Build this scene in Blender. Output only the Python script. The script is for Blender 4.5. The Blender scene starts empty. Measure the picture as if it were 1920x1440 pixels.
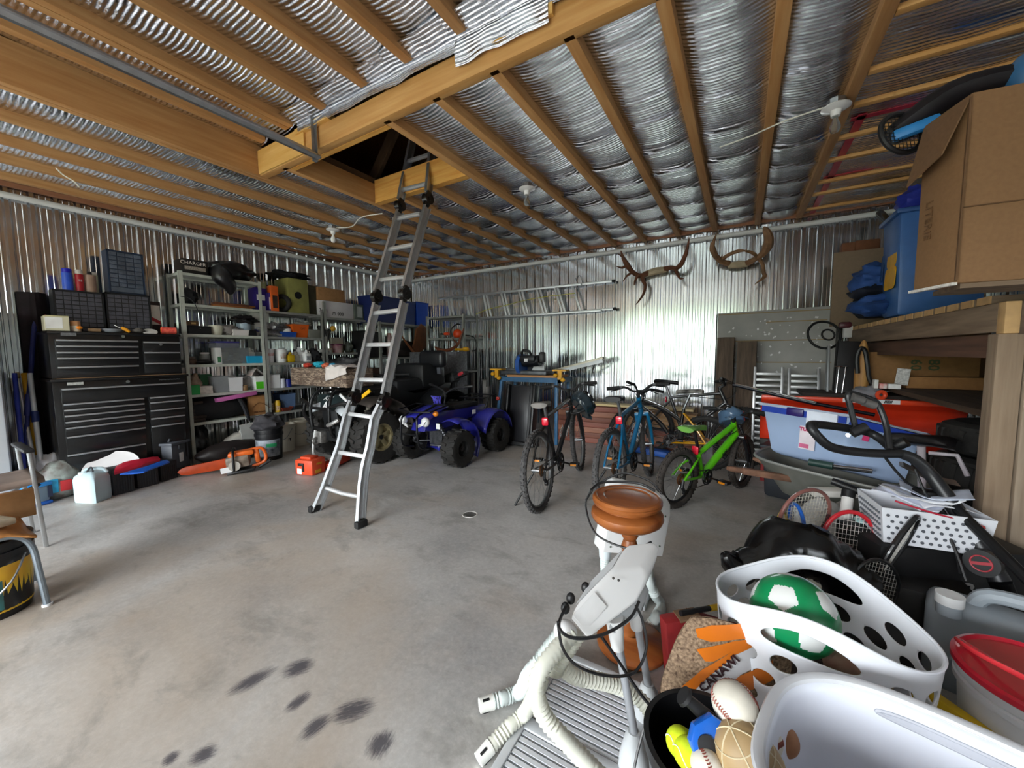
import bpy, bmesh, math, random
from mathutils import Vector as V, Matrix as Mx, noise as NZ
random.seed(7)
R=math.radians; PI=math.pi
COL=bpy.context.scene.collection
# ---------------------------------------------------------------- camera geometry (for reading positions off the photograph)
FPX=716.9; EYE=V((0,0,1.30)); PITCH=.0802546; ROLL=-.0087401; YAW=-.5401414
_r=V((math.cos(YAW),-math.sin(YAW),0)); _f=V((math.sin(YAW)*math.cos(PITCH),math.cos(YAW)*math.cos(PITCH),-math.sin(PITCH))); _u=_r.cross(_f)
CR=math.cos(ROLL)*_r+math.sin(ROLL)*_u; CU=-math.sin(ROLL)*_r+math.cos(ROLL)*_u; CF=_f
def ray(x,y): return CR*((x-960)/FPX)-CU*((y-720)/FPX)+CF
def D(x,y,d): return EYE+ray(x,y)*d
def X(x,y,v): r=ray(x,y); return EYE+r*(v/r.x)
def Y(x,y,v): r=ray(x,y); return EYE+r*(v/r.y)
def Z(x,y,v=0.0): r=ray(x,y); return EYE+r*((v-EYE.z)/r.z)
# ---------------------------------------------------------------- materials
def lin(c):
    if isinstance(c,str): c=[int(c[i:i+2],16)/255 for i in (0,2,4)]
    return tuple((v/12.92 if v<=.04045 else ((v+.055)/1.055)**2.4) for v in c)
_mc={}
def M(c,rough=.5,metal=0,var=.12,sc=9,bump=0,trans=0,alpha=1,coat=0,stretch=None,c2=None,emit=0):
    k=(c,rough,metal,var,sc,bump,trans,alpha,coat,stretch,c2,emit)
    if k in _mc: return _mc[k]
    m=bpy.data.materials.new('mat_'+c); m.use_nodes=True; nt=m.node_tree; N=nt.nodes; L=nt.links
    b=N['Principled BSDF']; b.inputs['Roughness'].default_value=rough; b.inputs['Metallic'].default_value=metal
    tc=N.new('ShaderNodeTexCoord'); mp=N.new('ShaderNodeMapping'); L.new(tc.outputs['Object'],mp.inputs[0])
    if stretch: mp.inputs['Scale'].default_value=stretch
    n=N.new('ShaderNodeTexNoise'); n.inputs['Scale'].default_value=sc; n.inputs['Detail'].default_value=6; L.new(mp.outputs[0],n.inputs[0])
    r=N.new('ShaderNodeValToRGB'); r.color_ramp.elements[0].position=.3; r.color_ramp.elements[1].position=.7
    a=lin(c); bb=lin(c2) if c2 else tuple(min(1,v*(1+var)) for v in a); aa=a if c2 else tuple(v*(1-var) for v in a)
    r.color_ramp.elements[0].color=(*aa,1); r.color_ramp.elements[1].color=(*bb,1)
    L.new(n.outputs[0],r.inputs[0]); L.new(r.outputs[0],b.inputs['Base Color'])
    if bump:
        bp=N.new('ShaderNodeBump'); bp.inputs['Strength'].default_value=bump; bp.inputs['Distance'].default_value=.01
        L.new(n.outputs[0],bp.inputs['Height']); L.new(bp.outputs[0],b.inputs['Normal'])
    if trans: b.inputs['Transmission Weight'].default_value=trans; b.inputs['IOR'].default_value=1.12
    if alpha<1: b.inputs['Alpha'].default_value=alpha
    if coat: b.inputs['Coat Weight'].default_value=coat
    if emit: b.inputs['Emission Color'].default_value=(*a,1); b.inputs['Emission Strength'].default_value=emit
    _mc[k]=m; return m
def wood(c,c2,axis='x',rough=.6,sc=3.0,bump=.15):
    s={'x':(1,14,14),'y':(14,1,14),'z':(14,14,1)}[axis]
    return M(c,rough,0,0,sc,bump,stretch=s,c2=c2)
# ---------------------------------------------------------------- mesh builder
class B:
    def __init__(s): s.b=bmesh.new(); s.m=0; s.T=Mx()
    def _v(s,p): return s.b.verts.new(s.T@V(p))
    def face(s,pts):
        f=s.b.faces.new([s._v(p) for p in pts]); f.material_index=s.m; return f
    def _fc(s,vs):
        try: f=s.b.faces.new(vs); f.material_index=s.m; return f
        except ValueError: return None
    def mesh(s,vs,fs):
        v=[s._v(p) for p in vs]; return [s._fc([v[i] for i in f]) for f in fs]
    def box(s,c,d,rot=None,bev=0,taper=1.0,seg=2):
        x,y,z=[k/2 for k in d]; t=taper; c=V(c)
        q=[V((-x*t,-y*t,-z)),V((x*t,-y*t,-z)),V((x*t,y*t,-z)),V((-x*t,y*t,-z)),V((-x,-y,z)),V((x,-y,z)),V((x,y,z)),V((-x,y,z))]
        if rot is not None:
            rm=rot if isinstance(rot,Mx) else Mx.Rotation(rot,4,'Z'); q=[rm@k for k in q]
        fs=s.mesh([c+k for k in q],[(3,2,1,0),(4,5,6,7),(0,1,5,4),(1,2,6,5),(2,3,7,6),(3,0,4,7)])
        if bev:
            es=list({e for f in fs for e in f.edges})
            g=bmesh.ops.bevel(s.b,geom=es,offset=bev,segments=seg,affect='EDGES',profile=.5)
            for f in g['faces']: f.material_index=s.m
        return s
    def bx(s,a,b,bev=0):
        a=V(a);b=V(b); return s.box((a+b)/2,[abs(k) for k in (b-a)],bev=bev)
    def bar(s,p,q,w,h,up=(0,0,1),bev=0):
        p=V(p);q=V(q);d=q-p;L=d.length;z=d.normalized();x=V(up).cross(z)
        if x.length<1e-4: x=V((1,0,0)).cross(z)
        x.normalize();y=z.cross(x);m=Mx((x,y,z)).transposed().to_4x4()
        return s.box((p+q)/2,(w,h,L),rot=m,bev=bev)
    def _frame(s,z):
        z=V(z).normalized();a=V((0,0,1)) if abs(z.z)<.95 else V((1,0,0));x=a.cross(z).normalized();return x,z.cross(x)
    def cyl(s,p,q,r,r2=None,n=14,cap=True):
        p=V(p);q=V(q);r2=r if r2 is None else r2;x,y=s._frame(q-p)
        A=[s._v(p+(x*math.cos(2*PI*i/n)+y*math.sin(2*PI*i/n))*r) for i in range(n)]
        Bv=[s._v(q+(x*math.cos(2*PI*i/n)+y*math.sin(2*PI*i/n))*r2) for i in range(n)]
        for i in range(n): s._fc([A[i],A[(i+1)%n],Bv[(i+1)%n],Bv[i]])
        if cap: s._fc(A[::-1]); s._fc(Bv)
        return s
    def tube(s,pts,r,n=10,closed=False,cap=True,sub=0,flat=1.0):
        P_=[V(p) for p in pts]
        rs=list(r) if isinstance(r,(list,tuple)) else [r]*len(P_)
        if sub:
            o=[];ro=[];N=len(P_);rng=N if closed else N-1
            for i in range(rng):
                p0=P_[(i-1)%N] if closed or i>0 else P_[0];p1=P_[i];p2=P_[(i+1)%N];p3=P_[(i+2)%N] if closed or i+2<N else P_[-1]
                for k in range(sub):
                    t=k/sub;o.append(.5*((2*p1)+(p2-p0)*t+(2*p0-5*p1+4*p2-p3)*t*t+(3*p1-p0-3*p2+p3)*t**3));ro.append(rs[i]*(1-t)+rs[(i+1)%N]*t)
            if not closed: o.append(P_[-1]);ro.append(rs[-1])
            P_=o;rs=ro
        N=len(P_);rings=[];prev=None
        for i in range(N):
            a=P_[(i-1)%N] if closed or i>0 else P_[i];b=P_[(i+1)%N] if closed or i<N-1 else P_[i]
            t=(b-a)
            t=t.normalized() if t.length>1e-9 else V((0,0,1))
            if prev is None: x,y=s._frame(t)
            else:
                x=prev-t*prev.dot(t)
                if x.length<1e-6: x,_=s._frame(t)
                x.normalize();y=t.cross(x)
            prev=x
            rings.append([s._v(P_[i]+(x*math.cos(2*PI*k/n)+y*math.sin(2*PI*k/n)*flat)*rs[i]) for k in range(n)])
        for i in range(N if closed else N-1):
            A=rings[i];C=rings[(i+1)%N]
            off=0
            if closed and i==N-1:
                off=min(range(n),key=lambda o:sum((A[k].co-C[(k+o)%n].co).length for k in range(0,n,2)))
            for k in range(n): s._fc([A[k],A[(k+1)%n],C[(k+1+off)%n],C[(k+off)%n]])
        if cap and not closed: s._fc(rings[0][::-1]);s._fc(rings[-1])
        return s
    def lathe(s,prof,c=(0,0,0),n=24,axis=(0,0,1),sx=1,sy=1,fn=None,a0=0,a1=2*PI):
        c=V(c);z=V(axis).normalized();x,y=s._frame(z)
        if abs(z.z)>.999: x,y=V((1,0,0)),V((0,1,0))*(1 if z.z>0 else -1)
        full=abs(a1-a0-2*PI)<1e-6;rows=[]
        for r,h in prof:
            if r<1e-6 and full: rows.append([s._v(c+z*h)])
            else: rows.append([s._v(c+z*h+(x*math.cos(a0+(a1-a0)*i/n)*sx+y*math.sin(a0+(a1-a0)*i/n)*sy)*(r*(fn(i/n,h) if fn else 1))) for i in range(n if full else n+1)])
        for a,b in zip(rows,rows[1:]):
            m=max(len(a),len(b))
            for i in range(m if full else m-1):
                j=(i+1)%m
                if len(a)==1 and len(b)==1: continue
                if len(a)==1: s._fc([a[0],b[j],b[i]])
                elif len(b)==1: s._fc([a[i],a[j],b[0]])
                else: s._fc([a[i],a[j],b[j],b[i]])
        return s
    def sph(s,c,r,n=16,m=10,rot=None,fn=None):
        c=V(c);r=(r,r,r) if not isinstance(r,(tuple,list)) else r
        rows=[]
        for j in range(m+1):
            th=PI*j/m;row=[]
            for i in range(1 if j in(0,m) else n):
                d=V((math.sin(th)*math.cos(2*PI*i/n),math.sin(th)*math.sin(2*PI*i/n),math.cos(th)))
                k=fn(d) if fn else 1
                p=V((d.x*r[0],d.y*r[1],d.z*r[2]))*k
                if rot is not None: p=rot@p
                row.append(s._v(c+p))
            rows.append(row)
        for a,b in zip(rows,rows[1:]):
            for i in range(n):
                j=(i+1)%n
                if len(a)==1: s._fc([a[0],b[i],b[j]])
                elif len(b)==1: s._fc([a[i],b[0],a[j]])
                else: s._fc([a[i],b[i],b[j],a[j]])
        return s
    def prism(s,poly,d,mat=None,bev=0):
        mat=mat or Mx();n=len(poly)
        a=[s._v(mat@V((x,y,0))) for x,y in poly];b=[s._v(mat@V((x,y,d))) for x,y in poly]
        fs=[s._fc(a[::-1]),s._fc(b)]+[s._fc([a[i],a[(i+1)%n],b[(i+1)%n],b[i]]) for i in range(n)]
        if bev:
            es=list({e for f in fs[:2] if f for e in f.edges})
            for f in bmesh.ops.bevel(s.b,geom=es,offset=bev,segments=2,affect='EDGES',profile=.5)['faces']: f.material_index=s.m
        return s
    def grid(s,fn,nu,nv,loop=False):
        g=[[s._v(fn(i/nu,j/nv)) for j in range(nv+1)] for i in range(nu if loop else nu+1)]
        for i in range(nu):
            for j in range(nv):
                A=g[i];C=g[(i+1)%len(g)]
                s._fc([A[j],C[j],C[j+1],A[j+1]])
        return s
    def tor(s,c,Rr,r,axis=(0,0,1),n=28,m=8,a0=0,a1=2*PI,fl=1.0):
        x,y=s._frame(axis);c=V(c);full=abs(a1-a0-2*PI)<1e-6
        k=n if full else n+1
        return s.tube([c+(x*math.cos(a0+(a1-a0)*i/n)+y*math.sin(a0+(a1-a0)*i/n))*Rr for i in range(k)],r,n=m,closed=full,flat=fl)
    def warp(s,fn):
        for v in s.b.verts: v.co=V(fn(v.co))
        return s
    def holes(s): return s
def chain(o):
    m=Mx()
    while o is not None: m=o.matrix_basis@m; o=o.parent
    return m
def _mk(name,b,mats,smooth=True,ang=35,solid=0,sub=0,dbl=True):
    me=bpy.data.meshes.new(name)
    if isinstance(b,B):
        if dbl: bmesh.ops.remove_doubles(b.b,verts=b.b.verts,dist=1e-5)
        bmesh.ops.recalc_face_normals(b.b,faces=b.b.faces)
        b.b.to_mesh(me); b.b.free()
    else: me=b
    for m in (mats if isinstance(mats,(list,tuple)) else [mats]): me.materials.append(m)
    if smooth:
        me.polygons.foreach_set('use_smooth',[True]*len(me.polygons)); me.set_sharp_from_angle(angle=R(ang))
    o=bpy.data.objects.new(name,me); COL.objects.link(o)
    if sub: md=o.modifiers.new('sub','SUBSURF'); md.levels=sub; md.render_levels=sub
    if solid: md=o.modifiers.new('sol','SOLIDIFY'); md.thickness=solid; md.offset=0
    return o
def tag(o,label,cat,group=None,kind=None):
    o['label']=label; o['category']=cat
    if group: o['group']=group
    if kind: o['kind']=kind
    return o
def T(name,label,cat,group=None,loc=None,rot=0):
    o=bpy.data.objects.new(name,None); o.empty_display_size=.1; COL.objects.link(o); tag(o,label,cat,group)
    if loc is not None:
        o.location=loc; o.rotation_euler=rot if isinstance(rot,(tuple,list)) else (0,0,rot)
    else: o['auto']=1
    return o
def part(name,b,mats,parent,world=False,label=None,**k):
    o=_mk(name,b,mats,**k); o.parent=parent
    if label: o['label']=label
    return o
def one(name,b,mats,label,cat,group=None,kind=None,**k):
    o=_mk(name,b,mats,**k); me=o.data
    xs=[v.co for v in me.vertices]
    c=V(((min(v.x for v in xs)+max(v.x for v in xs))/2,(min(v.y for v in xs)+max(v.y for v in xs))/2,min(v.z for v in xs)))
    me.transform(Mx.Translation(-c)); o.location=c
    return tag(o,label,cat,group,kind)
def struct(name,b,mats,label=None,cat=None,**k):
    o=_mk(name,b,mats,**k); o['kind']='structure'
    if label: o['label']=label
    if cat: o['category']=cat
    return o
def dup(t,loc=None,rot=None,label=None,group=None,swap=None):
    def cp(o,p):
        c=o.copy(); COL.objects.link(c); c.parent=p
        if swap and c.type=='MESH':
            if any(s.material in swap for s in c.material_slots):
                c.data=c.data.copy()
                for i,m in enumerate(c.data.materials):
                    if m in swap: c.data.materials[i]=swap[m]
        for ch in list(o.children): cp(ch,c)
        return c
    r=cp(t,None)
    if loc is not None: r.location=loc
    if rot is not None: r.rotation_euler=rot if isinstance(rot,(tuple,list)) else (0,0,rot)
    if label: r['label']=label
    if group: r['group']=group
    return r
def txt(s,size,mtx,depth=.001,align='CENTER',bold=0,sx=1,shear=0):
    c=bpy.data.curves.new('t','FONT'); c.body=s; c.size=size; c.align_x=align; c.align_y='CENTER'; c.extrude=depth; c.offset=bold; c.resolution_u=2; c.shear=shear
    o=bpy.data.objects.new('t',c); COL.objects.link(o); bpy.context.view_layer.update()
    me=bpy.data.meshes.new_from_object(o); bpy.data.objects.remove(o); bpy.data.curves.remove(c)
    me.materials.clear()
    me.transform(mtx@Mx.Diagonal((sx,1,1,1))); return me
def fr(o,x,y):
    "matrix with local x,y axes in world directions x,y at o"
    x=V(x).normalized(); y=V(y); z=x.cross(y).normalized(); y=z.cross(x)
    m=Mx((x,y,z)).transposed().to_4x4(); m.translation=V(o); return m
def nz(p,s=1.0,o=0.0): return NZ.noise(V(p)*s+V((o,o*1.7,o*.3)))
# ================================================================= ROOM
XL=-5.93; YB=5.86; XR=2.45; YF=-4.4; ZC=2.88; HD=1.89
def steel_mat(name,tint,rough):
    m=bpy.data.materials.new(name); m.use_nodes=True; nt=m.node_tree; N=nt.nodes; L=nt.links; b=N['Principled BSDF']
    b.inputs['Metallic'].default_value=1
    tc=N.new('ShaderNodeTexCoord'); n=N.new('ShaderNodeTexNoise'); n.inputs['Scale'].default_value=1.3; n.inputs['Detail'].default_value=5
    L.new(tc.outputs['Object'],n.inputs[0]); r=N.new('ShaderNodeValToRGB'); r.color_ramp.elements[0].color=(*[t*.85 for t in tint],1); r.color_ramp.elements[1].color=(*tint,1)
    L.new(n.outputs[0],r.inputs[0]); L.new(r.outputs[0],b.inputs['Base Color'])
    mr=N.new('ShaderNodeMapRange'); mr.inputs['To Min'].default_value=rough*.8; mr.inputs['To Max'].default_value=rough*1.25; L.new(n.outputs[0],mr.inputs[0]); L.new(mr.outputs[0],b.inputs['Roughness'])
    n2=N.new('ShaderNodeTexNoise'); n2.inputs['Scale'].default_value=6; mp=N.new('ShaderNodeMapping'); mp.inputs['Scale'].default_value=(1,1,.25); L.new(tc.outputs['Object'],mp.inputs[0]); L.new(mp.outputs[0],n2.inputs[0])
    bp=N.new('ShaderNodeBump'); bp.inputs['Strength'].default_value=.08; bp.inputs['Distance'].default_value=.02; L.new(n2.outputs[0],bp.inputs['Height']); L.new(bp.outputs[0],b.inputs['Normal'])
    return m
GALV=steel_mat('galvanised_sheet',(.78,.80,.83),.15)
def foil_mat():
    m=bpy.data.materials.new('foil'); m.use_nodes=True; nt=m.node_tree; N=nt.nodes; L=nt.links; b=N['Principled BSDF']
    b.inputs['Metallic'].default_value=1; b.inputs['Base Color'].default_value=(.74,.76,.81,1); b.inputs['Roughness'].default_value=.2
    tc=N.new('ShaderNodeTexCoord')
    w=N.new('ShaderNodeTexWave'); w.wave_type='BANDS'; w.bands_direction='Y'; w.inputs['Scale'].default_value=11; w.inputs['Distortion'].default_value=2.6; w.inputs['Detail'].default_value=2; w.inputs['Detail Scale'].default_value=.5
    L.new(tc.outputs['UV'],w.inputs[0])
    n=N.new('ShaderNodeTexNoise'); n.inputs['Scale'].default_value=5; n.inputs['Detail'].default_value=7; n.inputs['Roughness'].default_value=.6
    mp=N.new('ShaderNodeMapping'); mp.inputs['Scale'].default_value=(1,3,1); L.new(tc.outputs['UV'],mp.inputs[0]); L.new(mp.outputs[0],n.inputs[0])
    ad=N.new('ShaderNodeMath'); ad.operation='MULTIPLY_ADD'; ad.inputs[1].default_value=.22; L.new(w.outputs[1],ad.inputs[0]); ns=N.new('ShaderNodeMath'); ns.operation='MULTIPLY'; ns.inputs[1].default_value=.55; L.new(n.outputs[0],ns.inputs[0]); L.new(ns.outputs[0],ad.inputs[2])
    bp=N.new('ShaderNodeBump'); bp.inputs['Strength'].default_value=.8; bp.inputs['Distance'].default_value=.045; L.new(ad.outputs[0],bp.inputs['Height']); L.new(bp.outputs[0],b.inputs['Normal'])
    return m
FOIL=foil_mat()
def floor_mat():
    m=bpy.data.materials.new('concrete'); m.use_nodes=True; nt=m.node_tree; N=nt.nodes; L=nt.links; b=N['Principled BSDF']
    tc=N.new('ShaderNodeTexCoord')
    def noise(sc,det,rough=.6,scale=(1,1,1),dist=0):
        mp=N.new('ShaderNodeMapping'); mp.inputs['Scale'].default_value=scale; L.new(tc.outputs['Object'],mp.inputs[0])
        n=N.new('ShaderNodeTexNoise'); n.inputs['Scale'].default_value=sc; n.inputs['Detail'].default_value=det; n.inputs['Roughness'].default_value=rough; n.inputs['Distortion'].default_value=dist; L.new(mp.outputs[0],n.inputs[0]); return n
    def ramp(n,stops):
        r=N.new('ShaderNodeValToRGB'); e=r.color_ramp.elements
        while len(e)<len(stops): e.new(.5)
        for k,(p,c) in zip(e,stops): k.position=p; k.color=(*lin(c),1)
        L.new(n.outputs[0],r.inputs[0]); return r
    def mix(a,bb,fac,mode='MIX'):
        x=N.new('ShaderNodeMix'); x.data_type='RGBA'; x.blend_type=mode
        L.new(a.outputs[0] if hasattr(a,'outputs') and a.type!='MIX' else a.outputs[2],x.inputs[6]); 
        L.new(bb.outputs[0] if bb.type!='MIX' else bb.outputs[2],x.inputs[7])
        if isinstance(fac,float): x.inputs[0].default_value=fac
        else: L.new(fac.outputs[0],x.inputs[0])
        return x
    base=ramp(noise(1.1,10,.62),[(.3,'a09f9e'),(.48,'bab8b5'),(.68,'cfcdca')])
    fine=ramp(noise(38,8,.75),[(.33,'75736f'),(.5,'a4a4a4'),(.66,'d0cecb')])
    c=mix(base,fine,.55,'SOFT_LIGHT')
    stain=noise(.75,6,.55,dist=.6); br=ramp(stain,[(.0,'b29d84'),(1,'b29d84')]); sm=N.new('ShaderNodeMapRange'); sm.inputs['From Min'].default_value=.48; sm.inputs['From Max'].default_value=.66; sm.inputs['To Max'].default_value=.55; L.new(stain.outputs[0],sm.inputs[0])
    c=mix(c,br,sm)
    dk=noise(2.3,9,.7,(1,1.6,1),.3); dc=ramp(dk,[(0,'827f79'),(1,'827f79')]); dm=N.new('ShaderNodeMapRange'); dm.inputs['From Min'].default_value=.52; dm.inputs['From Max'].default_value=.66; dm.inputs['To Max'].default_value=.55; L.new(dk.outputs[0],dm.inputs[0])
    c=mix(c,dc,dm)
    # tyre scuffs: a few dark smeared streaks with fixed shapes
    def streak(p,q,wd,off):
        p=Z(*p); q=Z(*q); d=q-p; Ln=d.length; a=math.atan2(d.y,d.x)
        mp=N.new('ShaderNodeMapping'); mp.vector_type='TEXTURE'; cc=(p+q)/2; mp.inputs['Location'].default_value=(cc.x,cc.y,0); mp.inputs['Rotation'].default_value=(0,0,a); mp.inputs['Scale'].default_value=(Ln/2,wd,1)
        L.new(tc.outputs['Object'],mp.inputs[0])
        g=N.new('ShaderNodeTexGradient'); g.gradient_type='SPHERICAL'; L.new(mp.outputs[0],g.inputs[0])
        sc_=N.new('ShaderNodeMapping'); sc_.inputs['Scale'].default_value=(2.2,11,1); sc_.inputs['Location'].default_value=(off*3.1,off*1.7,0); L.new(mp.outputs[0],sc_.inputs[0]); n=N.new('ShaderNodeTexNoise'); n.inputs['Scale'].default_value=1.0; n.inputs['Detail'].default_value=7; n.inputs['Roughness'].default_value=.75; L.new(sc_.outputs[0],n.inputs[0])
        mu=N.new('ShaderNodeMath'); mu.operation='MULTIPLY'; L.new(g.outputs[1],mu.inputs[0]); L.new(n.outputs[0],mu.inputs[1])
        mr=N.new('ShaderNodeMapRange'); mr.inputs['From Min'].default_value=.17; mr.inputs['From Max'].default_value=.36; mr.inputs['To Max'].default_value=.85; L.new(mu.outputs[0],mr.inputs[0]); return mr
    black=ramp(stain,[(0,'3b3944'),(1,'3b3944')])
    for i,(p,q,wd) in enumerate([((390,1322),(545,1236),.07),((505,1268),(612,1236),.085),((515,1350),(600,1284),.05),((540,1402),(640,1325),.06),((590,1352),(732,1312),.085),((685,1445),(738,1350),.075),((335,1428),(428,1402),.06),((290,1434),(350,1410),.045)]):
        c=mix(c,black,streak(p,q,wd,i))
    L.new(c.outputs[2],b.inputs['Base Color'])
    rr=N.new('ShaderNodeMapRange'); rr.inputs['To Min'].default_value=.33; rr.inputs['To Max'].default_value=.62; L.new(dk.outputs[0],rr.inputs[0]); L.new(rr.outputs[0],b.inputs['Roughness'])
    bp=N.new('ShaderNodeBump'); bp.inputs['Strength'].default_value=.12; bp.inputs['Distance'].default_value=.004; L.new(fine.outputs[0],bp.inputs['Height']); L.new(bp.outputs[0],b.inputs['Normal'])
    return m
b=B(); b.bx((XL-.2,YF-.05,-.12),(XR+.2,YB+.2,0)); struct('floor',b,floor_mat(),smooth=False)
b=B(); b.bx((-16,-22,-.5),(12,YF-.06,-.02)); struct('ground',b,M('5c5e52',.9,var=.25,sc=3,bump=.3),smooth=False)
def corr(n0,n1,place,phase,z0=.0,z1=2.97):
    "corrugated sheet: profile along t from n0..n1, place(t,h,z)->point"
    prof=[]; t=phase+math.floor((n0-phase)/.1524)*.1524
    pat=[(-.030,0),(-.014,.019),(.014,.019),(.030,0),(.046,0),(.051,.0035),(.058,.0035),(.063,0),(.089,0),(.094,.0035),(.101,.0035),(.106,0)]
    while t<n1+.15:
        for a,h in pat:
            u=t+a
            if n0<=u<=n1: prof.append((u,h))
        t+=.1524
    b=B(); lo=[b._v(place(u,h,z0)) for u,h in prof]; hi=[b._v(place(u,h,z1)) for u,h in prof]
    for i in range(len(prof)-1): b._fc([lo[i],lo[i+1],hi[i+1],hi[i]])
    return b
OSB=M('b08a4e',.8,var=.3,sc=40); DARKW=M('5d4630',.85,var=.3,sc=6)
w=struct('wall_left',corr(YF,YB,lambda t,h,z:(XL+h,t,z),1.662),GALV,ang=20)
w=struct('wall_back',corr(XL,XR,lambda t,h,z:(t,YB-h,z),-5.35),GALV,ang=20)
w=struct('wall_right',corr(YF,YB,lambda t,h,z:(XR-h,t,z),.2),GALV,ang=20)
b=B(); b.bx((XL-.22,YF-.1,0),(XL-.03,YB+.2,4.4)); b.bx((XL-.2,YB+.03,0),(XR+.2,YB+.22,4.4)); b.bx((XR+.03,YF-.1,0),(XR+.22,YB+.2,4.4)); b.bx((XL-.2,YF-.2,4.4),(XR+.2,YB+.2,4.5)); 
struct('wall_outer',b,OSB,smooth=False)
# front wall (behind the camera) with its open garage doors
b=B()
OP=[(-5.7,-4.5,2.15),(-4.1,-.15,2.72)]; xs=XL-.2
for a,c,h in OP:
    b.bx((xs,YF-.12,0),(a,YF,4.4)); b.bx((a,YF-.12,h),(c,YF,4.4)); xs=c
b.bx((xs,YF-.12,0),(XR+.2,YF,4.4)); struct('wall_front',b,M('c9c7c2',.6,var=.05),smooth=False)
for i,(a,c,h) in enumerate(OP):
    l=bpy.data.lights.new('daylight_portal','AREA'); l.shape='RECTANGLE'; l.size=c-a; l.size_y=h; l.cycles.is_portal=True
    o=bpy.data.objects.new('daylight_portal',l); COL.objects.link(o); o.location=((a+c)/2,YF-.06,h/2); o.rotation_euler=(R(90),0,0)
# ceiling foil --------------------------------------------------------
JX=[.535,.115,-.358,-.80,-1.25,-1.683,-2.128]          # joists right of the hatch
JP=[-2.60,-3.04]                                        # short joists behind the hatch
JL=[-3.385,-3.755,-4.28,-4.75,-5.20,-5.68]              # joists left of the hatch
def foil_strip(b,x0,x1,y0,y1,z,seed,scal=True,amp=.045,base=.075):
    nx=max(4,int((x1-x0)/.045)); ny=max(6,int((y1-y0)/.03)); uvl=b.uv
    ph=nz((seed,0,0),1,3)*.5; g=[]
    for i in range(nx+1):
        u=i/nx; x=x0+(x1-x0)*u; row=[]
        for j in range(ny+1):
            y=y0+(y1-y0)*j/ny
            bul=amp*(1-abs(2*u-1)**2.5)*(1+.5*nz((x*.7,y*1.3,seed)))
            k=min(1,max(0,(y-2.6)/1.2)) if scal else .12
            t=((y+.05*math.sin(u*PI)+.06*nz((seed,y*.8,u))+ph*.1)/.42+ .3*nz((seed*2.1,y*.7,0)))%1
            sc=.038*k*(1-t)**1.6*(1 if t>.06 else t/.06)
            fold=.006*nz((x*6,y*2.2,seed),1.3)+.006*nz((x*3,y*16,seed),1)
            zz=max(z+.008,z+base-bul-sc-fold)
            row.append((b._v((x,y,zz)),(x*1.0+seed*.37,y)))
        g.append(row)
    for i in range(nx):
        for j in range(ny):
            q=[g[i][j],g[i+1][j],g[i+1][j+1],g[i][j+1]]; f=b._fc([k[0] for k in q])
            if f:
                for lp,k in zip(f.loops,q): lp[uvl].uv=k[1]
b=B(); b.uv=b.b.loops.layers.uv.new('UVMap')
allx=sorted(JX+JL)
for i,(a,c) in enumerate(zip([XL]+allx,allx+[XR])):
    if a==.535: continue
    y0=YF if c<=-3.7 else HD+.03
    if a==-3.385 and c==-2.128:
        for k,(p,q) in enumerate(((-3.385,-3.04),(-3.04,-2.6),(-2.6,-2.128))): foil_strip(b,p,q,2.9,YB,ZC,40+k)
        continue
    foil_strip(b,a,c,y0,YB,ZC,i)
foil_strip(b,.535,XR,YF,YB,ZC+.012,77,scal=False,amp=.02,base=.035)
RX=[-3.50,-3.11,-2.67,-2.22,-1.81,-1.40,-.96,-.5,-.05,.4]; ZR=3.08
for i,(a,c) in enumerate(zip([-3.70]+RX,RX+[.535])): foil_strip(b,a,c,YF,HD-.01,ZR,90+i,scal=False,amp=.05,base=.085)
# foil lapped over the header
def lap(x0,x1,zb,seed):
    def f(u,v):
        x=x0+(x1-x0)*u; e=.02*nz((x*4,seed,0),1.5)
        if v<.5: t=v/.5; return V((x,HD-.16*(1-t)-.03,ZR+.03-.02*t+.01*nz((x*7,v*3,seed))))
        t=(v-.5)/.5; return V((x,HD-.034-.012*math.sin(t*3)+.006*nz((x*9,v*4,seed)),ZR+.01-(ZR+.01-zb+e)*t))
    n=max(4,int((x1-x0)/.04)); g=[[(b._v(f(i/n,j/12)),(x0+(x1-x0)*i/n,j*.03)) for j in range(13)] for i in range(n+1)]
    for i in range(n):
        for j in range(12):
            q=[g[i][j],g[i+1][j],g[i+1][j+1],g[i][j+1]]; fc=b._fc([k[0] for k in q])
            for lp,k in zip(fc.loops,q): lp[b.uv].uv=k[1]
lap(-3.05,-1.47,3.035,1); lap(-1.47,-.88,2.945,2); lap(-.88,.53,3.03,3)
struct('ceiling',b,FOIL,ang=60,dbl=False)
SPR=wood('b47f48','c99a63','y',.65,2.2); SPRX=wood('bd8747','d0a162','x',.65,2.2)
def joist(x,y0,y1,w,h,z,name='ceiling_joist'):
    bb=B(); bb.bx((x-w/2,y0,z),(x+w/2,y1,z+h),bev=.004); struct(name,bb,SPR,ang=30)
for x in JX: joist(x,HD+.02,YB-.03,.062,.095,ZC) if x<.5 else joist(x,YF,YB-.03,.062,.095,ZC)
for x in JP: joist(x,2.9,YB-.03,.062,.09,ZC)
for x in JL[2:]: joist(x,YF,YB-.03,.055,.09,ZC)
joist(JL[0],HD+.02,YB-.03,.062,.2,ZC)
joist(-3.78,YF,YB-.03,.05,.26,ZC); joist(-3.725,YF,YB-.03,.05,.26,ZC)
for x in RX:
    if x==-3.11: joist(-3.145,YF,HD-.07,.055,.1,ZR); joist(-3.085,YF,HD-.07,.055,.1,ZR)
    else: joist(x,YF,HD-.07,.062,.09,ZR)
b=B(); b.bx((-3.70,HD-.012,ZC),(.53,HD+.055,ZC+.16),bev=.004); struct('ceiling_beam',b,SPRX,ang=30)
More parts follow.
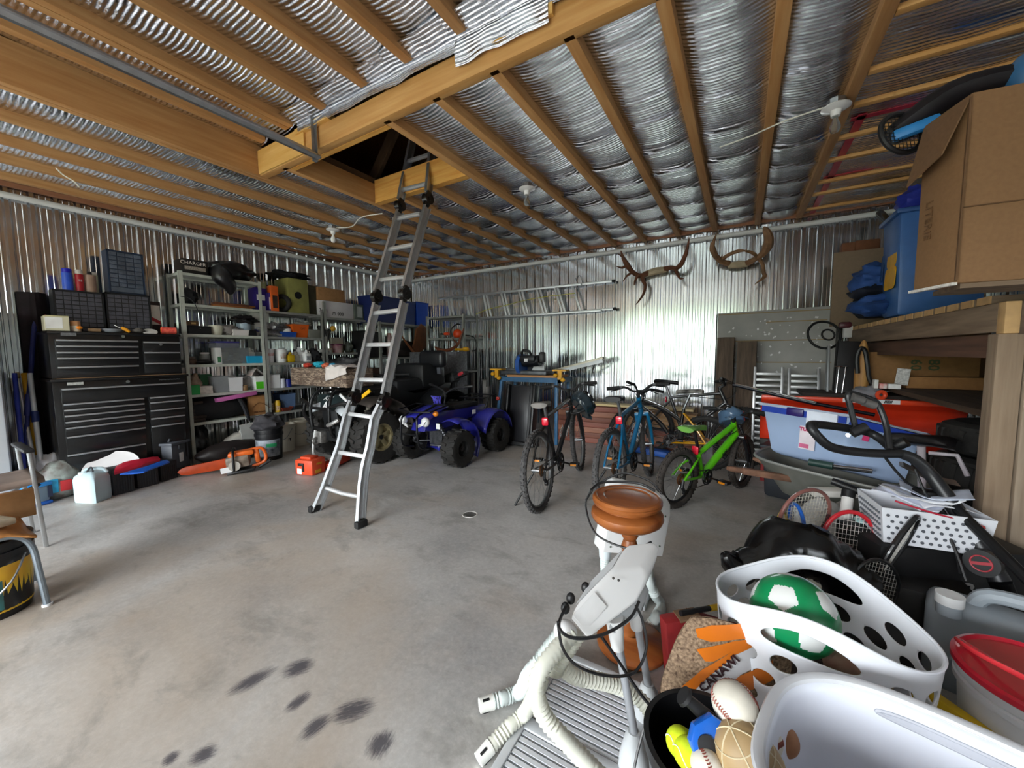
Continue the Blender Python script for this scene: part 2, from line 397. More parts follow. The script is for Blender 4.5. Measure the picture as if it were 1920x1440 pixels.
b=B(); b.bx((-3.69,HD-.028,ZC+.005),(-3.0,HD-.013,ZC+.2)); b.bx((-3.10,HD-.04,ZC+.16),(-2.68,HD+.03,ZC+.20)); b.bx((-1.28,HD-.04,ZC+.095),(-.86,HD-.015,ZC+.15)); struct('ceiling_block',b,wood('cf9c4c','dfb46a','x',.6,2),smooth=False)
# hatch: trimmed opening in the ceiling, dark attic above
b=B(); b.bx((-3.35,2.83,ZC),(-2.16,2.90,ZC+.23)); b.bx((-3.35,HD+.06,ZC-.0),(-2.16,HD+.10,ZC+.10)); b.bx((-2.165,HD+.06,ZC+.09),(-2.13,2.85,ZC+.25)); struct('ceiling_hatch_frame',b,wood('d3913e','e5b25e','x',.6,2.5),smooth=False)
b=B()
for k in range(5): b.bar((-3.6,1.2+.6*k,3.2),(-2.6,1.2+.6*k,4.35),.04,.12)
b.bx((-3.42,3.1,3.0),(-3.38,1.9,3.15)); struct('attic_rafters',b,DARKW,smooth=False)
# strapping under the foil on the right
STR=[.3,.75,1.2,1.66,2.12,2.6,3.06,3.42,3.87,4.27,4.76,5.09,5.58,-.2,-.7,-1.2]
for y in STR:
    bb=B(); bb.bx((.57,y-.022,ZC+.002),(XR-.02,y+.022,ZC+.03),bev=.003); struct('ceiling_strapping',bb,SPRX,ang=30)
# red sheathing tape on the foil seams
b=B(); b.bx((.63,3.6,ZC+.026),(.68,5.8,ZC+.031)); b.bx((.6,3.62,ZC+.026),(1.3,3.67,ZC+.031)); b.bx((.6,4.68,ZC+.026),(1.4,4.72,ZC+.031)); struct('ceiling_tape',b,M('b01e38',.35,var=.1),smooth=False)
# white conduit along the wall tops
WHT=M('e8e8e4',.4,var=.04)
b=B(); b.cyl((XL+.045,YF,2.80),(XL+.045,YB-.045,2.80),.028,n=16); struct('trim_1',b,WHT)
b=B(); b.cyl((XL+.045,YB-.045,2.80),(XR,YB-.045,2.80),.028,n=16); struct('trim_2',b,WHT)
b=B(); b.bx((XL+.02,YF,ZC+.0),(XL+.05,YB,ZC+.06)); b.bx((XL,YB-.05,ZC+.01),(XR,YB-.02,ZC+.06)); struct('trim_3',b,wood('8a5a3c','a56f4d','y'),smooth=False)
# ---------------------------------------------------------------- camera, sky
cam=bpy.data.cameras.new('camera'); co=bpy.data.objects.new('camera',cam); COL.objects.link(co)
m=Mx((CR,CU,-CF)).transposed().to_4x4(); m.translation=EYE; co.matrix_world=m
cam.sensor_fit='HORIZONTAL'; cam.sensor_width=36; cam.lens=FPX/1920*36; cam.clip_start=.02; cam.clip_end=100
sc=bpy.context.scene; sc.camera=co
wd=bpy.data.worlds.new('sky'); sc.world=wd; wd.use_nodes=True; nt=wd.node_tree; bg=nt.nodes['Background']
tc=nt.nodes.new('ShaderNodeTexCoord'); sp=nt.nodes.new('ShaderNodeSeparateXYZ'); rp=nt.nodes.new('ShaderNodeValToRGB'); nt.links.new(tc.outputs['Generated'],sp.inputs[0]); nt.links.new(sp.outputs['Z'],rp.inputs[0])
e=rp.color_ramp.elements; e[0].position=0; e[0].color=(.09,.11,.085,1); e[1].position=1; e[1].color=(.95,.98,1.05,1)
k=e.new(.085); k.color=(.10,.125,.09,1); k=e.new(.12); k.color=(.92,.97,1.0,1)
nt.links.new(rp.outputs[0],bg.inputs[0]); bg.inputs[1].default_value=10.5
vs=sc.view_settings; vs.view_transform='Standard'; vs.look='None'; vs.exposure=1.35; vs.gamma=1; vs.use_curve_mapping=False
sc.cycles.use_denoising=True; sc.cycles.max_bounces=12; sc.cycles.diffuse_bounces=5; sc.cycles.glossy_bounces=7; sc.cycles.transmission_bounces=6; sc.cycles.transparent_max_bounces=8; sc.cycles.sample_clamp_indirect=12; sc.cycles.caustics_reflective=True; sc.cycles.blur_glossy=1.0; sc.cycles.caustics_refractive=False
# ================================================================= LADDER in the hatch
ALU=M('c9cbcd',.38,.85,var=.08,sc=14); ALUW=M('d9dadb',.45,.55,var=.06); BLK=M('18181a',.45,var=.2); RUB=M('1d1c1c',.75,var=.25,sc=30); STL=M('9b9da0',.35,.9,var=.1); CHR=M('d8dadc',.12,1,var=.05); GREYP=M('8c8f92',.5,var=.1); WHITEP=M('e9e9ea',.4,var=.04)
def LP(x,y,off=0):
    k=.345; r=ray(x,y); return EYE+r*((1.8+k*1.3+off)/(r.y-k*r.z))
lad=T('ladder','aluminium multi-position folding ladder rising from the floor into the ceiling hatch','ladder')
nrm=V((0,-1,.345)).normalized()
def rail(pts,name='rail'):
    b=B()
    for s,w in ((0,.03),):
        q=[LP(*p) for p in pts]
        for a,c in zip(q,q[1:]):
            d=(c-a).normalized()
            b.bar(a-d*.01,c+d*.01,.028,.075,up=nrm,bev=.004)
    return b
def rail2(pts):
    q=[LP(*p) for p in pts]; b=B(); xs=V((1,0,0))
    for sx in (0,):
        rings=[]
        for i,p in enumerate(q):
            d=(q[min(i+1,len(q)-1)]-q[max(i-1,0)]).normalized(); n=nrm; x=d.cross(n).normalized()
            # C-section: two flanges and a web
            prof=[(-.016,-.038),(.016,-.038),(.016,-.030),(-.006,-.030),(-.006,.030),(.016,.030),(.016,.038),(-.016,.038)]
            rings.append([b._v(p+x*u+n*v) for u,v in prof])
        for A,C in zip(rings,rings[1:]):
            for k in range(8): b._fc([A[k],A[(k+1)%8],C[(k+1)%8],C[k]])
        b._fc(rings[0]); b._fc(rings[-1])
    return b
LR=[[(592,957),(600,940),(612,910),(621,885),(630,860),(639,835),(652,778),(662,752)],[(668,735),(706,570)],[(706,548),(750,396)],[(751,376),(778,240)]]
RR=[[(676,983),(678,950),(681,906),(685,877),(690,855),(694,840),(703,785),(716,758)],[(722,740),(758,566)],[(760,540),(801,388)],[(803,362),(812,262)]]
for L_ in (LR,RR):
    for seg in L_: part('rail',rail2(seg),ALU,lad,ang=25)
RG=[(610,914,675,931),(636,848,690,857),(655,776,703,783),(668,712,727,713),(684,647,738,646),(698,588,750,582),(713,525,764,519),(727,468,775,459),(737,411,788,401),(751,357,798,345),(761,304,808,289)]
for i,(a,c,e,f) in enumerate(RG):
    p,q=LP(a,c),LP(e,f); b=B()
    if i==0: b.tube([p,p+(q-p)*.2+V((0,0,-.006)),p+(q-p)*.5+V((0,0,-.012)),p+(q-p)*.8+V((0,0,-.006)),q],.017,n=10)
    else: b.bar(p,q,.034,.03,up=nrm,bev=.006)
    part('rung',b,ALUW,lad)
HBLK=M('120f0e',.28,var=.3,coat=.4)
for (x,y) in ((665,745),(721,752),(706,557),(759,551),(750,386),(802,373)):
    p=LP(x,y); s=-1 if (x<715 or x==750) and x!=721 else 1
    b=B(); ax=V((1,0,0)); b.cyl(p-ax*.028,p+ax*.028,.052,n=22); b.cyl(p-ax*.036,p+ax*.036,.02,n=14); u=V((0,.345,1)).normalized(); b.bar(p-u*.075,p+u*.075,.036,.06,up=nrm,bev=.01); b.bar(p+nrm*.01,p+nrm*.062,.02,.02)
    part('hinge_lock',b,HBLK,lad)
for (x,y) in ((590,958),(677,986)):
    p=LP(x,y); b=B(); b.box((p.x,p.y,max(.028,p.z*.5+.02)),(.05,.095,.055),bev=.012); part('rubber_foot',b,RUB,lad)
b=B(); p,q=LP(676,748),LP(703,733); b.bar(p+nrm*.045,q+nrm*.045,.02,.003); part('yellow_warning_strip',b,M('f2b90f',.5),lad) if 0 else b.b.free()
# ================================================================= garage-door track
GAL=M('a8abae',.3,.9,var=.1,sc=20)
tr=T('door_track','galvanised garage door track hung below the joists, ending at the ceiling beam','door track')
xt=-2.82; zt=2.80
b=B(); prof=[(-.028,.05),(-.03,.0),(-.012,-.016),(.012,-.016),(.03,0),(.028,.012),(.02,.012),(.014,-.004),(-.014,-.004),(-.022,.006),(-.022,.05)]
A=[b._v((xt+u,YF+.4,zt+v)) for u,v in prof]; C=[b._v((xt+u,HD-.03,zt+v)) for u,v in prof]
for k in range(len(prof)): j=(k+1)%len(prof); b._fc([A[k],A[j],C[j],C[k]])
b._fc(A); b._fc(C); part('rail',b,GAL,tr,ang=20)
b=B(); b.bx((xt-.03,HD-.034,zt-.03),(xt+.0,HD-.03,zt+.33)); b.bx((xt-.03,HD-.06,zt-.03),(xt-.027,HD-.03,zt+.33)); part('hanger',b,GAL,tr,smooth=False)
b=B(); b.cyl((xt-.01,HD-.075,zt+.02),(xt-.01,HD-.055,zt+.02),.012); b.cyl((xt+.015,HD-.05,zt+.0),(xt+.015,HD-.02,zt+.0),.01); part('bolt',b,CHR,tr)
# ================================================================= bulb holders
POR=M('f0efec',.25,var=.03,coat=.5); GLS=M('eceee8',.08,var=.02,trans=.85); FROST=M('f3f2ec',.5,var=.03)
def bulb(loc,label,clear):
    t=T('ceiling_light',label,'light',loc=loc)
    b=B(); b.lathe([(.0,0),(.05,0),(.052,-.012),(.048,-.03),(.05,-.035),(.05,-.042),(0,-.042)],n=8); part('junction_box',b,STL,t)
    b=B(); b.lathe([(.0,-.042),(.075,-.042),(.078,-.048),(.06,-.058),(.03,-.066),(.027,-.085),(.024,-.1),(0,-.1)],n=24); part('porcelain_holder',b,POR,t)
    b=B(); b.lathe([(0,-.098),(.013,-.1),(.014,-.118),(.022,-.14),(.029,-.16),(.029,-.175),(.02,-.195),(0,-.203)],n=18); part('bulb',b,GLS if clear else FROST,t)
    return t
bulb((-4.37,3.03,ZC),'frosted bulb in white porcelain holder on the ceiling joists left of the ladder',0)
bulb((-1.78,3.27,ZC),'clear bulb in white porcelain holder between the ladder and the antlers',1)
bulb((.46,3.25,ZC-.002),'clear bulb in white porcelain holder beside the last joist, above the cardboard box',1)
CAB=M('e6e2d4',.5,var=.05)
b=B(); b.tube([(-.2,3.5,ZC+.0),(.0,3.42,ZC-.012),(.2,3.34,ZC-.006),(.40,3.27,ZC-.02)],.005,sub=4,n=6); one('electric_cable',b,CAB,'thin white cable running to the bulb holder by the cardboard box','cable')
b=B(); b.tube([(-4.33,3.05,ZC-.02),(-4.1,3.1,ZC-.035),(-3.8,3.0,ZC-.012),(-3.5,3.05,ZC-.01)],.006,sub=4,n=6); one('electric_cable',b,CAB,'white cable looping from the frosted bulb holder left of the ladder','cable')
b=B(); p=Z(105,315,ZC-.03); b.tube([p,p+V((.03,.03,-.05)),p+V((.06,.08,-.09)),p+V((.1,.1,-.14))],.005,sub=4,n=6); one('electric_cable',b,CAB,'short loose white cable end dangling from the joists at far left','cable')
# ================================================================= back wall: ladder, antlers, plywood, timbers
wl=T('extension_ladder','aluminium extension ladder hung flat along the corrugated back wall','ladder')
yw=5.735
for (a,c) in (((824,560),(1090,533)),((829,601),(1128,582))):
    b=B(); p,q=Y(*a,yw),Y(*c,yw); b.bar(p,q,.03,.06,up=(0,1,0),bev=.004); part('rail',b,ALU,wl)
for (a,c) in (((1020,540),(1148,527)),((1030,588),(1150,579))):
    b=B(); p,q=Y(*a,yw+.045),Y(*c,yw+.045); b.bar(p,q,.03,.045,up=(0,1,0),bev=.004); part('rail',b,ALU,wl)
    b=B(); b.box(q+V((.02,0,0)),(.05,.05,.04),bev=.008); part('rubber_foot',b,RUB,wl)
for i in range(9):
    u=.06+i*.125; 
    for k,du in enumerate((0,.022)):
        if k and i>6: continue
        if u+du>1.0: continue
        p=Y(824+266*(u+du),560-27*(u+du),yw+.03*k); q=Y(829+299*(u+du)*.93,601-19*(u+du)*.93,yw+.03*k); b=B(); b.bar(p,q,.034,.03,up=(0,1,0),bev=.005); part('rung',b,ALUW,wl)
b=B(); pts=[Y(*p,yw-.05) for p in ((893,589),(915,580),(950,572),(985,563),(1025,556),(1078,550))]; b.tube(pts,.006,n=6,sub=4); part('rope',b,M('c9c24a',.8),wl)
for p in ((859,548),(1086,522)):
    q=Y(*p,YB-.03); b=B(); b.tube([q+V((0,.02,.05)),q+V((0,-.02,.04)),q+V((0,-.12,-.06)),q+V((0,-.14,-.02))],.006,n=6); one('wall_hook',b,STL,'steel hook holding up the %s end of the wall-hung ladder'%('left' if p[0]<900 else 'right'),'hook')
ANT=M('6b4029',.6,var=.35,sc=14,bump=.3); ANT2=M('8a6647',.6,var=.35,sc=14,bump=.3); BONE=M('b9a88a',.7,var=.2)
def branch(b,pts,r,ya,sub=4): b.tube([Y(x,y,ya-dy) for x,y,dy in pts],r,n=8,sub=sub)
def antler(label,skull,beams,mat):
    t=T('antlers',label,'antlers')
    b=B(); branch(b,skull[0],skull[1],YB-.10); part('skull_plate',b,BONE,t)
    for side in beams:
        b=B()
        for pts,r in side: branch(b,pts,r,YB-.10)
        part('antler',b,mat,t)
antler('wide branching brown antlers mounted on the back wall, left of the other pair',
 ([(1208,515,0),(1230,508,.02),(1250,505,.02)],[.045,.05,.04]),
 [[([(1215,512,.02),(1200,517,.08),(1186,510,.18),(1176,497,.26),(1168,482,.32),(1164,470,.36)],[.04,.032,.032,.04,.022,.006]),([(1176,497,.26),(1166,502,.3),(1156,499,.34)],[.026,.015,.005]),([(1168,482,.32),(1162,478,.36),(1159,476,.38)],[.016,.01,.004]),([(1186,510,.18),(1175,518,.24),(1168,528,.28)],[.024,.013,.004]),([(1196,516,.12),(1191,526,.16),(1189,535,.18)],[.024,.016,.005]),
   ([(1203,516,.06),(1206,527,.08),(1210,535,.1),(1207,550,.12),(1199,563,.14),(1192,571,.16)],[.03,.026,.022,.018,.012,.004]),([(1202,558,.13),(1196,565,.15)],[.012,.004])],
  [([(1245,505,.02),(1258,502,.08),(1268,503,.16),(1278,494,.24),(1285,478,.3),(1290,460,.34),(1292,444,.38)],[.04,.032,.03,.032,.026,.016,.004]),([(1266,503,.16),(1270,514,.2),(1275,522,.22),(1282,522,.26)],[.026,.018,.012,.004]),([(1284,485,.28),(1290,475,.34)],[.018,.004])]],ANT)
antler('brown and cream palmed antlers mounted on the back wall, right of the other pair',
 ([(1366,498,0),(1385,496,.02),(1402,495,.02)],[.04,.045,.036]),
 [[([(1366,494,.02),(1352,490,.1),(1342,480,.18),(1336,466,.24),(1335,454,.28)],[.04,.034,.034,.036,.012]),([(1336,462,.24),(1339,450,.28),(1344,437,.32)],[.026,.018,.004]),([(1350,486,.12),(1355,478,.16)],[.014,.004]),([(1352,488,.1),(1366,478,.18),(1384,471,.24),(1398,470,.28)],[.024,.024,.024,.008]),([(1398,472,.28),(1400,466,.3)],[.012,.003])],
  [([(1400,494,.02),(1412,488,.1),(1420,483,.14)],[.04,.034,.028]),([(1420,484,.14),(1414,476,.2),(1405,472,.24),(1397,471,.26)],[.026,.02,.018,.01]),([(1424,486,.12),(1430,496,.14),(1432,512,.16),(1434,518,.17),(1425,526,.2),(1415,533,.24)],[.024,.022,.022,.024,.014,.004])],
  [([(1420,484,.14),(1432,474,.2),(1440,460,.26),(1441,445,.3),(1436,431,.34),(1432,425,.36)],[.03,.04,.055,.05,.035,.006])]],ANT2)
# grey foam/ply sheet with white chips, leaning on the wall
def plyface():
    m=M('a9a8a4',.8,var=.1,sc=5,bump=.1); return m
b=B(); p0=V((-.285,5.66,1.80)); 
b.mesh([(-.285,5.80,1.80),(.93,5.80,1.82),(.93,5.62,.02),(-.285,5.62,.02),(-.285,5.825,1.80),(.93,5.825,1.82),(.93,5.645,.02),(-.285,5.645,.02)],[(0,1,2,3),(7,6,5,4),(0,4,5,1),(1,5,6,2),(2,6,7,3),(3,7,4,0)])
ply=T('sheet_panel','large grey weathered sheet speckled with white chips, leaning on the back wall','panel'); part('sheet',b,plyface(),ply,smooth=False)
b=B(); rr=random.Random(3)
for i in range(60):
    z=1.72-abs(rr.gauss(0,.33)); x=rr.uniform(-.15,.9); 
    if z<1.0 or z>1.75: continue
    y=5.62+.18*z/1.8-.004; s=rr.uniform(.008,.02); b.box((x,y,z),(s*1.4,.006,s),rot=Mx.Rotation(rr.uniform(0,3),4,'Y'))
part('white_chips',b,WHITEP,ply,smooth=False,label='white chips')
b=B(); 
for z,x0,x1 in ((1.66,.25,.85),(1.43,-.25,.9),(1.16,-.25,.9),(1.78,-.28,.9)): y=5.62+.18*z/1.8-.002; b.box(((x0+x1)/2,y,z),(x1-x0,.003,.012))
part('seam',b,M('a08b66',.8),ply,smooth=False,label='brown seams')
OLDW=wood('463a31','6b5a4b','z',.85,2.5,.5)
for i,(x0,x1,yt,lab) in enumerate(((1345,1366,633,'weathered dark square timber leaning on the back wall, next to the bare corrugated sheets'),(1383,1408,640,'weathered dark timber with a ragged top leaning between the other timber and the ladders'))):
    yy=5.50; a=Y(x0,yt,yy); c=Y(x1+11,yt,yy); b=B(); w=c.x-a.x
    n=8; zt=a.z
    vs=[];ring=[(-.5,-.5),(0,-.53),(.5,-.5),(.53,0),(.5,.5),(-.5,.5)]
    rows=[]
    for k in range(n+1):
        z=zt*k/n; rows.append([b._v((a.x+w/2+u*w*(1+.05*nz((k,u*3,i))),yy+.07-.16*(1-k/n)+v*.13,z+(.035*nz((u*4,v*4,i+9)) if k==n else 0))) for u,v in ring])
    for A,C in zip(rows,rows[1:]):
        for k in range(6): b._fc([A[k],A[(k+1)%6],C[(k+1)%6],C[k]])
    b._fc(rows[0]); b._fc(rows[-1]); one('timber',b,OLDW,lab,'timber',ang=30)
# two short aluminium ladders leaning at the sheet
def lean_ladder(x0,x1,yt,yb,y,label,rungs,extra=0):
    t=T('leaning_ladder',label,'ladder'); a=Y(x0,yt,y); c=Y(x1,yt,y); lean=.10
    for x in (a.x,c.x):
        b=B(); b.bar((x,y-lean*1.6,yb),(x,y,a.z),.045,.03,up=(1,0,0),bev=.003) if 0 else b.bar((x,y-lean*1.6,yb),(x,y,a.z),.03,.055,up=(0,1,0),bev=.003); part('rail',b,ALU,t)
    n=rungs
    for k in range(n):
        z=yb+.12+(a.z-yb-.2)*k/(n-1); yy=y-lean*1.6*(1-(z-yb)/(a.z-yb)); b=B(); b.bar((a.x,yy,z),(c.x,yy,z),.05,.03,up=(0,0,1),bev=.004); part('rung',b,ALUW,t)
    return t
lean_ladder(1416,1467,688,.03,5.40,'aluminium ladder leaning on the grey sheet beside the dark timbers',14)
lean_ladder(1480,1535,691,.45,5.44,'shorter aluminium ladder leaning on the grey sheet behind the red plough blade',8)
b=B(); p=Z(1410,862,0.0)
b.bx((p.x-.0,5.15,.0),(p.x+.035,5.19,.07)); b.m=1; b.bx((p.x+.05,5.16,.0),(p.x+.11,5.20,.16)); one('ladder_label',b,[M('c02323',.5),WHITEP],'red and white plastic foot sleeve at the bottom of the leaning ladder','sleeve') if 0 else b.b.free()
# ================================================================= LEFT WALL: tool chest
TBK=M('0d0d0f',.32,var=.25,coat=.35); HND=M('b9bcc0',.3,.8,var=.05)
fx=-5.350
def drawer(t,xa,xb,yt,yb,xr,first=False):
    a=X(xa,yt,fx); y0,y1=a.y,X(xb,yt,fx).y; z1=a.z; z0=yb
    b=B(); b.bx((fx-.012,y0,z0+.006),(fx+.010,y1,z1+.006),bev=.004); d=part('drawer',b,TBK,t)
    b=B(); b.bx((fx+.010,y0+.004,z1-.012),(fx+.026,y1-.004,z1+.004),bev=.003); part('handle',b,HND,d)
cab=T('tool_cabinet','black rolling tool cabinet with silver drawer pulls standing on the floor under the tool chest','tool cabinet')
b=B(); b.bx((-5.830,.82,.13),(fx-.012,1.80,1.075),bev=.006); part('body',b,TBK,cab)
b=B(); b.bx((-5.840,.81,1.075),(fx+.012,1.82,1.10),bev=.005); part('top_rim',b,TBK,cab)
b=B(); b.bx((-5.750,.85,1.10),(fx-.0,1.80,1.104)); part('wood_liner',b,M('a9825a',.8),cab,smooth=False)
for x in (-5.750,-5.450):
    for y in (.92,1.70):
        b=B(); b.cyl((x,y-.02,.06),(x,y+.02,.06),.06,n=18); b.bx((x-.03,y-.03,.1),(x+.03,y+.03,.135)); part('caster',b,RUB,cab)
zl=[X(x,y,fx).z for x,y in ((113.5,729.8),(116.7,758.3),(117.7,769.2),(118.7,780.2),(119.8,791.9),(120.8,803),(122.3,820),(125.4,854))]
LX=[(113.5,346)]+[(117+i*1.2,271+i*.7) for i in range(7)]; ZS=[729.8,758.3,769.2,780.2,791.9,803,820,854]
for i in range(8): drawer(cab,LX[i][0],LX[i][1],ZS[i],zl[i+1] if i<7 else .16,0)
RS=[745.4,755,769.8,785,799.6]; zr=[X(281,y,fx).z for y in RS]
for i in range(5): drawer(cab,279+i*.8,347,RS[i],zr[i+1] if i<4 else .16,0)
b=B(); p=X(238.5,715.5,fx); b.cyl((fx-.01,p.y,p.z),(fx+.02,p.y,p.z),.016,n=16); part('lock',b,CHR,cab)
me=txt('Magnum',.045,fr(X(318,711,fx+.004),(0,1,0),(0,0,1)),.001,shear=.2) if 0 else txt('~~~~~~',.05,fr(X(318,711,fx+.004),(0,1,0),(0,0,1)),.001)
part('badge',me,HND,cab,smooth=False)
b=B(); a=X(126,719,fx); c=X(156,716,fx); b.bx((fx-.01,a.y,a.z-.018),(fx+.004,c.y,a.z+.008)); part('sticker',b,M('b9b9b4',.6,var=.3,sc=60),cab,smooth=False)
ch=T('tool_chest','black tool chest with silver drawer pulls stacked on the rolling cabinet','tool chest')
b=B(); b.bx((-5.810,.825,1.105),(fx-.012,1.77,1.515),bev=.006); part('body',b,TBK,ch)
b=B(); b.bx((-5.820,.82,1.515),(fx+.0,1.78,1.54),bev=.006); part('lid',b,TBK,ch)
ZS=[636.9,648.3,660.2,671.3,688.5]; zz=[X(103,y,fx).z for y in ZS]
for i in range(5): drawer(ch,102+i,258.5+i*.5,ZS[i],zz[i+1] if i<4 else 1.12,0)
ZS=[641,660.4,681]; zz=[X(268,y,fx).z for y in ZS]
for i in range(3): drawer(ch,266.7+i*1.6,336.5+i*.6,ZS[i],zz[i+1] if i<2 else 1.12,0)
for px,py in ((229.5,631),(300,646)):
    b=B(); p=X(px,py,fx); b.cyl((fx-.01,p.y,p.z),(fx+.026,p.y,p.z),.014,n=16); part('lock',b,CHR,ch)
b=B(); a=X(114,626,fx); c=X(143,627,fx); b.bx((fx-.012,a.y,a.z-.016),(fx+.002,c.y,a.z+.012)); part('sticker',b,M('6f7072',.6,var=.4,sc=60),ch,smooth=False)
# small-parts organisers ------------------------------------------------
def organiser(name,label,y0,y1,z0,z1,xf,dep,cols,rows,mat,dmat,big=0,group=None):
    t=T(name,label,'organiser',group); b=B(); b.bx((xf-dep,y0,z0),(xf-.012,y1,z1),bev=.003)
    b.bx((xf-.02,y0,z0),(xf,y0+.012,z1)); b.bx((xf-.02,y1-.012,z0),(xf,y1,z1)); b.bx((xf-.02,y0,z1-.012),(xf,y1,z1)); b.bx((xf-.02,y0,z0),(xf,y1,z0+.01)); part('body',b,mat,t,smooth=False)
    zb=z0+.01+big; h=(z1-.014-zb)/rows; w=(y1-y0-.026)/cols
    for r in range(rows):
        for c in range(cols):
            b=B(); ya=y0+.013+c*w; za=zb+r*h; b.bx((xf-.014,ya+.003,za+.004),(xf-.004,ya+w-.003,za+h-.004),bev=.0015); b.bx((xf-.004,ya+w*.3,za+h*.55),(xf+.003,ya+w*.7,za+h*.72)); part('drawer',b,dmat,t,smooth=False)
    if big:
        b=B(); b.bx((xf-.014,y0+.014,z0+big*.25),(xf-.004,y1-.014,zb-.002),bev=.002); part('drawer',b,dmat,t,smooth=False)
    return t
OBK=M('1c1c1f',.45,var=.2); ODR=M('5a5a62',.22,var=.2,coat=.3)
xo=-5.570; a=X(100,541,xo); c=X(197,610,xo); d=X(284,618,xo)
zo=1.542
organiser('parts_organiser','black small-parts drawer organiser on the tool chest, under the cans',X(101,575,xo).y,X(196,575,xo).y,zo,X(101,541,xo).z,xo,.16,6,9,OBK,ODR)
organiser('parts_organiser','black small-parts drawer organiser on the tool chest, under the blue organiser',X(199,575,xo).y,X(283,580,xo).y,zo,X(240,551,xo).z,xo,.16,6,9,OBK,ODR)
zt1=X(101,541,xo).z; zt2=X(240,551,xo).z
xb=-5.600
organiser('parts_organiser','dark blue small-parts drawer cabinet standing on top of the right black organiser',X(203,520,xb).y,X(271,520,xb).y,zt2+.002,X(235,472,xb).z,xb,.16,4,8,M('26364f',.45,var=.15),M('5b6675',.15,var=.3,coat=.5),big=.055)
def can(px0,px1,yt,z0,xc,mats,label,name='spray_can',cap=.25,nk=.9,cat='can',group=None,txtr=None):
    y0,y1=X(px0,yt,xc).y,X(px1,yt,xc).y; r=(y1-y0)/2; zt=X((px0+px1)/2,yt,xc).z; h=zt-z0; cy=(y0+y1)/2; t=T(name,label,cat,group)
    b=B(); b.lathe([(0,0),(r,0),(r,h*(1-cap)),(r*nk,h*(1-cap)+.004),(0,h*(1-cap)+.004)],c=(xc-r,cy,z0),n=20); part('body',b,mats[0],t)
    b=B(); b.lathe([(r*nk,0),(r*nk,h*cap*.9),(r*nk*.9,h*cap),(0,h*cap)],c=(xc-r,cy,z0+h*(1-cap)+.002),n=20); part('cap',b,mats[1],t)
    if txtr: part('lettering',txt(txtr,r*.9,fr((xc+.002,cy,z0+h*.5),(0,1,0),(0,0,1)),.001),WHITEP,t,smooth=False)
    return t
can(115,137,503,zt1,-5.590,(M('2b55c8',.35,var=.2),M('1b1bb0',.35)),'blue can with a darker blue cap, left on the black organiser',cap=.2)
can(140,157,506,zt1,-5.590,(M('b3202c',.4,var=.25),M('ddd6cc',.4)),'red and white can with a cream cap, between the blue can and brown bottle',cap=.2,txtr='55')
can(158,181,509,zt1,-5.590,(M('8a7360',.4,var=.3,c2='b08f7c'),M('141012',.4)),'tan labelled bottle with a black cap on the black organiser',name='bottle',cap=.16,nk=.4,cat='bottle')
can(171,184,511,zt1,-5.670,(M('c9c8a8',.4,var=.3),M('e8e3da',.4)),'small pale can behind the tan bottle on the black organiser',cap=.12)
# things on top of the chest
def sbox(name,label,cat,px0,px1,yt,z0,xf,dep,mat,bev=.003,group=None,yb=None,**k):
    y0,y1=X(px0,yt,xf).y,X(px1,yt,xf).y; zt=X((px0+px1)/2,yt,xf).z; b=B(); b.bx((xf-dep,y0,z0),(xf,y1,zt),bev=bev); return one(name,b,mat,label,cat,group,**k)
t=T('small_box','pale cream box at the left end of the tool chest top','box'); y0,y1=X(82,592,-5.370).y,X(129,594,-5.370).y; zt=X(105,593,-5.370).z
b=B(); b.bx((-5.490,y0,zo),(-5.370,y1,zt),bev=.003); part('body',b,M('d9d3b4',.7,var=.06),t,smooth=False); b=B(); b.bx((-5.495,y0+.01,zt),(-5.375,y1,zt+.008)); part('lid',b,M('c5bd8a',.7),t,smooth=False); b=B(); b.bx((-5.370,y0+.004,zo+.02),(-5.368,y0+(y1-y0)*.72,zt-.01)); part('label_sheet',b,M('f4f3ee',.6),t,smooth=False)
can(132,153,602,zo,-5.390,(M('d7c9b4',.5,var=.2),M('c08b5c',.6,var=.2)),'small jar with an orange tan top beside the cream box',name='jar',cap=.5,nk=.95,cat='jar')
b=B(); b.sph((-5.400,X(148,615,-5.400).y,zo+.035),(.02,.025,.018)); one('ear_plug_case',b,M('f08a10',.4),'small round orange object on the jar beside the cream box','case')
b=B(); y0=X(165,618,-5.450).y; b.bar((-5.450,y0,zo+.02),(-5.420,X(190,620,-5.420).y,zo+.018),.05,.03,bev=.006); one('brush',b,M('8a6c4c',.7,var=.3,sc=30),'brown wooden brush lying on the tool chest by the jar','brush')
p=X(212,621,-5.410); b=B(); b.lathe([(.03,0),(.06,.004),(.085,.035),(.08,.035),(.055,.008),(0,.008)],c=(p.x-.05,p.y,zo),n=24); one('bowl',b,M('cfd3dc',.15,trans=.5),'clear shallow bowl on the tool chest top','bowl')
a=X(228,616,-5.420); c=X(243,623,-5.390); t=T('screwdriver','yellow-handled screwdriver lying on the tool chest top','screwdriver'); b=B(); b.tube([a+V((0,0,.01)),a+(c-a)*.3+V((0,0,.01)),a+(c-a)*.8+V((0,0,.008)),c],[.012,.017,.015,.01],n=10); part('handle',b,M('f0a414',.35),t); b=B(); b.cyl(a,a+(a-c)*.9,.004); part('blade',b,CHR,t)
p=X(262,619,-5.410); b=B(); b.tor((p.x-.03,p.y,zo+.025),.035,.018,n=20); b.sph((p.x-.03,p.y,zo+.045),(.03,.03,.014)); one('tape_roll',b,M('5f5a55',.5,var=.3),'grey tape roll with a small cap on the tool chest top','tape')
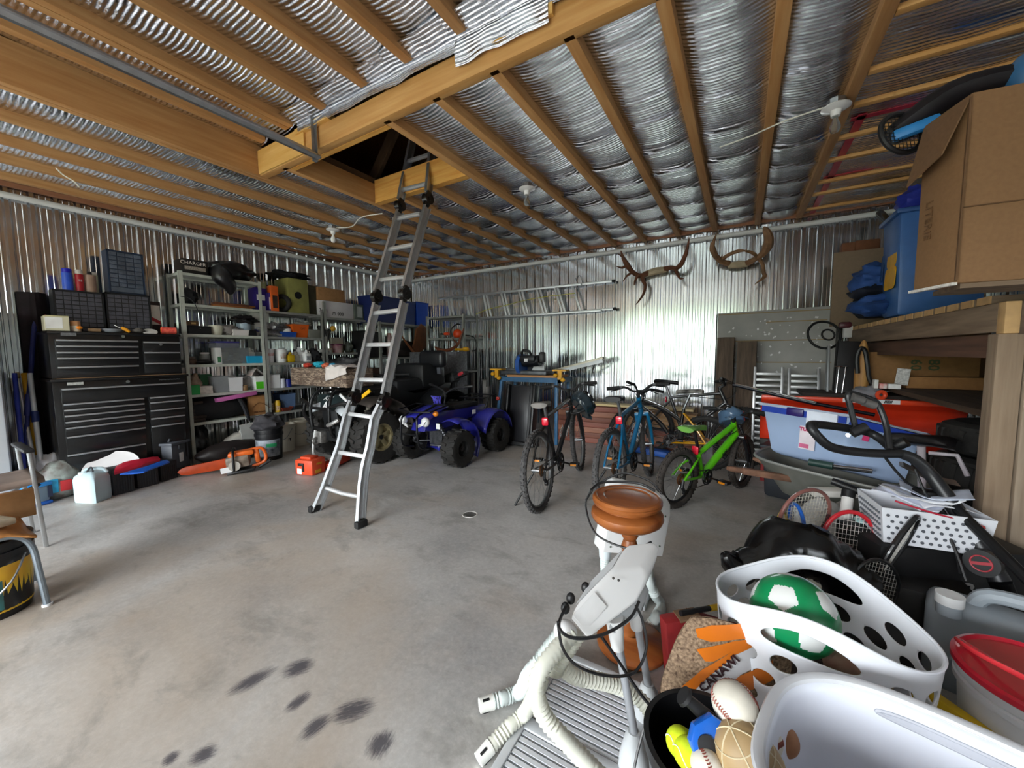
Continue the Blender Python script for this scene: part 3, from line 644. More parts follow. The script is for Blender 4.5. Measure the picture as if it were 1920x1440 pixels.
p=X(283,622,-5.390); b=B(); b.lathe([(0,0),(.05,.0),(.062,.01),(.058,.012),(0,.006)],c=(p.x-.03,p.y,zo+.012),n=24,axis=(.5,-.1,.8)); one('saucer',b,M('e9e6df',.3),'white saucer tilted on the tool chest top','plate')
y0,y1=X(305,622,-5.410).y,X(331,620,-5.410).y; b=B(); b.cyl((-5.450,y0,zo+.04),(-5.430,y1,zo+.04),.038,n=18); b.m=1; b.cyl((-5.450,y0-.004,zo+.04),(-5.430,y1+.004,zo+.04),.03,n=14); one('twine_roll',b,[M('e0303c',.7,var=.5,sc=50,c2='ff7a5a'),M('f06a20',.6)],'red and orange spool of twine at the right end of the tool chest top','spool')
# clipboard with white page behind the organisers
t=T('clipboard','dark clipboard with a white page and red stripe, right of the black organisers','clipboard'); y0,y1=X(284,590,-5.700).y,X(302,590,-5.700).y; za,zb=X(293,612,-5.700).z,X(293,566,-5.700).z
b=B(); b.bx((-5.720,y0-.08,zo),(-5.700,y1,zb),bev=.004); part('board',b,M('2a1414',.6),t,smooth=False); b=B(); b.bx((-5.700,y0-.06,za+.02),(-5.697,y1-.008,zb-.04)); part('page',b,M('ece4d8',.7),t,smooth=False)
b=B(); b.mesh([(-5.696,y0-.06,za+.14),(-5.696,y0-.06,za+.10),(-5.696,y1-.01,za+.02),(-5.696,y1-.01,za+.06)],[(0,1,2,3)]); part('stripe',b,M('b52430',.6),t,smooth=False)
# left of the chest: dark jacket, long handled tools, fridge
JK=M('1a0f12',.9,var=.4,sc=12,bump=.4)
y0,y1=X(53,600,-5.82).y,X(96,600,-5.82).y; zt=X(80,548,-5.75).z
b=B(); cy=(y0+y1)/2; w=(y1-y0)/2+.02
b.grid(lambda u,v:V((-5.86+.06*math.sin(u*PI)*(1-.2*v)+.02*nz((u*6,v*5,1)),cy-.03+(u-.5)*2*w*(1-.05*v),zt-v*(zt-.35)+.01*nz((u*5,v*8,2)))),16,24)
b.grid(lambda u,v:V((-5.885,cy-.03+(u-.5)*2*w,zt-v*(zt-.35))),2,2)
t=T('jacket','dark maroon jacket hanging on the wall left of the tool chest','jacket'); part('body',b,JK,t); b=B(); p=X(84,590,-5.78); b.bar(p,p+V((0,.01,-.12)),.03,.01); part('red_strap',b,M('8e1a24',.7),t)
# ---- fridge edge
t=T('refrigerator','pale grey upright refrigerator at the far left against the wall','refrigerator')
b=B(); b.bx((-5.86,-.12,.03),(-5.30,.545,1.70),bev=.012); part('cabinet',b,M('b9bec4',.35,var=.05,coat=.3),t); b=B(); b.bx((-5.87,-.13,1.70),(-5.29,.555,1.74),bev=.008); part('top_trim',b,BLK,t); b=B(); b.bx((-5.30,.50,1.52),(-5.27,.56,1.60),bev=.006); part('hinge',b,BLK,t)
b=B(); b.bx((-5.298,-.1,.08),(-5.255,.535,1.68),bev=.012); part('door',b,M('cfd4da',.35,var=.04,coat=.3),t)
# ---- long handled tools leaning at the wall between fridge and chest
def pole(p,q,r,mat,label,name='long_pole',collar=None,tip=None,cat='pole'):
    p,q=V(p),V(q); p=q+(p-q)*((q.z-.012)/(q.z-p.z)); t=T(name,label,cat); b=B(); b.cyl(p,q,r,n=12); part('shaft',b,mat,t)
    p,q=V(p),V(q)
    if collar: b=B(); c=p+(q-p)*collar[0]; d=(q-p).normalized(); b.cyl(c-d*collar[2],c+d*collar[2],r*1.4,n=12); part('grip',b,collar[1],t)
    if tip: b=B(); d=(q-p).normalized(); b.box(V(p)+d*.03,tip[0],bev=.006); part('head',b,tip[1],t)
    return t
NAVY=M('1e2763',.5,var=.15); 
pole(X(50,800,-5.60),X(66,590,-5.84),.017,NAVY,'dark blue long handle leaning on the wall beside the refrigerator',collar=(.5,M('2a3170',.5),.1))
pole(X(72,870,-5.58),X(46,700,-5.78),.024,M('d9a21c',.45,var=.1),'mustard yellow handle leaning on the wall left of the tool cabinet')
pole(X(58,840,-5.54),X(33,710,-5.74),.017,M('c6c9cc',.3,.7),'bare silver pole leaning between the refrigerator and the yellow handle')
pole(X(76,860,-5.50),X(56,700,-5.68),.018,M('d3d8dc',.35,.3),'white pole with a blue collar leaning left of the tool cabinet',collar=(.65,M('25346b',.5),.05))
pole(X(45,880,-5.47),X(27,700,-5.66),.016,M('2b3a9a',.5),'bright blue handle leaning closest to the refrigerator')
# ================================================================= SHELVING along the left wall
SG=M('9a9b96',.45,.25,var=.12,sc=20); SGW=M('c3c8bd',.45,.1,var=.1,sc=20)
def shelf_unit(label,x0,x1,y0,y1,zs,ztop,group='grey metal shelving units',mat=SG,axis='y',post=.038):
    t=T('shelving_unit',label,'shelves',group)
    for x in (x0,x1):
        for y in (y0,y1):
            b=B(); sx=1 if x==x0 else -1; sy=1 if y==y0 else -1
            b.bx((x,y,0),(x+sx*post,y+sy*.004,ztop)); b.bx((x,y,0),(x+sx*.004,y+sy*post,ztop)); part('post',b,mat,t,smooth=False)
    for z in zs:
        b=B(); b.bx((x0+.005,y0+.005,z-.006),(x1-.005,y1-.005,z)); b.bx((x1-.012,y0+.005,z-.032),(x1-.006,y1-.005,z)); b.bx((x0+.006,y0+.005,z-.032),(x0+.012,y1-.005,z)); b.bx((x0+.006,y0+.005,z-.032),(x1-.006,y0+.011,z)); b.bx((x0+.006,y1-.011,z-.032),(x1-.006,y1-.005,z)); part('shelf',b,mat,t,smooth=False)
    return t
SF=-5.53; SBK=-5.89
ya=1.862; yb_=2.742; yc=3.60
Z1=[2.262,1.908,1.558,1.198,.842,.505]
shelf_unit('grey six-tier metal shelving unit right of the tool chest',SBK,SF,ya,yb_-.006,Z1,2.275,mat=SGW)
shelf_unit('grey metal shelving unit holding the yellow-green case, beside the six-tier unit',SBK,SF,yb_,yc,Z1[1:],1.96)
shelf_unit('grey metal shelving unit holding the white printed carton',SBK,SF,yc+.02,4.44,[1.885,1.335,.9,.45],2.12)
shelf_unit('grey metal shelving unit under the blue totes in the corner',-5.72,-5.30,4.47,5.70,[1.85,1.25,.8],1.86)
shelf_unit('bare grey metal rack against the back wall holding the small orange chainsaw',-5.02,-4.14,5.30,5.72,[1.97,1.585,1.0],1.99)
LBL=WHITEP
def sit(name,label,cat,p0,p1,yt,z,mat,kind='box',dep=.2,xf=None,lid=None,lab=None,taper=.9,txtr=None,group=None,tcol=None):
    "an item standing on a shelf at height z between pixel columns p0..p1, top at pixel row yt"
    xf=xf if xf is not None else SF-.03; y0,y1=X(p0,yt,xf).y,X(p1,yt,xf).y; zt=X((p0+p1)/2,yt,xf).z; z=z+.001; h=max(.02,zt-z); cy=(y0+y1)/2; w=y1-y0
    t=T(name,label,cat,group); b=B(); hb=h-(.02 if lid else 0); xc=xf-dep/2
    if kind=='box': b.bx((xf-dep,y0,z),(xf,y1,z+hb),bev=.004)
    elif kind=='tub':
        k=taper
        for s,(hx,hy) in (('o',(dep/2,w/2)),): 
            o=[(xc+sx*hx*q,cy+sy*hy*q,zz) for q,zz in ((k,z),(1,z+hb)) for sx,sy in ((-1,-1),(1,-1),(1,1),(-1,1))]
            i_=[(xc+sx*(hx*q-.006),cy+sy*(hy*q-.006),zz) for q,zz in ((1,z+hb),(k,z+.008)) for sx,sy in ((-1,-1),(1,-1),(1,1),(-1,1))]
            v=o+i_; f=[(0,3,2,1),(0,1,5,4),(1,2,6,5),(2,3,7,6),(3,0,4,7),(4,5,9,8),(5,6,10,9),(6,7,11,10),(7,4,8,11),(8,9,13,12),(9,10,14,13),(10,11,15,14),(11,8,12,15),(12,13,14,15)]
            b.mesh(v,f)
            b.tube([(xc+sx*hx,cy+sy*hy,z+hb) for sx,sy in ((-1,-1),(1,-1),(1,1),(-1,1))],.006,n=6,closed=True)
    elif kind=='jar': r=w/2; xc=xf-r; b.lathe([(0,0),(r*.95,0),(r,h*.06),(r,hb*.82),(r*.8,hb*.93),(r*.8,hb),(0,hb)],c=(xc,cy,z),n=20)
    elif kind=='pail': r=w/2; xc=xf-r; b.lathe([(0,0),(r*taper,0),(r*.99,hb*.9),(r*1.02,hb*.9),(r*1.02,hb),(r*.96,hb),(r*.94,hb*.9),(r*taper*.95,.01),(0,.01)],c=(xc,cy,z),n=24)
    elif kind=='jug':
        r=w/2; xc=xf-dep/2; b.box((xc,cy,z+hb*.36),(dep,w,hb*.72),bev=min(w,dep)*.18); b.lathe([(r*.8,hb*.68),(r*.45,hb*.85),(r*.34,hb*.9),(r*.34,hb),(0,hb)],c=(xc,cy,z),n=16); b.tube([(xc,cy+r*.5,z+hb*.9),(xc,cy+r*.95,z+hb*.86),(xc,cy+r*.9,z+hb*.6)],r*.12,n=8,sub=3)
    elif kind=='heap':
        b.sph((xc,cy,z+h*.5),(dep/2,w/2,h*.5),n=22,m=14,fn=lambda d:1+.32*nz((d.x*2.3+p0,d.y*2.3,d.z*2.3+yt))+.1*nz((d.x*6,d.y*6+p1,d.z*6)))
        b.warp(lambda c:(c.x,c.y,max(c.z,z)))
    part('body',b,mat,t,ang=40)
    if lid:
        b=B()
        if kind in ('jar','pail','jug'): r=w/2*(.84 if kind=='jar' else .4 if kind=='jug' else 1.05); b.lathe([(r,0),(r,.018),(r*.96,.022),(0,.022)],c=(xc,cy,z+hb),n=20)
        else: b.bx((xf-dep-.005,y0-.005,z+hb),(xf+.005,y1+.005,z+hb+.02),bev=.004)
        part('lid',b,lid,t)
    if lab:
        b=B(); m,u0,u1,v0,v1=lab
        if kind in ('jar','pail'):
            r=w/2*1.012; 
            if kind=='pail': r*=.99
            b.lathe([(r*(1-(1-taper)*(1-v0)*(kind=='pail')),h*v0),(r*(1-(1-taper)*(1-v1)*(kind=='pail')),h*v1)],c=(xc,cy,z),n=14,a0=(u0-.5)*2.4,a1=(u1-.5)*2.4)
        else: b.bx((xf-.001,y0+w*u0,z+h*v0),(xf+.002,y0+w*u1,z+h*v1))
        part('label_sheet',b,m,t,smooth=False)
    if txtr: 
        for k,(s,sz,u,v) in enumerate(txtr): part('lettering',txt(s,sz,fr((xf+.004,y0+w*u,z+h*v),(0,1,0),(0,0,1)),.001),tcol or BLK,t,smooth=False)
    return t
za,zb,zc,zd,ze,zf=Z1
CARD=M('a5794d',.8,var=.1,sc=30); CARD2=M('9a6f46',.8,var=.12,sc=30); BAGM=M('141316',.28,var=.3,bump=.5,sc=14); CLR=M('dfe6ea',.1,var=.05,trans=.75); CLRB=M('9db4dd',.12,var=.1,trans=.7)
# tier 1
sit('charger_box','black battery charger box with red and yellow print on the top tier','box',341,389,487,za,M('17120f',.5,var=.2),dep=.24,txtr=[('CHARGER',.055,.42,.72)],tcol=M('e8e0d6',.5),lab=(M('9d9488',.5,var=.5,sc=60),.08,.9,.25,.5))
def bag(name,label,cat,c,r,mat,seed,amp=.3,n=28,flat=True,group=None,drape=None):
    b=B(); c=V(c); b.sph(c,r,n=n,m=n*2//3,fn=lambda d:1+amp*nz((d.x*2,d.y*2,d.z*2),1,seed)+amp*.45*nz((d.x*5,d.y*5,d.z*5),1,seed+5)+amp*.2*abs(nz((d.x*11,d.y*11,d.z*11),1,seed)))
    zz=c.z-r[2]*.82
    if flat: b.warp(lambda p:(p.x,p.y,max(p.z,zz)))
    if drape: b.tube([V(q) for q in drape[0]],drape[1],n=10,sub=4)
    return one(name,b,mat,label,cat,group,ang=60)
ym=X(432,515,SF).y
bag('garbage_bag','crumpled black plastic bag hanging over the edge of the top tier','bag',(SF-.16,ym+.07,za+.11),(.17,.27,.125),BAGM,3,amp=.32,drape=([(SF-.02,ym-.12,za+.1),(SF+.03,ym-.10,za+.0),(SF+.03,ym-.03,za-.1),(SF+.02,ym-.02,za-.2)],[.09,.11,.08,.02]))
# tier 2
sit('helmet_bag','round black padded bag at the left of the second tier','bag',344,376,539,zb,M('1b1b1f',.7,var=.2,bump=.2),kind='heap',dep=.26)
b=B(); p=X(350,560,SF+.012); b.tube([p+V((-.02,-.05,.02)),p+V((0,.02,.01)),p+V((.005,.07,-.05)),p+V((0,.10,-.13)),p+V((0,.13,-.2))],.012,n=6,flat=.3,sub=4); one('strap',b,M('2a2a2e',.8),'black webbing strap hanging from the second tier','strap')
def planks(label,px0,px1,z,n,mats,seed,name='board_offcut'):
    rr=random.Random(seed)
    y0,y1=X(px0,560,SF-.05).y,X(px1,560,SF-.05).y
    for i in range(n):
        b=B(); x=SF-.06-.07*(i%4); zz=z+.002+.026*(i//4); a=rr.uniform(-.02,.02); b.box((x,(y0+y1)/2+rr.uniform(-.04,.04),zz+.012),(.06,(y1-y0)*rr.uniform(.7,1),.024),rot=a*.3,bev=.003); one(name,b,mats[i%len(mats)],label[i],'board','wood offcuts on the second tier')
WA=wood('8a4f2a','c0793f','y',.5,3); WB=wood('5a2f1e','7d4a2f','y',.5,3); WC=wood('b5703a','d99555','y',.5,3)
planks(['orange-brown board at the shelf edge, lowest of the offcuts on the second tier','dark red-brown board second from the edge on the second tier','tan board third from the edge on the second tier','brown board furthest back on the second tier','pale orange board on top of the offcuts at the shelf edge','dark board on top of the offcuts behind the pale orange one'],395,480,zb,6,[WA,WB,WC],4)
sit('carton','purple carton with white lettering on the second tier by the post','box',478,500,540,zb,M('2c1a78',.5,var=.1),dep=.2,xf=SF-.08,lab=(WHITEP,.1,.8,.45,.7)); 
sit('carton','narrow purple and white carton right of the post on the second tier','box',502,511,549,zb,M('3b2a86',.5,var=.1),dep=.16,lab=(WHITEP,.2,.8,.1,.75))
sit('tool_pack','orange hanging tool pack standing on edge beside the yellow-green case','package',507,521,536,zb,M('e2641e',.45,var=.1),dep=.1,xf=SF-.005,lab=(M('3a2a22',.4,var=.5,sc=50),.2,.85,.12,.62))
b=B(); p=X(531,560,SF-.06); b.tor((SF-.1,p.y,zb+.13),.095,.034,axis=(.6,-.8,0),n=30,m=12); one('rubber_ring',b,RUB,'small black tyre standing between the orange pack and the yellow-green case','tyre')
t=sit('speaker_case','yellow-green plywood case with a round black hole on the second tier','case',539,577,523,zb,M('8e8c4c',.6,var=.15),dep=.34)
p=X(559,554,SF-.03); b=B(); b.cyl((p.x-.002,p.y,p.z),(p.x+.004,p.y,p.z),.052,n=26); part('port_hole',b,M('0b0b0c',.6),t)
bag('black_cloth','bunched black cloth lying on top of the yellow-green case','cloth',(SF-.2,X(545,516,SF-.15).y,X(545,523,SF-.15).z+.045),(.16,.26,.055),M('0e0d10',.85,var=.3),11,amp=.5)
sit('dark_crate','dark olive crate behind the yellow-green case and brown carton','crate',578,600,536,zb,M('3c3a28',.7,var=.3),dep=.2,xf=SF-.1)
# carton stack on unit 3
zu=1.885
t=sit('carton','white printed carton on the lower right shelving unit','box',597,662,566,zu,M('d9d6d8',.7,var=.04),dep=.28,xf=SF-.045,txtr=[('75 000',.075,.52,.25),('36-1',.085,.12,.38)])
sit('carton','plain brown cardboard carton standing on the white printed carton','box',596,646,541,X(630,566,SF-.045).z+.002,CARD,dep=.25,xf=SF-.05)
sit('tin_box','grey-green box beside the white printed carton','box',664,681,571,zu,M('5c6660',.5,var=.2),dep=.2,xf=SF-.03,lab=(M('b9bdb9',.6),.3,.85,.15,.85))
sit('round_tin','dark olive round container at the end beside the grey-green box','container',682,692,575,zu,M('4b4a3e',.6,var=.2),kind='jar',xf=SF-.03)
# tier 3
sit('tool_case','flat black tool case on the third tier','case',353,396,611,zc,M('15161a',.4,var=.2),dep=.26,txtr=[('-',.05,.5,.75)],tcol=WHITEP)
sit('small_box','small brown box lying on the black tool case','box',352,373,602,X(374,611,SF-.03).z+.002,M('5b4026',.6,var=.2),dep=.14,xf=SF-.06,lab=(M('c9a56a',.6),.3,.7,.3,.7))
sit('plastic_bowl','cream plastic bowl on the third tier','bowl',396,423,610,zc,M('d5d2bd',.4,var=.05),kind='pail',taper=.75)
bag('plastic_bag','clear crumpled plastic bag on the third tier beside the cream bowl','bag',(SF-.14,X(434,617,SF-.1).y,zc+.06),(.1,.14,.07),M('b8b0ac',.2,trans=.5),21,amp=.5)
sit('clear_tub','pale blue round tub filled with dark parts on the third tier','tub',449,475,605,zc,M('a9bccc',.3,var=.1),kind='pail',taper=.94,xf=SF-.07)
bag('dark_parts','tangle of dark parts heaped in the pale blue tub','parts',(SF-.16,X(462,600,SF-.1).y,X(462,605,SF-.07).z+.035),(.1,.13,.06),M('1d191b',.5,var=.4),31,amp=.9)
sit('tray','white shallow tray in front on the third tier','tray',437,467,619,zc,M('e3dedb',.4,var=.06),kind='tub',dep=.1,xf=SF-.01)
sit('battery_pack','small black box beside the white tray on the third tier','box',467,481,619,zc,BLK,dep=.08,xf=SF-.015)
sit('carton','upright white carton with a blue base behind the post on the third tier','box',475,504,587,zc,M('e2e0da',.6,var=.04),dep=.1,xf=SF-.14,lab=(M('33358c',.5),.0,1,.2,.3))
bag('metal_fittings','heap of grey metal fittings on the third tier right of the post','parts',(SF-.13,X(511,615,SF-.1).y,zc+.08),(.1,.19,.09),M('8b8a8c',.35,.6,var=.5,sc=40),41,amp=.9)
sit('plastic_bowl','blue plastic dish on the third tier','bowl',527,556,623,zc,M('1c4fb0',.4),kind='tub',dep=.14,xf=SF-.01)
b=B(); p=X(537,619,SF-.1); b.lathe([(0,0),(.055,0),(.06,.04),(.04,.055),(0,.055)],c=(SF-.09,p.y,X(540,623,SF-.05).z+.002),n=20); one('tape_roll',b,WHITEP,'white tape roll lying in the blue dish','tape')
b=B(); b.tor((SF-.12,X(549,614,SF-.1).y,zc+.10),.055,.022,axis=(1,.2,0),n=22); one('tape_roll',b,BLK,'black tape roll standing beside the orange bin','tape')
t=sit('orange_bin','bright orange plastic bin on the third tier','bin',548,579,609,zc,M('e8681a',.4,var=.05),kind='tub',dep=.2,taper=.82,txtr=[('CAT',.04,.62,.7)],tcol=M('7d4a2a',.5))
bag('plastic_bag','crumpled clear wrapping sticking out of the orange bin','bag',(SF-.14,X(571,607,SF-.1).y,X(565,609,SF-.03).z+.02),(.08,.11,.035),M('d9d7d4',.3,trans=.3),51,amp=.7)
sit('steel_box','flat grey metal box right of the orange bin','box',579,602,618,zc,M('7f8078',.5,var=.15),dep=.2)
# tier 4
sit('glass_jar','brown glass jar at the left of the fourth tier','jar',351,371,669,zd,M('6e5a50',.15,var=.3,trans=.3),kind='jar',lid=M('4a3c34',.5))
sit('baking_pan','round black pan standing on edge on the fourth tier','pan',370,401,674,zd,M('0f0d0d',.5,var=.2),kind='heap',dep=.08,xf=SF-.01)
sit('plastic_jar','clear jar with a white lid behind the black pan','jar',377,397,661,zd,M('c9cec9',.15,trans=.4),kind='jar',xf=SF-.14,lid=WHITEP)
sit('milk_carton','white carton with a green print at the left end of the clear bin','carton',403,415,652,zd,M('e8e9e6',.5,var=.04),dep=.12,lab=(M('3c7a52',.5,var=.4,sc=60),.3,.8,.1,.45))
t=sit('clear_bin','large clear plastic bin of packets on the fourth tier','bin',414,466,653,zd,M('c3cacc',.1,var=.08,trans=.72),kind='tub',dep=.28,taper=.97)
for i,(u,v,c) in enumerate(((.2,.2,'b9bd7a'),(.45,.15,'d9d7cf'),(.7,.3,'c8c4a8'),(.35,.4,'a8b08c'),(.85,.15,'e4e2dc'))):
    y0,y1=X(414,660,SF-.03).y,X(466,660,SF-.03).y; b=B(); b.box((SF-.16-.02*(i%2),y0+(y1-y0)*u,zd+.06+.2*v*.5),(.1,.09,.05),rot=Mx.Rotation(.5*i,4,'X'),bev=.01); one('packet',b,M(c,.5),['olive packet low at the left in the clear bin','pale grey packet low in the middle of the clear bin','beige packet at the right in the clear bin','grey-green packet lying high in the clear bin','white packet in the right corner of the clear bin'][i],'packet')
sit('clear_lid_box','low clear box with a purple lid standing on the clear bin','box',404,448,640,X(440,653,SF-.03).z+.004,M('b9bccb',.1,trans=.6),dep=.2,xf=SF-.08,lid=M('3d3a8c',.4))
sit('milk_jug','translucent white jug with a coloured label on the fourth tier by the post','jug',462,479,652,zd,M('eceee9',.3,var=.03),kind='jug',dep=.12,xf=SF-.1)
sit('cyan_bin','bright cyan plastic bin on the fourth tier','bin',463,496,668,zd,M('16a7d8',.35,var=.05),kind='tub',dep=.16,taper=.94,xf=SF-.005)
sit('plastic_jar','clear deli tub behind the cyan bin','tub',480,497,660,zd,M('d3d6d5',.2,trans=.4),kind='pail',xf=SF-.18)
sit('paint_pail','white pail with a red band right of the post on the fourth tier','pail',498,517,654,zd,M('e9e9ec',.4,var=.03),kind='pail',lid=WHITEP,lab=(M('c8402c',.5),.2,.9,.5,.72))
sit('paint_pail','white tub with a green and red label on the fourth tier','pail',521,541,655,zd,M('eef0ee',.35,var=.03),kind='pail',taper=.9,lid=WHITEP,lab=(M('3f7d54',.5,c2='c25a3a',sc=60),.3,.95,.3,.75))
sit('oil_jug','jug of yellow liquid on the fourth tier','jug',541,553,660,zd,M('c9a516',.25,var=.1),kind='jug',dep=.1)
sit('clear_jug','clear jug next to the yellow one','jug',551,562,659,zd,M('d9d6c6',.2,trans=.4),kind='jug',dep=.1,xf=SF-.05)
sit('chemical_jug','white jug behind, right of the clear jug','jug',556,573,651,zd,M('eeefef',.35,var=.03),kind='jug',dep=.12,xf=SF-.1)
sit('chemical_jug','white jug with dark print in front of the black cap','jug',572,584,656,zd,M('f1f1f1',.35,var=.03),kind='jug',dep=.11,xf=SF-.02,lab=(M('8e9094',.5,var=.6,sc=60),.2,.8,.15,.5))
sit('peaked_hat','black peaked cap at the right end of the fourth tier','cap',583,608,654,zd,M('1d1d20',.8,var=.15),kind='heap',dep=.24,xf=SF-.01)
# tier 5
sit('seed_bag','brown and pink string bag on the fifth tier, left end','bag',357,383,703,ze,M('a8917e',.8,var=.3,sc=25),kind='heap',dep=.2)
sit('green_box','dark green box behind the string bag on the fifth tier','box',374,397,702,ze,M('2f6b42',.5,var=.1),dep=.14,xf=SF-.16)
sit('green_box','bright green box low at the left end of the fifth tier','box',358,375,722,ze,M('239a4a',.45,var=.05),dep=.14,xf=SF-.0)
sit('book','stack of pale booklets on the fifth tier','booklets',374,399,724,ze,M('d5ccc2',.7,var=.2,sc=30),dep=.16,xf=SF-.005)
sit('clear_pail','translucent grey square tub on the fifth tier','tub',399,428,706,ze,M('b5babd',.2,var=.08,trans=.35),kind='tub',dep=.2,taper=.95)
sit('white_tub','plain white square tub on the fifth tier','tub',428,455,708,ze,M('eceeef',.35,var=.02),kind='tub',dep=.2,taper=.92)
sit('glass_jar','short brown jar between the white tub and the green-labelled tub','jar',456,467,722,ze,M('8a6a48',.25,var=.2),kind='jar')
sit('plastic_bag','clear bag of white packaging on the fifth tier','bag',455,478,706,ze,M('c9c3c0',.3,trans=.4),kind='heap',dep=.18,xf=SF-.13)
t=sit('green_pail','white tub with a bright green label beside the post on the fifth tier','pail',479,496,706,ze,M('eef0ee',.35,var=.02),kind='tub',dep=.17,taper=.94,lab=(M('4fc21e',.4,var=.1),.03,.97,.05,.6))
p=X(482,706,SF-.05); b=B(); y0,y1=X(470,700,SF-.06).y,X(496,700,SF-.06).y; zz=X(482,706,SF-.05).z+.012; ymid=(y0+y1)/2
b.mesh([(SF-.04,y0,zz),(SF-.04,y1,zz),(SF-.04,ymid-.02,zz+.10),(SF-.2,y0,zz),(SF-.2,y1,zz),(SF-.2,ymid-.02,zz+.10)],[(0,2,5,3),(1,4,5,2)]); b.mesh([(SF-.18,y0+.01,zz),(SF-.18,y1-.01,zz),(SF-.18,ymid-.02,zz+.09)],[(0,1,2)]); one('open_carton',b,M('dedbd9',.7,c2='a08a80',sc=5),'open white carton like a little roof on top of the green-labelled tub','carton',solid=.004)
sit('white_tub','squat white square tub right of the post on the fifth tier','tub',501,525,703,ze,M('e6e8ea',.35,var=.03),kind='tub',dep=.2,taper=.95)
sit('plastic_cup','upturned white plastic cup on the fifth tier','cup',525,537,710,ze,M('d9dce8',.3,var=.03),kind='pail',taper=1.15)
sit('plastic_cup','upturned dark blue cup beside the white one','cup',537,548,711,ze,M('1c2a8e',.35),kind='pail',taper=1.15)
# tier 6
rr=random.Random(5)
for i in range(6):
    b=B(); y0,y1=X(358,780,SF-.04).y,X(383,780,SF-.04).y; b.box((SF-.15,(y0+y1)/2+rr.uniform(-.02,.02),zf+.022+i*.042),(.24,y1-y0+rr.uniform(-.05,.03),.036),bev=.004); one('dark_board',b,wood('2a211c','4b3d33','y',.7,3),['lowest','second lowest','third','fourth','second highest','topmost'][i]+' dark board in the pile at the left of the bottom tier','board','dark boards on the bottom tier')
ym=X(425,770,SF).y
bag('duffel_bag','long black duffel bag filling the bottom tier under the pink board','bag',(SF-.17,ym-.03,zf+.145),(.18,.44,.17),M('121214',.7,var=.3,bump=.2),61,amp=.18)
b=B(); p=X(403,751,SF-.02); q=X(475,737,SF-.02); b.bar(p,q,.05,.2,up=(1,0,.1),bev=.004); t=one('foam_board',b,M('b6609a',.5,var=.08),'pink foam board laid slanting over the black duffel bag','board')
b=B(); ym2=X(456,760,SF).y; b.tube([(SF-.0,ym2-.04,zf+.25),(SF+.02,ym2,zf+.15),(SF+.022,ym2+.03,zf+.03),(SF+.02,ym2+.05,zf-.05)],[.05,.06,.05,.03],n=8,sub=4,flat=.5); one('jacket_sleeve',b,M('26262a',.8,var=.2),'dark grey garment sleeve hanging off the bottom tier beside the carton','garment')
t=sit('carton','brown cardboard carton on the bottom tier','box',465,501,742,zf,M('b1804f',.8,var=.08,sc=30),dep=.3,xf=SF+.0,txtr=[('LIVE PLANT',.028,.55,.15)],tcol=M('5a3a22',.7))
b=B(); p=X(484,758,SF+.004); b.tube([p+V((.004,-.06,-.03)),p+V((.004,.0,.02)),p+V((.004,.08,-.01)),p+V((.004,.14,-.06))],.003,n=6,sub=4); part('scrawl_mark',b,M('7a5230',.8),t)
sit('black_canister','black canister with a label, right of the brown carton','canister',501,515,738,zf,M('1a1a1c',.4,var=.2),kind='jar',xf=SF-.02,lab=(M('8a8070',.5,var=.6,sc=60),.1,.9,.15,.5))
sit('mustard_bottle','yellow squeeze bottle on the bottom tier','bottle',517,528,751,zf,M('d8ac1c',.4,var=.05),kind='jar',xf=SF-.02,lab=(M('8f2a22',.5,c2='e8d9a0',sc=60),.1,.9,.15,.55))
sit('blue_tub','translucent blue tub on the bottom tier','tub',527,554,739,zf,M('7f9cc8',.2,var=.1,trans=.4),kind='tub',dep=.22,xf=SF-.08)
sit('plate','flat black tray with a red rim on the bottom tier','tray',529,550,764,zf,M('15100f',.5,c2='a0452f',sc=4),kind='tub',dep=.18,xf=SF+.0,taper=.7)
# units 3 and 4 contents
zg=1.335
t=T('mallet','black garden tool with a round yellow knob standing on the lower right shelving','tool'); p=X(612,625,SF-.05); b=B(); b.tube([X(608,655,SF-.05),X(614,630,SF-.05),X(618,618,SF-.05)],.03,n=10,sub=3); b.tube([X(596,612,SF-.05),X(606,620,SF-.05),X(608,632,SF-.05)],[.02,.06,.05],n=10,sub=3); part('body',b,BLK,t); b=B(); b.sph(X(624,616,SF-.03),.045); part('knob',b,M('d9a32a',.4),t)
sit('notepad','beige notepad leaning on the shelf behind the pots','pad',622,643,633,zg,M('c9c6b2',.7,var=.05),dep=.05,xf=SF-.2)
sit('round_tub','round tub with a cream and purple lid on the lower right shelving','tub',628,647,645,zg,M('d8d2c4',.4,c2='8a3f5a',sc=3),kind='pail',lid=M('6b2446',.4),xf=SF-.04)
sit('spice_jar','small yellow-labelled jars on the lower right shelving','jar',616,626,653,zg,M('d8c06a',.4,c2='d9d6c9',sc=40),kind='jar',xf=SF-.02)
sit('clutter_box','low clear organiser box on the lower right shelving','box',600,622,655,zg,M('cfcfcb',.2,trans=.4),dep=.16,xf=SF-.01)
sit('boot','dark green rubber object standing on the lower right shelving','boot',653,664,640,zg,M('4a4f48',.7),kind='heap',dep=.18)
sit('blue_crate','teal blue crate with yellow edges on the lower right shelving','crate',666,684,655,zg,M('2f6378',.5,c2='b08a3a',sc=5),kind='tub',dep=.22)
sit('carry_case','black case on the upper half of the lower right shelving','case',680,704,620,1.44,M('101012',.5),dep=.3,xf=SF-.0)
bag('grey_bag','grey mottled bag on the shelf above the camouflage box','bag',(SF-.18,X(655,680,SF-.1).y,1.14),(.18,.33,.11),M('6d6d70',.8,var=.4,sc=25,bump=.4),71,amp=.4)
sit('brown_box','dark brown wooden box behind the ladder on the shelving','box',681,712,690,.9,M('4c352b',.7,var=.2),dep=.3,xf=SF+.0)
ux=-5.30
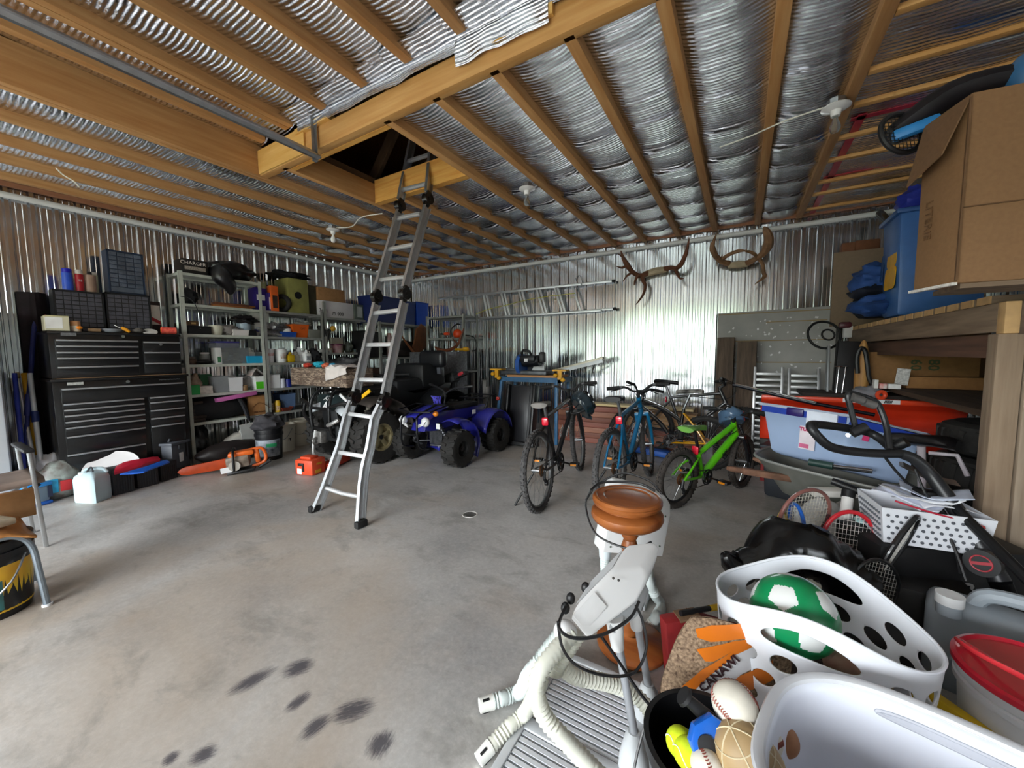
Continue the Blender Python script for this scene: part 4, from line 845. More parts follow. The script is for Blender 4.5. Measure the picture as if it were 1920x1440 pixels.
sit('blue_tote','navy blue plastic tote with a lid on the corner shelving, behind the ladder','tote',698,750,556,1.85,M('1d2a62',.4,var=.1),dep=.38,xf=ux-.01,kind='tub',lid=M('1d2a62',.45))
sit('blue_tote','slate blue tote with a lid in the middle of the corner shelving','tote',752,779,565,1.85,M('33447e',.4,var=.1),dep=.36,xf=ux-.01,kind='tub',lid=M('46527e',.45))
sit('blue_tote','bright royal blue tote at the right end of the corner shelving','tote',781,803,567,1.85,M('1f4fc4',.35,var=.06),dep=.36,xf=ux-.01,kind='tub',lid=M('1b46b0',.4))
sit('black_case','black case on the middle level of the corner shelving','case',684,716,622,1.25,M('131214',.5,var=.3),dep=.3,xf=ux-.03)
sit('thermos','small metal flask with a red stripe on the corner shelving','flask',729,738,625,1.25,M('b0a8a4',.35,.3,c2='8a2f3a',sc=3),kind='jar',xf=ux-.02,lid=M('8a5a3c',.5))
bag('dark_clothes','pile of dark brown clothes on the middle level of the corner shelving','clothes',(ux-.14,X(762,635,ux).y,1.38),(.16,.4,.15),M('251c1a',.9,var=.4,bump=.3),91,amp=.4)
# moose-antler palm (brown) standing on the corner shelf
t=T('antler_palm','broad brown palmed antler standing on the corner shelving','antler'); xa=ux+.04
pts=[(776,660),(772,650),(777,636),(778,618),(784,613),(788,607),(793,611),(797,616),(801,612),(802,625),(800,640),(797,652),(789,660),(781,664)]
c0=X(788,636,xa); q=[X(x,y,xa) for x,y in pts]
b=B(); b.prism([(p.y-c0.y,p.z-c0.z) for p in q],.03,fr(c0,(0,1,0),(0,0,1)),bev=.006); b.tube([X(778,662,xa+.02),X(766,648,xa+.03),X(753,630,xa+.03)],[.035,.022,.012],n=8,sub=3); part('palm',b,M('7c4a2c',.6,var=.3,sc=8,bump=.3),t)
# orange little chainsaw on the bare rack
yr=5.36
t=T('small_chainsaw','small orange chainsaw standing on the bare grey rack','chainsaw'); OR=M('e0481a',.4,var=.1)
b=B(); b.sph(Y(858,626,yr),(.09,.07,.085),n=16,m=10); p=Y(838,627,yr); b.box(p+V((0,0,.01)),(.12,.06,.05),bev=.015); part('engine',b,OR,t)
b=B(); b.tube([Y(848,632,yr-.04),Y(846,618,yr-.04),Y(856,608,yr-.04),Y(864,609,yr-.04)],.012,n=8,sub=4); b.bar(Y(836,627,yr),Y(827,626,yr),.05,.03); part('handle',b,BLK,t)
t=T('shed_antler','single curved reddish antler hanging off the front of the bare rack','antler'); b=B(); b.tube([Y(870,615,yr-.09),Y(864,632,yr-.1),Y(859,645,yr-.1),Y(850,653,yr-.1),Y(838,657,yr-.1),Y(822,655,yr-.1),Y(815,650,yr-.1)],[.008,.02,.024,.03,.03,.03,.01],n=8,sub=4); b.tube([Y(859,645,yr-.1),Y(853,640,yr-.12),Y(848,634,yr-.1)],[.02,.012,.005],n=8,sub=3); part('beam',b,M('7a3f26',.5,var=.3),t)
b=B(); b.tube([Y(872,628,5.7),Y(888,632,5.62),Y(894,645,5.6),Y(893,655,5.62),Y(885,658,5.66)],.008,n=6,sub=4); one('black_hose',b,BLK,'thin black hose curving from the right post of the bare rack','hose')
# ================================================================= FLOOR ITEMS in front of the chest and shelving
def fbox(name,label,cat,p0,p1,yt,mat,dep,ang=None,bev=.006,h=None,taper=1,T_=False,group=None):
    "box standing on the floor: front-bottom corners at pixels p0,p1, top edge through pixel row yt above p0"
    a,c=Z(*p0),Z(*p1); u=(c-a); w=u.length; u.normalize(); n=V((u.y,-u.x,0)); n=-n if n.dot(EYE-a)<0 else n
    if h is None: d=(a-EYE).dot(CF); h=D(p0[0],yt,d).z
    m=fr((a+c)/2,u,(0,0,1)); b=B(); b.T=m if m.to_3x3()@V((0,0,1)) is None else m
    zz=1 if (m.to_3x3()@V((0,0,1))).dot(n)>0 else -1
    b.box((0,h/2,-zz*dep/2),(w,h,dep),bev=bev)
    if T_:
        t=T(name,label,cat,group); part('body',b,mat,t); return t,m,w,h,zz,dep
    return one(name,b,mat,label,cat,group)
BINM=M('222225',.55,var=.2,sc=20)
for i,(p0,p1,yt,lab) in enumerate((((214,930),(254,920),881,'dark plastic battery case nearest the white water jug'),((259,917),(299,907),877,'dark plastic battery case in the middle of the row before the tool cabinet'),((303,904),(334,895),868,'dark plastic battery case at the right end of the row, beside the grey lidded case'))):
    t,m,w,h,zz,dp=fbox('battery_case',lab,'case',p0,p1,yt,BINM,.2,T_=True,group=None)
    b=B(); b.T=m
    for k in range(7): b.box(((k-3)*w*.12,h*.42,zz*.002),(w*.05,h*.7,.004))
    part('ribs',b,BINM,t,smooth=False)
def frontof(t,m,zz): return m@Mx.Translation((0,0,zz*.003))
t,m,w,h,zz,dp=fbox('ammo_case','grey lidded plastic case with a folding handle and white tag, right of the battery cases','case',(326,893),(358,881),826,M('4b4f57',.5,var=.12),.14,T_=True,h=.335)
b=B(); b.T=m; b.box((0,h+.012,-zz*dp/2),(w+.03,.03,dp+.03),bev=.008); part('lid',b,M('565a62',.5),t)
b=B(); b.T=m; b.tube([(-w*.28,h+.03,-zz*dp*.5),(-w*.24,h+.055,-zz*dp*.5),(w*.24,h+.055,-zz*dp*.5),(w*.28,h+.03,-zz*dp*.5)],.011,n=8); part('handle',b,M('3a3c42',.5),t)
b=B(); b.T=m; b.box((0,h*.55,zz*.002),(w*.22,h*.3,.004)); part('white_tag',b,WHITEP,t,smooth=False)
b=B(); b.T=m; b.box((0,h*.9,zz*.004),(w*.3,h*.16,.02),bev=.004); b.box((0,h*.2,zz*.002),(w*.9,.015,.012)); part('latch',b,M('3a3c42',.5),t)
# red and blue bags, white lid, jug
b=B(); A=[Z(202,884,.21),Z(210,890,.19),Z(262,876,.21),Z(300,862,.23),Z(297,857,.24),Z(255,866,.24)]
def slab(pts,h,mat,name,label,cat,bump=.02,seed=0):
    b=B(); P_=[V(p) for p in pts]; c=sum(P_,V())/len(P_); n=len(P_); 
    ring=[]
    for i in range(n):
        for k in range(4): t=k/4; ring.append(P_[i]*(1-t)+P_[(i+1)%n]*t)
    rows=[]
    for s,dz in ((1,-h),(1.01,0),(.7,h*.6),(.35,h*.9)):
        rows.append([b._v(c+(p-c)*s+V((0,0,dz+bump*nz((p.x*9*s,p.y*9*s,seed+s))))) for p in ring])
    for r0,r1 in zip(rows,rows[1:]):
        for i in range(len(ring)): b._fc([r0[i],r0[(i+1)%len(ring)],r1[(i+1)%len(ring)],r1[i]])
    b._fc(rows[-1]); b._fc(rows[0][::-1]); return one(name,b,mat,label,cat,ang=50)
slab([Z(214,886,.265),Z(262,874,.265),Z(300,860,.275),Z(296,856,.29),Z(255,864,.29),Z(218,872,.28)],.022,M('c4203a',.45,var=.15),'red_bag','flat red folded bag with a white tag lying on the battery cases','bag',.014,1)
slab([Z(225,889,.262),Z(270,884,.262),Z(318,866,.262),Z(312,862,.262),Z(262,879,.262)],.012,M('1f63d0',.4,var=.15),'blue_bag','blue plastic bag sticking out under the red bag on the battery cases','bag',.01,2)
b=B(); p=Z(200,888,.2); c=V((p.x-.10,p.y+.06,.24)); b.lathe([(0,.0),(.19,.0),(.205,.012),(.2,.02),(.17,.01),(0,.012)],c=(c.x-.0,c.y,c.z-.02),n=36,axis=(.55,-.28,.8)); one('white_dish','' and b or b,M('e6e4e4',.35,var=.03),'round white dish leaning behind the water jug against the tool cabinet','dish')
t=T('water_jug','translucent white cube water jug with a spout, standing on the floor before the tool cabinet','water jug')
JUG=M('d4ecf3',.3,var=.03,trans=.25)
a,c=Z(137,943),Z(178,945); e=Z(213,931); h=.27
b=B(); q=[a,c,e,a+(e-c)]
ct=(a+e)/2
prof=[(.96,0),(1,.02),(1,h*.74),(.92,h*.86),(.55,h*.97),(.0,h*.99)]
rows=[]
for s,z in prof:
    ring=[]
    for i in range(4):
        p0,p1=q[i],q[(i+1)%4]
        for k in range(6): tt=.08+.84*k/5; ring.append(ct+(p0+(p1-p0)*tt-ct)*s+V((0,0,z)))
    rows.append([b._v(p) for p in ring])
for r0,r1 in zip(rows,rows[1:]):
    for i in range(24): b._fc([r0[i],r0[(i+1)%24],r1[(i+1)%24],r1[i]])
b._fc(rows[0][::-1]); part('body',b,JUG,t,ang=50)
b=B(); p=a*.7+e*.3+V((.0,0,h*.86)); b.cyl(p,p+V((0,0,.035)),.03,n=18); part('cap',b,M('e8f1f4',.4),t)
b=B(); b.tube([p+V((.02,.02,.02)),p+V((.035,.03,.06)),p+V((.045,.045,.075)),p+V((.06,.05,.05)),p+V((.06,.05,.0))],.006,n=8,sub=3); part('spout_hose',b,M('2b2b30',.4),t)
b=B(); u=(e-a).normalized(); m_=ct+V((0,0,h*.93)); b.tube([m_-u*.05,m_-u*.03+V((0,0,.035)),m_+u*.07+V((0,0,.03)),m_+u*.10-V((0,0,.01))],.014,n=8,sub=3); part('handle',b,JUG,t)
# blue lidded tub, white bag of stuff
t=T('storage_tub','clear storage tub with bright blue lid and base at the far left, beside the chairs','storage tub')
a,c=Z(48,957),Z(100,942); u=(c-a).normalized(); n=V((-u.y,u.x,0)); n=n if n.dot(EYE-a)<0 else -n; w=(c-a).length; m=fr(a+u*w/2,u,n)
b=B(); b.T=m; b.box((0,.10,.10),(w*.9,.2,.15),taper=.95,bev=.015); part('body',b,M('c7dcf0',.15,var=.05,trans=.6),t)
b=B(); b.T=m; b.box((0,.10,.185),(w*1.02,.24,.035),bev=.012); part('lid',b,M('2c8fe0',.4),t)
b=B(); b.T=m; b.box((0,.10,.016),(w*1.0,.22,.03),bev=.012); part('base',b,M('1e63c8',.4),t)
b=B(); b.T=m; b.box((w*.43,-.002,.11),(.03,.002,.1)); part('label_sheet',b,M('2d3350',.5),t,smooth=False)
bag('grocery_bag','white plastic bag knotted on top beside the blue-lidded tub','bag',(Z(93,930).x-.02,Z(93,930).y+.02,.24),(.13,.13,.16),M('e6e6ea',.35,var=.06,trans=.15),101,amp=.3)
t=T('salt_bag','printed bag with blue and red panels standing between the blue tub and the water jug','bag')
a,c=Z(100,937),Z(123,937); b=B(); cx=(a+c)/2
b.sph((cx.x-.07,cx.y+.02,.16),(.10,.15,.19),n=20,m=14,fn=lambda d:1+.15*nz((d.x*2,d.y*2,d.z*2),1,7)); b.warp(lambda p:(p.x,p.y,max(p.z,.004))); part('body',b,M('a9b4ae',.4,var=.3,sc=12,c2='5a4a44'),t)
b=B(); b.box((cx.x+.025,cx.y-.035,.14),(.02,.07,.13),rot=Mx.Rotation(.2,4,'Y'),bev=.005); part('blue_panel',b,M('2aa0cf',.4),t); b=B(); b.box((cx.x+.032,cx.y+.045,.13),(.02,.07,.10),rot=Mx.Rotation(.2,4,'Y'),bev=.005); part('red_panel',b,M('c02f33',.4),t)
# black cushion, bags, pails by the shelving
bag('seat_cushion','long dark brown vinyl cushion lying on the floor behind the chainsaw','cushion',(-5.37,2.20,.125),(.15,.36,.13),M('231d1c',.5,var=.3),111,amp=.12)
t=T('black_pail','black pail with a torn white label and grey rags heaped on top','pail'); c=V((-5.08,2.50,0))
b=B(); b.lathe([(0,0),(.135,0),(.15,.30),(.158,.30),(.158,.33),(.15,.33),(.152,.37),(.16,.37),(.16,.385),(.145,.385),(.13,.02),(0,.02)],c=c,n=30); part('bucket',b,M('17171a',.4,var=.15),t)
b=B(); b.lathe([(.1385,.05),(.1495,.26)],c=c,n=16,a0=R(-125),a1=R(25)); part('label_sheet',b,M('22252c',.45,c2='aeb5bf',sc=9),t); b=B(); b.lathe([(.147,.17),(.1508,.215)],c=c,n=10,a0=R(-40),a1=R(5)); part('green_band',b,M('1f8a55',.45),t)
bag('grey_rags','grey rags heaped on top of the black pail','rags',(c.x,c.y,.445),(.15,.16,.11),M('3c3a3e',.85,var=.3,bump=.3),121,amp=.45)
def pail(c,r,h,mat,label,name='white_pail',txtd=False):
    t=T(name,label,'pail'); c=V(c)
    b=B(); b.lathe([(0,0),(r*.88,0),(r*.99,h*.88),(r*1.06,h*.88),(r*1.06,h*.91),(r,h*.91),(r*1.0,h*.97),(r*1.07,h*.97),(r*1.07,h),(r*.95,h),(r*.85,.02),(0,.02)],c=c,n=32); part('bucket',b,mat,t)
    b=B(); b.tube([c+V((-r*1.0,r*.3,h*.86)),c+V((r*.5,-r*1.0,h*.55)),c+V((r*1.05,-r*.45,h*.5)),c+V((r*1.0,r*.3,h*.86))],.004,n=6,sub=5); part('bail_handle',b,STL,t); return t
PAILW=M('d9d3c2',.4,var=.05)
t=pail((-5.36,2.83,0),.145,.365,PAILW,'cream pail with a wire handle, right of the black pail'); b=B(); b.lathe([(.134,.14),(.1365,.18)],c=(-5.36,2.83,0),n=4,a0=R(-5),a1=R(12)); part('label_sheet',b,M('3a3530',.5),t)
pail((-5.50,3.16,0),.145,.37,PAILW,'cream pail half hidden behind the green quad bike wheel')
for i,(x,y,r,lab) in enumerate(((-5.62,2.36,.10,'white jug lying on the floor under the shelving behind the chainsaw'),(-5.60,2.58,.09,'white jug with a cap standing under the shelving behind the black pail'))):
    b=B(); b.box((x,y,.17),(.16,.2,.22),rot=Mx.Rotation(.5 if i==0 else 0,4,'X'),bev=.04); b.cyl((x,y+.05,.26),(x,y+.08,.32),.03,n=12); one('floor_jug',b,M('dedbd0',.4,var=.06),lab,'jug')
t=T('feed_bag','printed orange and blue paper bag standing under the shelving behind the black pail','bag'); b=B(); b.box((-5.45,2.70,.24),(.14,.24,.46),bev=.03); part('body',b,M('b58a3e',.6,c2='2f5a8c',sc=6),t)
b=B(); b.box((-5.42,2.42,.28),(.02,.16,.3),rot=Mx.Rotation(.1,4,'X')); one('grey_card',b,M('a9aaa6',.6),'grey card leaning behind the black pail','card')
bag('black_boot','dark pointed bag behind the grey lidded case','bag',(-5.66,1.98,.28),(.1,.1,.2),BLK,131,amp=.4,flat=False)
# ---------------------------------------------------------------- chainsaw with orange bar cover
ORC=M('c84a1c',.45,var=.15,sc=14)
t=T('chainsaw','orange and grey chainsaw with a long orange bar cover lying before the shelving','chainsaw')
a=Z(340,884,.06); c=Z(425,867,.10); u=(c-a).normalized()
b=B(); L=(c-a).length; m=fr(a,u,(0,0,1)); 
pts=[(-.0,-.035),(.05,-.05),(L,-.065),(L,.05),(.05,.045),(0,.03),(-.03,0)]
b.prism(pts,.03,m,bev=.006); part('bar_cover',b,ORC,t)
e=Z(452,868,.10); b=B(); m=fr(e,u,(0,0,1)); b.T=m; b.box((-.02,.03,.0),(.22,.14,.16),bev=.03); part('engine_cover',b,M('8a7a6c',.5,var=.4,sc=20),t)
b=B(); b.T=m; b.box((.02,.11,0),(.24,.06,.13),bev=.02); b.box((.16,.05,.0),(.05,.16,.06),bev=.02); part('top_cover',b,M('e0661a',.45,var=.2),t)
b=B(); b.T=m; b.tube([(-.06,-.05,.1),(-.05,.08,.11),(-.045,.16,.06),(-.045,.17,-.06),(-.05,.1,-.1)],.013,n=8,sub=4); part('front_handle',b,BLK,t)
b=B(); b.T=m; b.tube([(.06,.12,.0),(.2,.13,.0),(.24,.06,0),(.22,-.03,0),(.1,-.06,0)],.018,n=8,sub=4); part('rear_handle',b,M('d85f18',.45),t)
b=B(); b.T=m; b.cyl((-.05,.0,.07),(-.05,.0,.105),.055,n=20); part('starter_housing',b,M('b9b3aa',.5),t); b=B(); b.T=m; b.box((-.13,-.03,.085),(.1,.06,.006)); part('label_sheet',b,WHITEP,t,smooth=False)
b=B(); b.T=m; b.box((-.0,-.075,.02),(.26,.03,.18),bev=.01); b.box((.22,-.06,.0),(.14,.03,.06),rot=Mx.Rotation(.4,4,'Z'),bev=.01); part('base',b,BLK,t)
# ---------------------------------------------------------------- orange blower-like saw case
t=T('saw_case','bright orange hard chainsaw case with a long scabbard lying on the floor by the ladder','case'); OC=M('e2512c',.45,var=.1)
a,c=Z(546,891),Z(590,891); b=B(); u=V((1,.25,0)).normalized(); vv=V((-.25,1,0)).normalized(); w=.24
o=Z(568,891); m=fr(o+V((0,.09,0)),u,vv); b.T=m; b.box((0,0,.085),(w,.2,.17),taper=.97,bev=.02); b.box((-.01,0,.18),(w*.6,.12,.03),bev=.012); part('body',b,OC,t)
b=B(); s=o+V((.06,.22,.05)); e=Z(648,857,.05); b.bar(s,e,.14,.07,bev=.015); part('scabbard',b,M('cc3f22',.5),t)
b=B(); b.T=m; b.box((-.03,-.103,.12),(.07,.012,.03),bev=.004); b.box((-.0,-.103,.09),(.02,.01,.09)); part('handle',b,BLK,t); b=B(); b.T=m; b.box((-.05,-.102,.045),(.06,.004,.06)); part('label_sheet',b,WHITEP,t,smooth=False); b=B(); b.T=m; b.box((w/2+.001,-.02,.04),(.004,.08,.035)); b.box((w/2+.0,-.0,.12),(.004,.07,.02)); part('yellow_sticker',b,M('e0a52a',.5),t,smooth=False)
# ================================================================= CHAIRS and pail at far left
STG=M('8f9ba5',.35,.7,var=.1); PLY=wood('b9793f','cf9254','x',.45,2.5)
t=T('school_chair','chair with tan plywood seat and grey bent steel legs, nearest at the left edge','chair')
f1=Z(89,1135); sx=f1.x; f2=Z(66,1092)
seat=.43
def leg(pts,name='leg'):
    b=B(); b.tube(pts,.0135,n=10,sub=5); part(name,b,STG,t)
for q in (f1,f2): leg([q,q+V((0,-.015,.2)),q+V((0,-.03,seat-.09)),q+V((0,-.075,seat-.025)),q+V((0,-.16,seat-.015)),q+V((0,-.42,seat-.015))]); leg([q+V((0,-.45,0)),q+V((0,-.42,.2)),q+V((0,-.38,seat-.02))])
c0=(f1+f2)/2+V((0,-.22,seat)); wd_=abs(f1.x-f2.x)+.08
b=B(); b.grid(lambda u,v:c0+V(((u-.5)*wd_, (v-.5)*.40, .004-.012*math.sin(u*PI)-.045*max(0,v-.78)/.22)),10,14); part('seat',b,PLY,t,solid=.012)
b=B(); b.grid(lambda u,v:c0+V(((u-.5)*wd_,-.26-.04*v-.03*math.sin(u*PI), .17+.2*v)),10,6); part('backrest',b,PLY,t,solid=.012)
for x in (-.15,.15): b=B(); b.tube([c0+V((x,-.15,-.01)),c0+V((x,-.25,.1)),c0+V((x,-.30,.36))],.012,n=8,sub=3); part('back_post',b,STG,t)
for q in (f1,f2): b=B(); b.cyl(q,q+V((0,0,.012)),.02,n=12); part('foot_cap',b,WHITEP,t)
b=B(); b.box(c0+V((.0,.03,.03)),(.24,.2,.035),rot=.3,bev=.01); one('foam_slab',b,M('d9cdb4',.8,var=.2,sc=30),'pale torn foam slab lying on the plywood chair seat','slab')
b=B(); b.box(c0+V((-.30,.10,.02)),(.04,.34,.16),bev=.004); one('cardboard_piece',b,CARD,'brown cardboard piece standing behind the plywood chair','cardboard')
t=T('folding_chair','chair with a silver tube frame, black back rail and grey-brown seat, behind the plywood chair','chair')
q=Z(87,1025); AL=M('b6b8b9',.3,.85,var=.08); p=X(54,846,q.x-.02)
for dx in (0,-.42):
    o_=V((dx,0,0)); b=B(); b.bar(q+o_,p+o_,.022,.03,up=(1,0,0),bev=.006); part('front_leg',b,AL,t)
    b=B(); b.bar(p+o_+(q-p)*.45,V((p.x+dx,q.y-.55,0)),.02,.026,up=(1,0,0),bev=.006); part('rear_leg',b,AL,t)
b=B(); b.bar(p+V((.02,0,0)),p+V((-.44,0,0)),.05,.022,up=(0,0,1),bev=.006); part('back_rail',b,BLK,t)
s0=X(84,898,q.x-.01); b=B(); b.grid(lambda u,v:V((s0.x-.42*u,s0.y-.40*v,s0.z-.012*math.sin(v*PI))),10,8); part('seat',b,M('6d5d54',.6,c2='8c7b70',sc=8),t,solid=.04)
b=B(); b.bar(V((s0.x-.02,s0.y-.02,s0.z-.03)),V((s0.x-.03,s0.y-.36,.25)),.02,.02); part('side_brace',b,BLK,t)
t=T('paint_pail','black pail with a yellow and orange printed label at the lower left edge','pail'); c=Z(-20,1150)
b=B(); b.lathe([(0,0),(.14,0),(.148,.05),(.158,.30),(.167,.30),(.167,.335),(.158,.335),(.16,.37),(.168,.37),(.168,.385),(.15,.385),(.135,.015),(0,.015)],c=c,n=40); part('bucket',b,M('141416',.35,var=.15),t)
b=B(); b.lathe([(.1465,.035),(.1575,.27)],c=c,n=24,a0=R(-80),a1=R(80)); part('label_sheet',b,M('e8d41c',.4,c2='e8a02c',sc=5,var=.1),t)
b=B(); 
for a0,a1,z0,z1 in ((-45,-10,.06,.10),(5,14,.05,.2)): b.lathe([(.1465+.011*(z0-.035)/.235+.0015,z0),(.1465+.011*(z1-.035)/.235+.0015,z1)],c=c,n=8,a0=R(a0),a1=R(a1))
part('label_print',b,M('2a2420',.4,c2='3f8a8c',sc=9),t)
b=B(); b.tube([c+V((.12,.12,.30)),c+V((.2,.06,.2)),c+V((.19,-.03,.12)),c+V((.1,-.15,.09)),c+V((-.05,-.18,.1))],.005,n=6,sub=4); part('bail_handle',b,STL,t); b=B(); b.cyl(c+V((.195,-.02,.125)),c+V((.09,-.155,.092)),.011,n=10); part('grip',b,BLK,t)
# floor drain
t=T('floor_drain','round white slotted drain cover set in the concrete floor','drain'); p=Z(881,965); b=B(); b.lathe([(0,.001),(.055,.001),(.06,.004),(.062,.001)],c=p,n=32); part('cover',b,M('d8d6d2',.5),t); b=B()
for k in range(-3,4): b.box((p.x+k*.014,p.y,.0045),(.006,.085*math.sqrt(max(.1,1-(k/4)**2)),.002))
part('slots',b,M('26221e',.8),t,smooth=False)
# ================================================================= QUAD BIKES and workbench
TYR=M('262422',.75,var=.35,sc=30,bump=.2)
def wheel(t,c,r,w,rr,rimm,name='wheel',n=18,lug=.018,side=1,spokes=5,lugm=None):
    c=V(c); b=B()
    b.lathe([(rr,-w*.42),(r*.84,-w*.5),(r*.94,-w*.46),(r*.965,-w*.3),(r*.97,0),(r*.965,w*.3),(r*.94,w*.46),(r*.84,w*.5),(rr,w*.42),(rr*.96,w*.1),(rr*.96,-w*.1),(rr,-w*.42)],c=c,axis=(1,0,0),n=40)
    for k in range(n):
        for s in (-1,1):
            a=2*PI*(k+.25*(s+1))/n; d=V((0,math.cos(a),math.sin(a))); tg=V((0,-math.sin(a),math.cos(a)))
            b.bar(c+d*r*.965+V((s*w*.06,0,0))+tg*r*.05,c+d*r*.955+V((s*w*.45,0,0))-tg*r*.05,r*.13,lug*2,up=d,bev=.004)
    ty=part(name,b,TYR,t,ang=40)
    b=B(); x0=side*w*.2; b.lathe([(0,x0+side*.02),(rr*.3,x0+side*.02),(rr*.34,x0),(rr*.55,x0-side*.015),(rr*.8,x0),(rr*.86,x0+side*w*.18),(rr,x0+side*w*.2),(rr*.97,-side*w*.4)],c=c,axis=(1,0,0),n=32)
    if spokes:
        for k in range(spokes):
            a=2*PI*k/spokes+.3; d=V((0,math.cos(a),math.sin(a))); b.bar(c+V((x0+side*.012,0,0))+d*rr*.25,c+V((x0+side*.02,0,0))+d*rr*.85,rr*.34,.02,up=(1,0,0),bev=.006)
    part('rim',b,rimm,ty,ang=40)
    b=B(); b.cyl(c+V((x0-.0,0,0)),c+V((x0+side*.035,0,0)),rr*.16,n=16); part('hub_cap',b,BLK,ty)
PLB=M('121416',.5,var=.3,sc=6); PLG=M('1c2a2c',.35,var=.2,coat=.3); GOLD=M('8f8462',.55,.4,var=.25,sc=14); MUD=M('3a332e',.75,var=.4,sc=9)
t=T('quad_bike','large dark green and black quad bike with a bull bar, carrying a camouflage box','quad bike')
ax=-4.17; fy=3.06; fr_=.315
for s in (-1,1):
    wheel(t,(ax+s*.43,fy,fr_),fr_,.24,.165,GOLD,side=s); wheel(t,(ax+s*.43,fy+1.28,fr_),fr_,.28,.165,GOLD,side=s)
b=B(); b.prism([(-.30,.42),(-.33,.62),(-.24,.78),(.05,.88),(.45,.90),(.6,.84),(.9,.72),(1.1,.72),(1.5,.86),(1.75,.84),(1.7,.74),(1.3,.55),(1.1,.36),(.5,.34),(.1,.40)],.30,fr((ax+.15,fy,0),(0,1,0),(0,0,1))@Mx.Diagonal((1,1,-1,1)) if 0 else fr((ax-.15,fy,0),(0,1,0),(0,0,1)),bev=.02); part('body',b,PLB,t)
def fender(b,cx,cy,r0,w,a0,a1,zc=fr_,n=14,sq=1.0):
    g=lambda u,v:V((cx+(u-.5)*w,cy+r0*math.cos(a0+(a1-a0)*v)*sq,zc+r0*math.sin(a0+(a1-a0)*v)+.05*math.sin(u*PI)*.6))
    b.grid(g,6,n)
for s in (-1,1):
    b=B(); fender(b,ax+s*.40,fy+.03,.45,.36,R(122),R(-20)); part('front_fender',b,PLB if s<0 else MUD,t,solid=.012)
    b=B(); fender(b,ax+s*.40,fy+1.26,.45,.38,R(170),R(10)); part('rear_fender',b,PLB,t,solid=.012)
b=B(); b.box((ax,fy-.22,.70),(.62,.22,.20),rot=Mx.Rotation(R(-28),4,'X'),bev=.04,taper=.8); part('front_cowl',b,PLG,t)
b=B(); b.box((ax,fy-.04,.80),(.5,.4,.10),rot=Mx.Rotation(R(10),4,'X'),bev=.04); part('hood',b,PLB,t)
for s in (-1,1):
    b=B(); b.box((ax+s*.24,fy-.335,.665),(.17,.03,.10),rot=Mx.Rotation(R(-28),4,'X')@Mx.Rotation(s*.35,4,'Y'),bev=.012); part('headlight',b,M('dfe6ec',.08,.3,coat=1),t)
TB=M('1b1b1c',.45,.4,var=.3,sc=14)
b=B(); yb=fy-.42
for s in (-1,1):
    b.tube([(ax+s*.17,yb+.1,.33),(ax+s*.17,yb,.40),(ax+s*.18,yb-.02,.70),(ax+s*.16,yb+.06,.86),(ax+s*.14,yb+.26,.868)],.02,n=10,sub=4)
    b.tube([(ax+s*.17,yb-.02,.70),(ax+s*.40,yb+.01,.76),(ax+s*.46,yb+.08,.72),(ax+s*.42,yb+.04,.58),(ax+s*.18,yb-.02,.50)],.02,n=10,sub=4)
b.tube([(ax-.18,yb-.02,.68),(ax+.18,yb-.02,.68)],.018,n=10); b.tube([(ax-.17,yb-.0,.44),(ax+.17,yb-.0,.44)],.018,n=10); part('bull_bar',b,TB,t)
b=B(); b.tube([(ax-.10,yb-.02,.42),(ax-.10,yb-.06,.20),(ax+.0,yb-.08,.13),(ax+.32,yb-.04,.13)],.018,n=10,sub=4); b.tube([(ax+.16,yb-.03,.50),(ax+.27,yb-.06,.53),(ax+.36,yb-.03,.58)],.022,n=10,sub=4); part('skid_bar',b,M('b4b4b2',.4,.6),t)
b=B(); b.box((ax-.04,yb+.02,.34),(.1,.1,.14),bev=.015); b.tor((ax-.06,yb-.05,.30),.035,.012,axis=(1,0,0),n=16); part('winch',b,M('8c8a86',.4,.6,var=.3,sc=30),t)
b=B(); b.box((ax+.10,yb+.10,.40),(.28,.12,.22),bev=.02); part('front_guard',b,PLB,t)
m=fr((ax-.02,fy-.315,.785),(1,0,0),(0,.5,.85)); part('lettering',txt('ATV',.085,m,.001,shear=.3),WHITEP,t,smooth=False)
m=fr((ax-.03,fy-.352,.70),(1,0,0),(0,.35,.9)); part('emblem',txt('A',.13,m,.001,bold=.004),WHITEP,t,smooth=False)
b=B(); b.box((ax+.50,fy-.20,.845),(.20,.015,.04),rot=Mx.Rotation(R(-30),4,'Y')); part('yellow_sticker',b,M('f0b90e',.5),t,smooth=False)
b=B(); b.box((ax+.33,fy-.36,.815),(.14,.012,.03),rot=Mx.Rotation(R(30),4,'Y')); part('warning_sticker',b,WHITEP,t,smooth=False)
b=B(); b.tube([(ax+.30,fy-.02,.36),(ax+.27,fy+.02,.66)],.03,n=10); 
for k in range(9): b.tor((ax+.30-.03*k/9,fy-.02+.04*k/9,.40+.24*k/9),.045,.009,axis=(-.1,.1,1),n=16,m=6)
part('shock_absorber',b,M('8a8478',.5,.3,var=.3),t)
b=B(); b.cyl((ax+.06,fy,.32),(ax+.36,fy,.32),.02); b.bar((ax+.08,fy-.12,.26),(ax+.38,fy-.02,.25),.03,.03); b.bar((ax+.08,fy+.12,.26),(ax+.38,fy+.02,.25),.03,.03); b.cyl((ax-.06,fy,.32),(ax-.36,fy,.32),.02); b.bar((ax-.08,fy-.12,.26),(ax-.38,fy-.02,.25),.03,.03); b.cyl((ax-.38,fy+1.28,.315),(ax+.38,fy+1.28,.315),.035); b.bx((ax-.12,fy+.2,.22),(ax+.12,fy+1.1,.42)); part('running_gear',b,MUD,t)
b=B(); b.bx((ax-.30,fy-.18,.855),(ax+.30,fy-.165,.875))
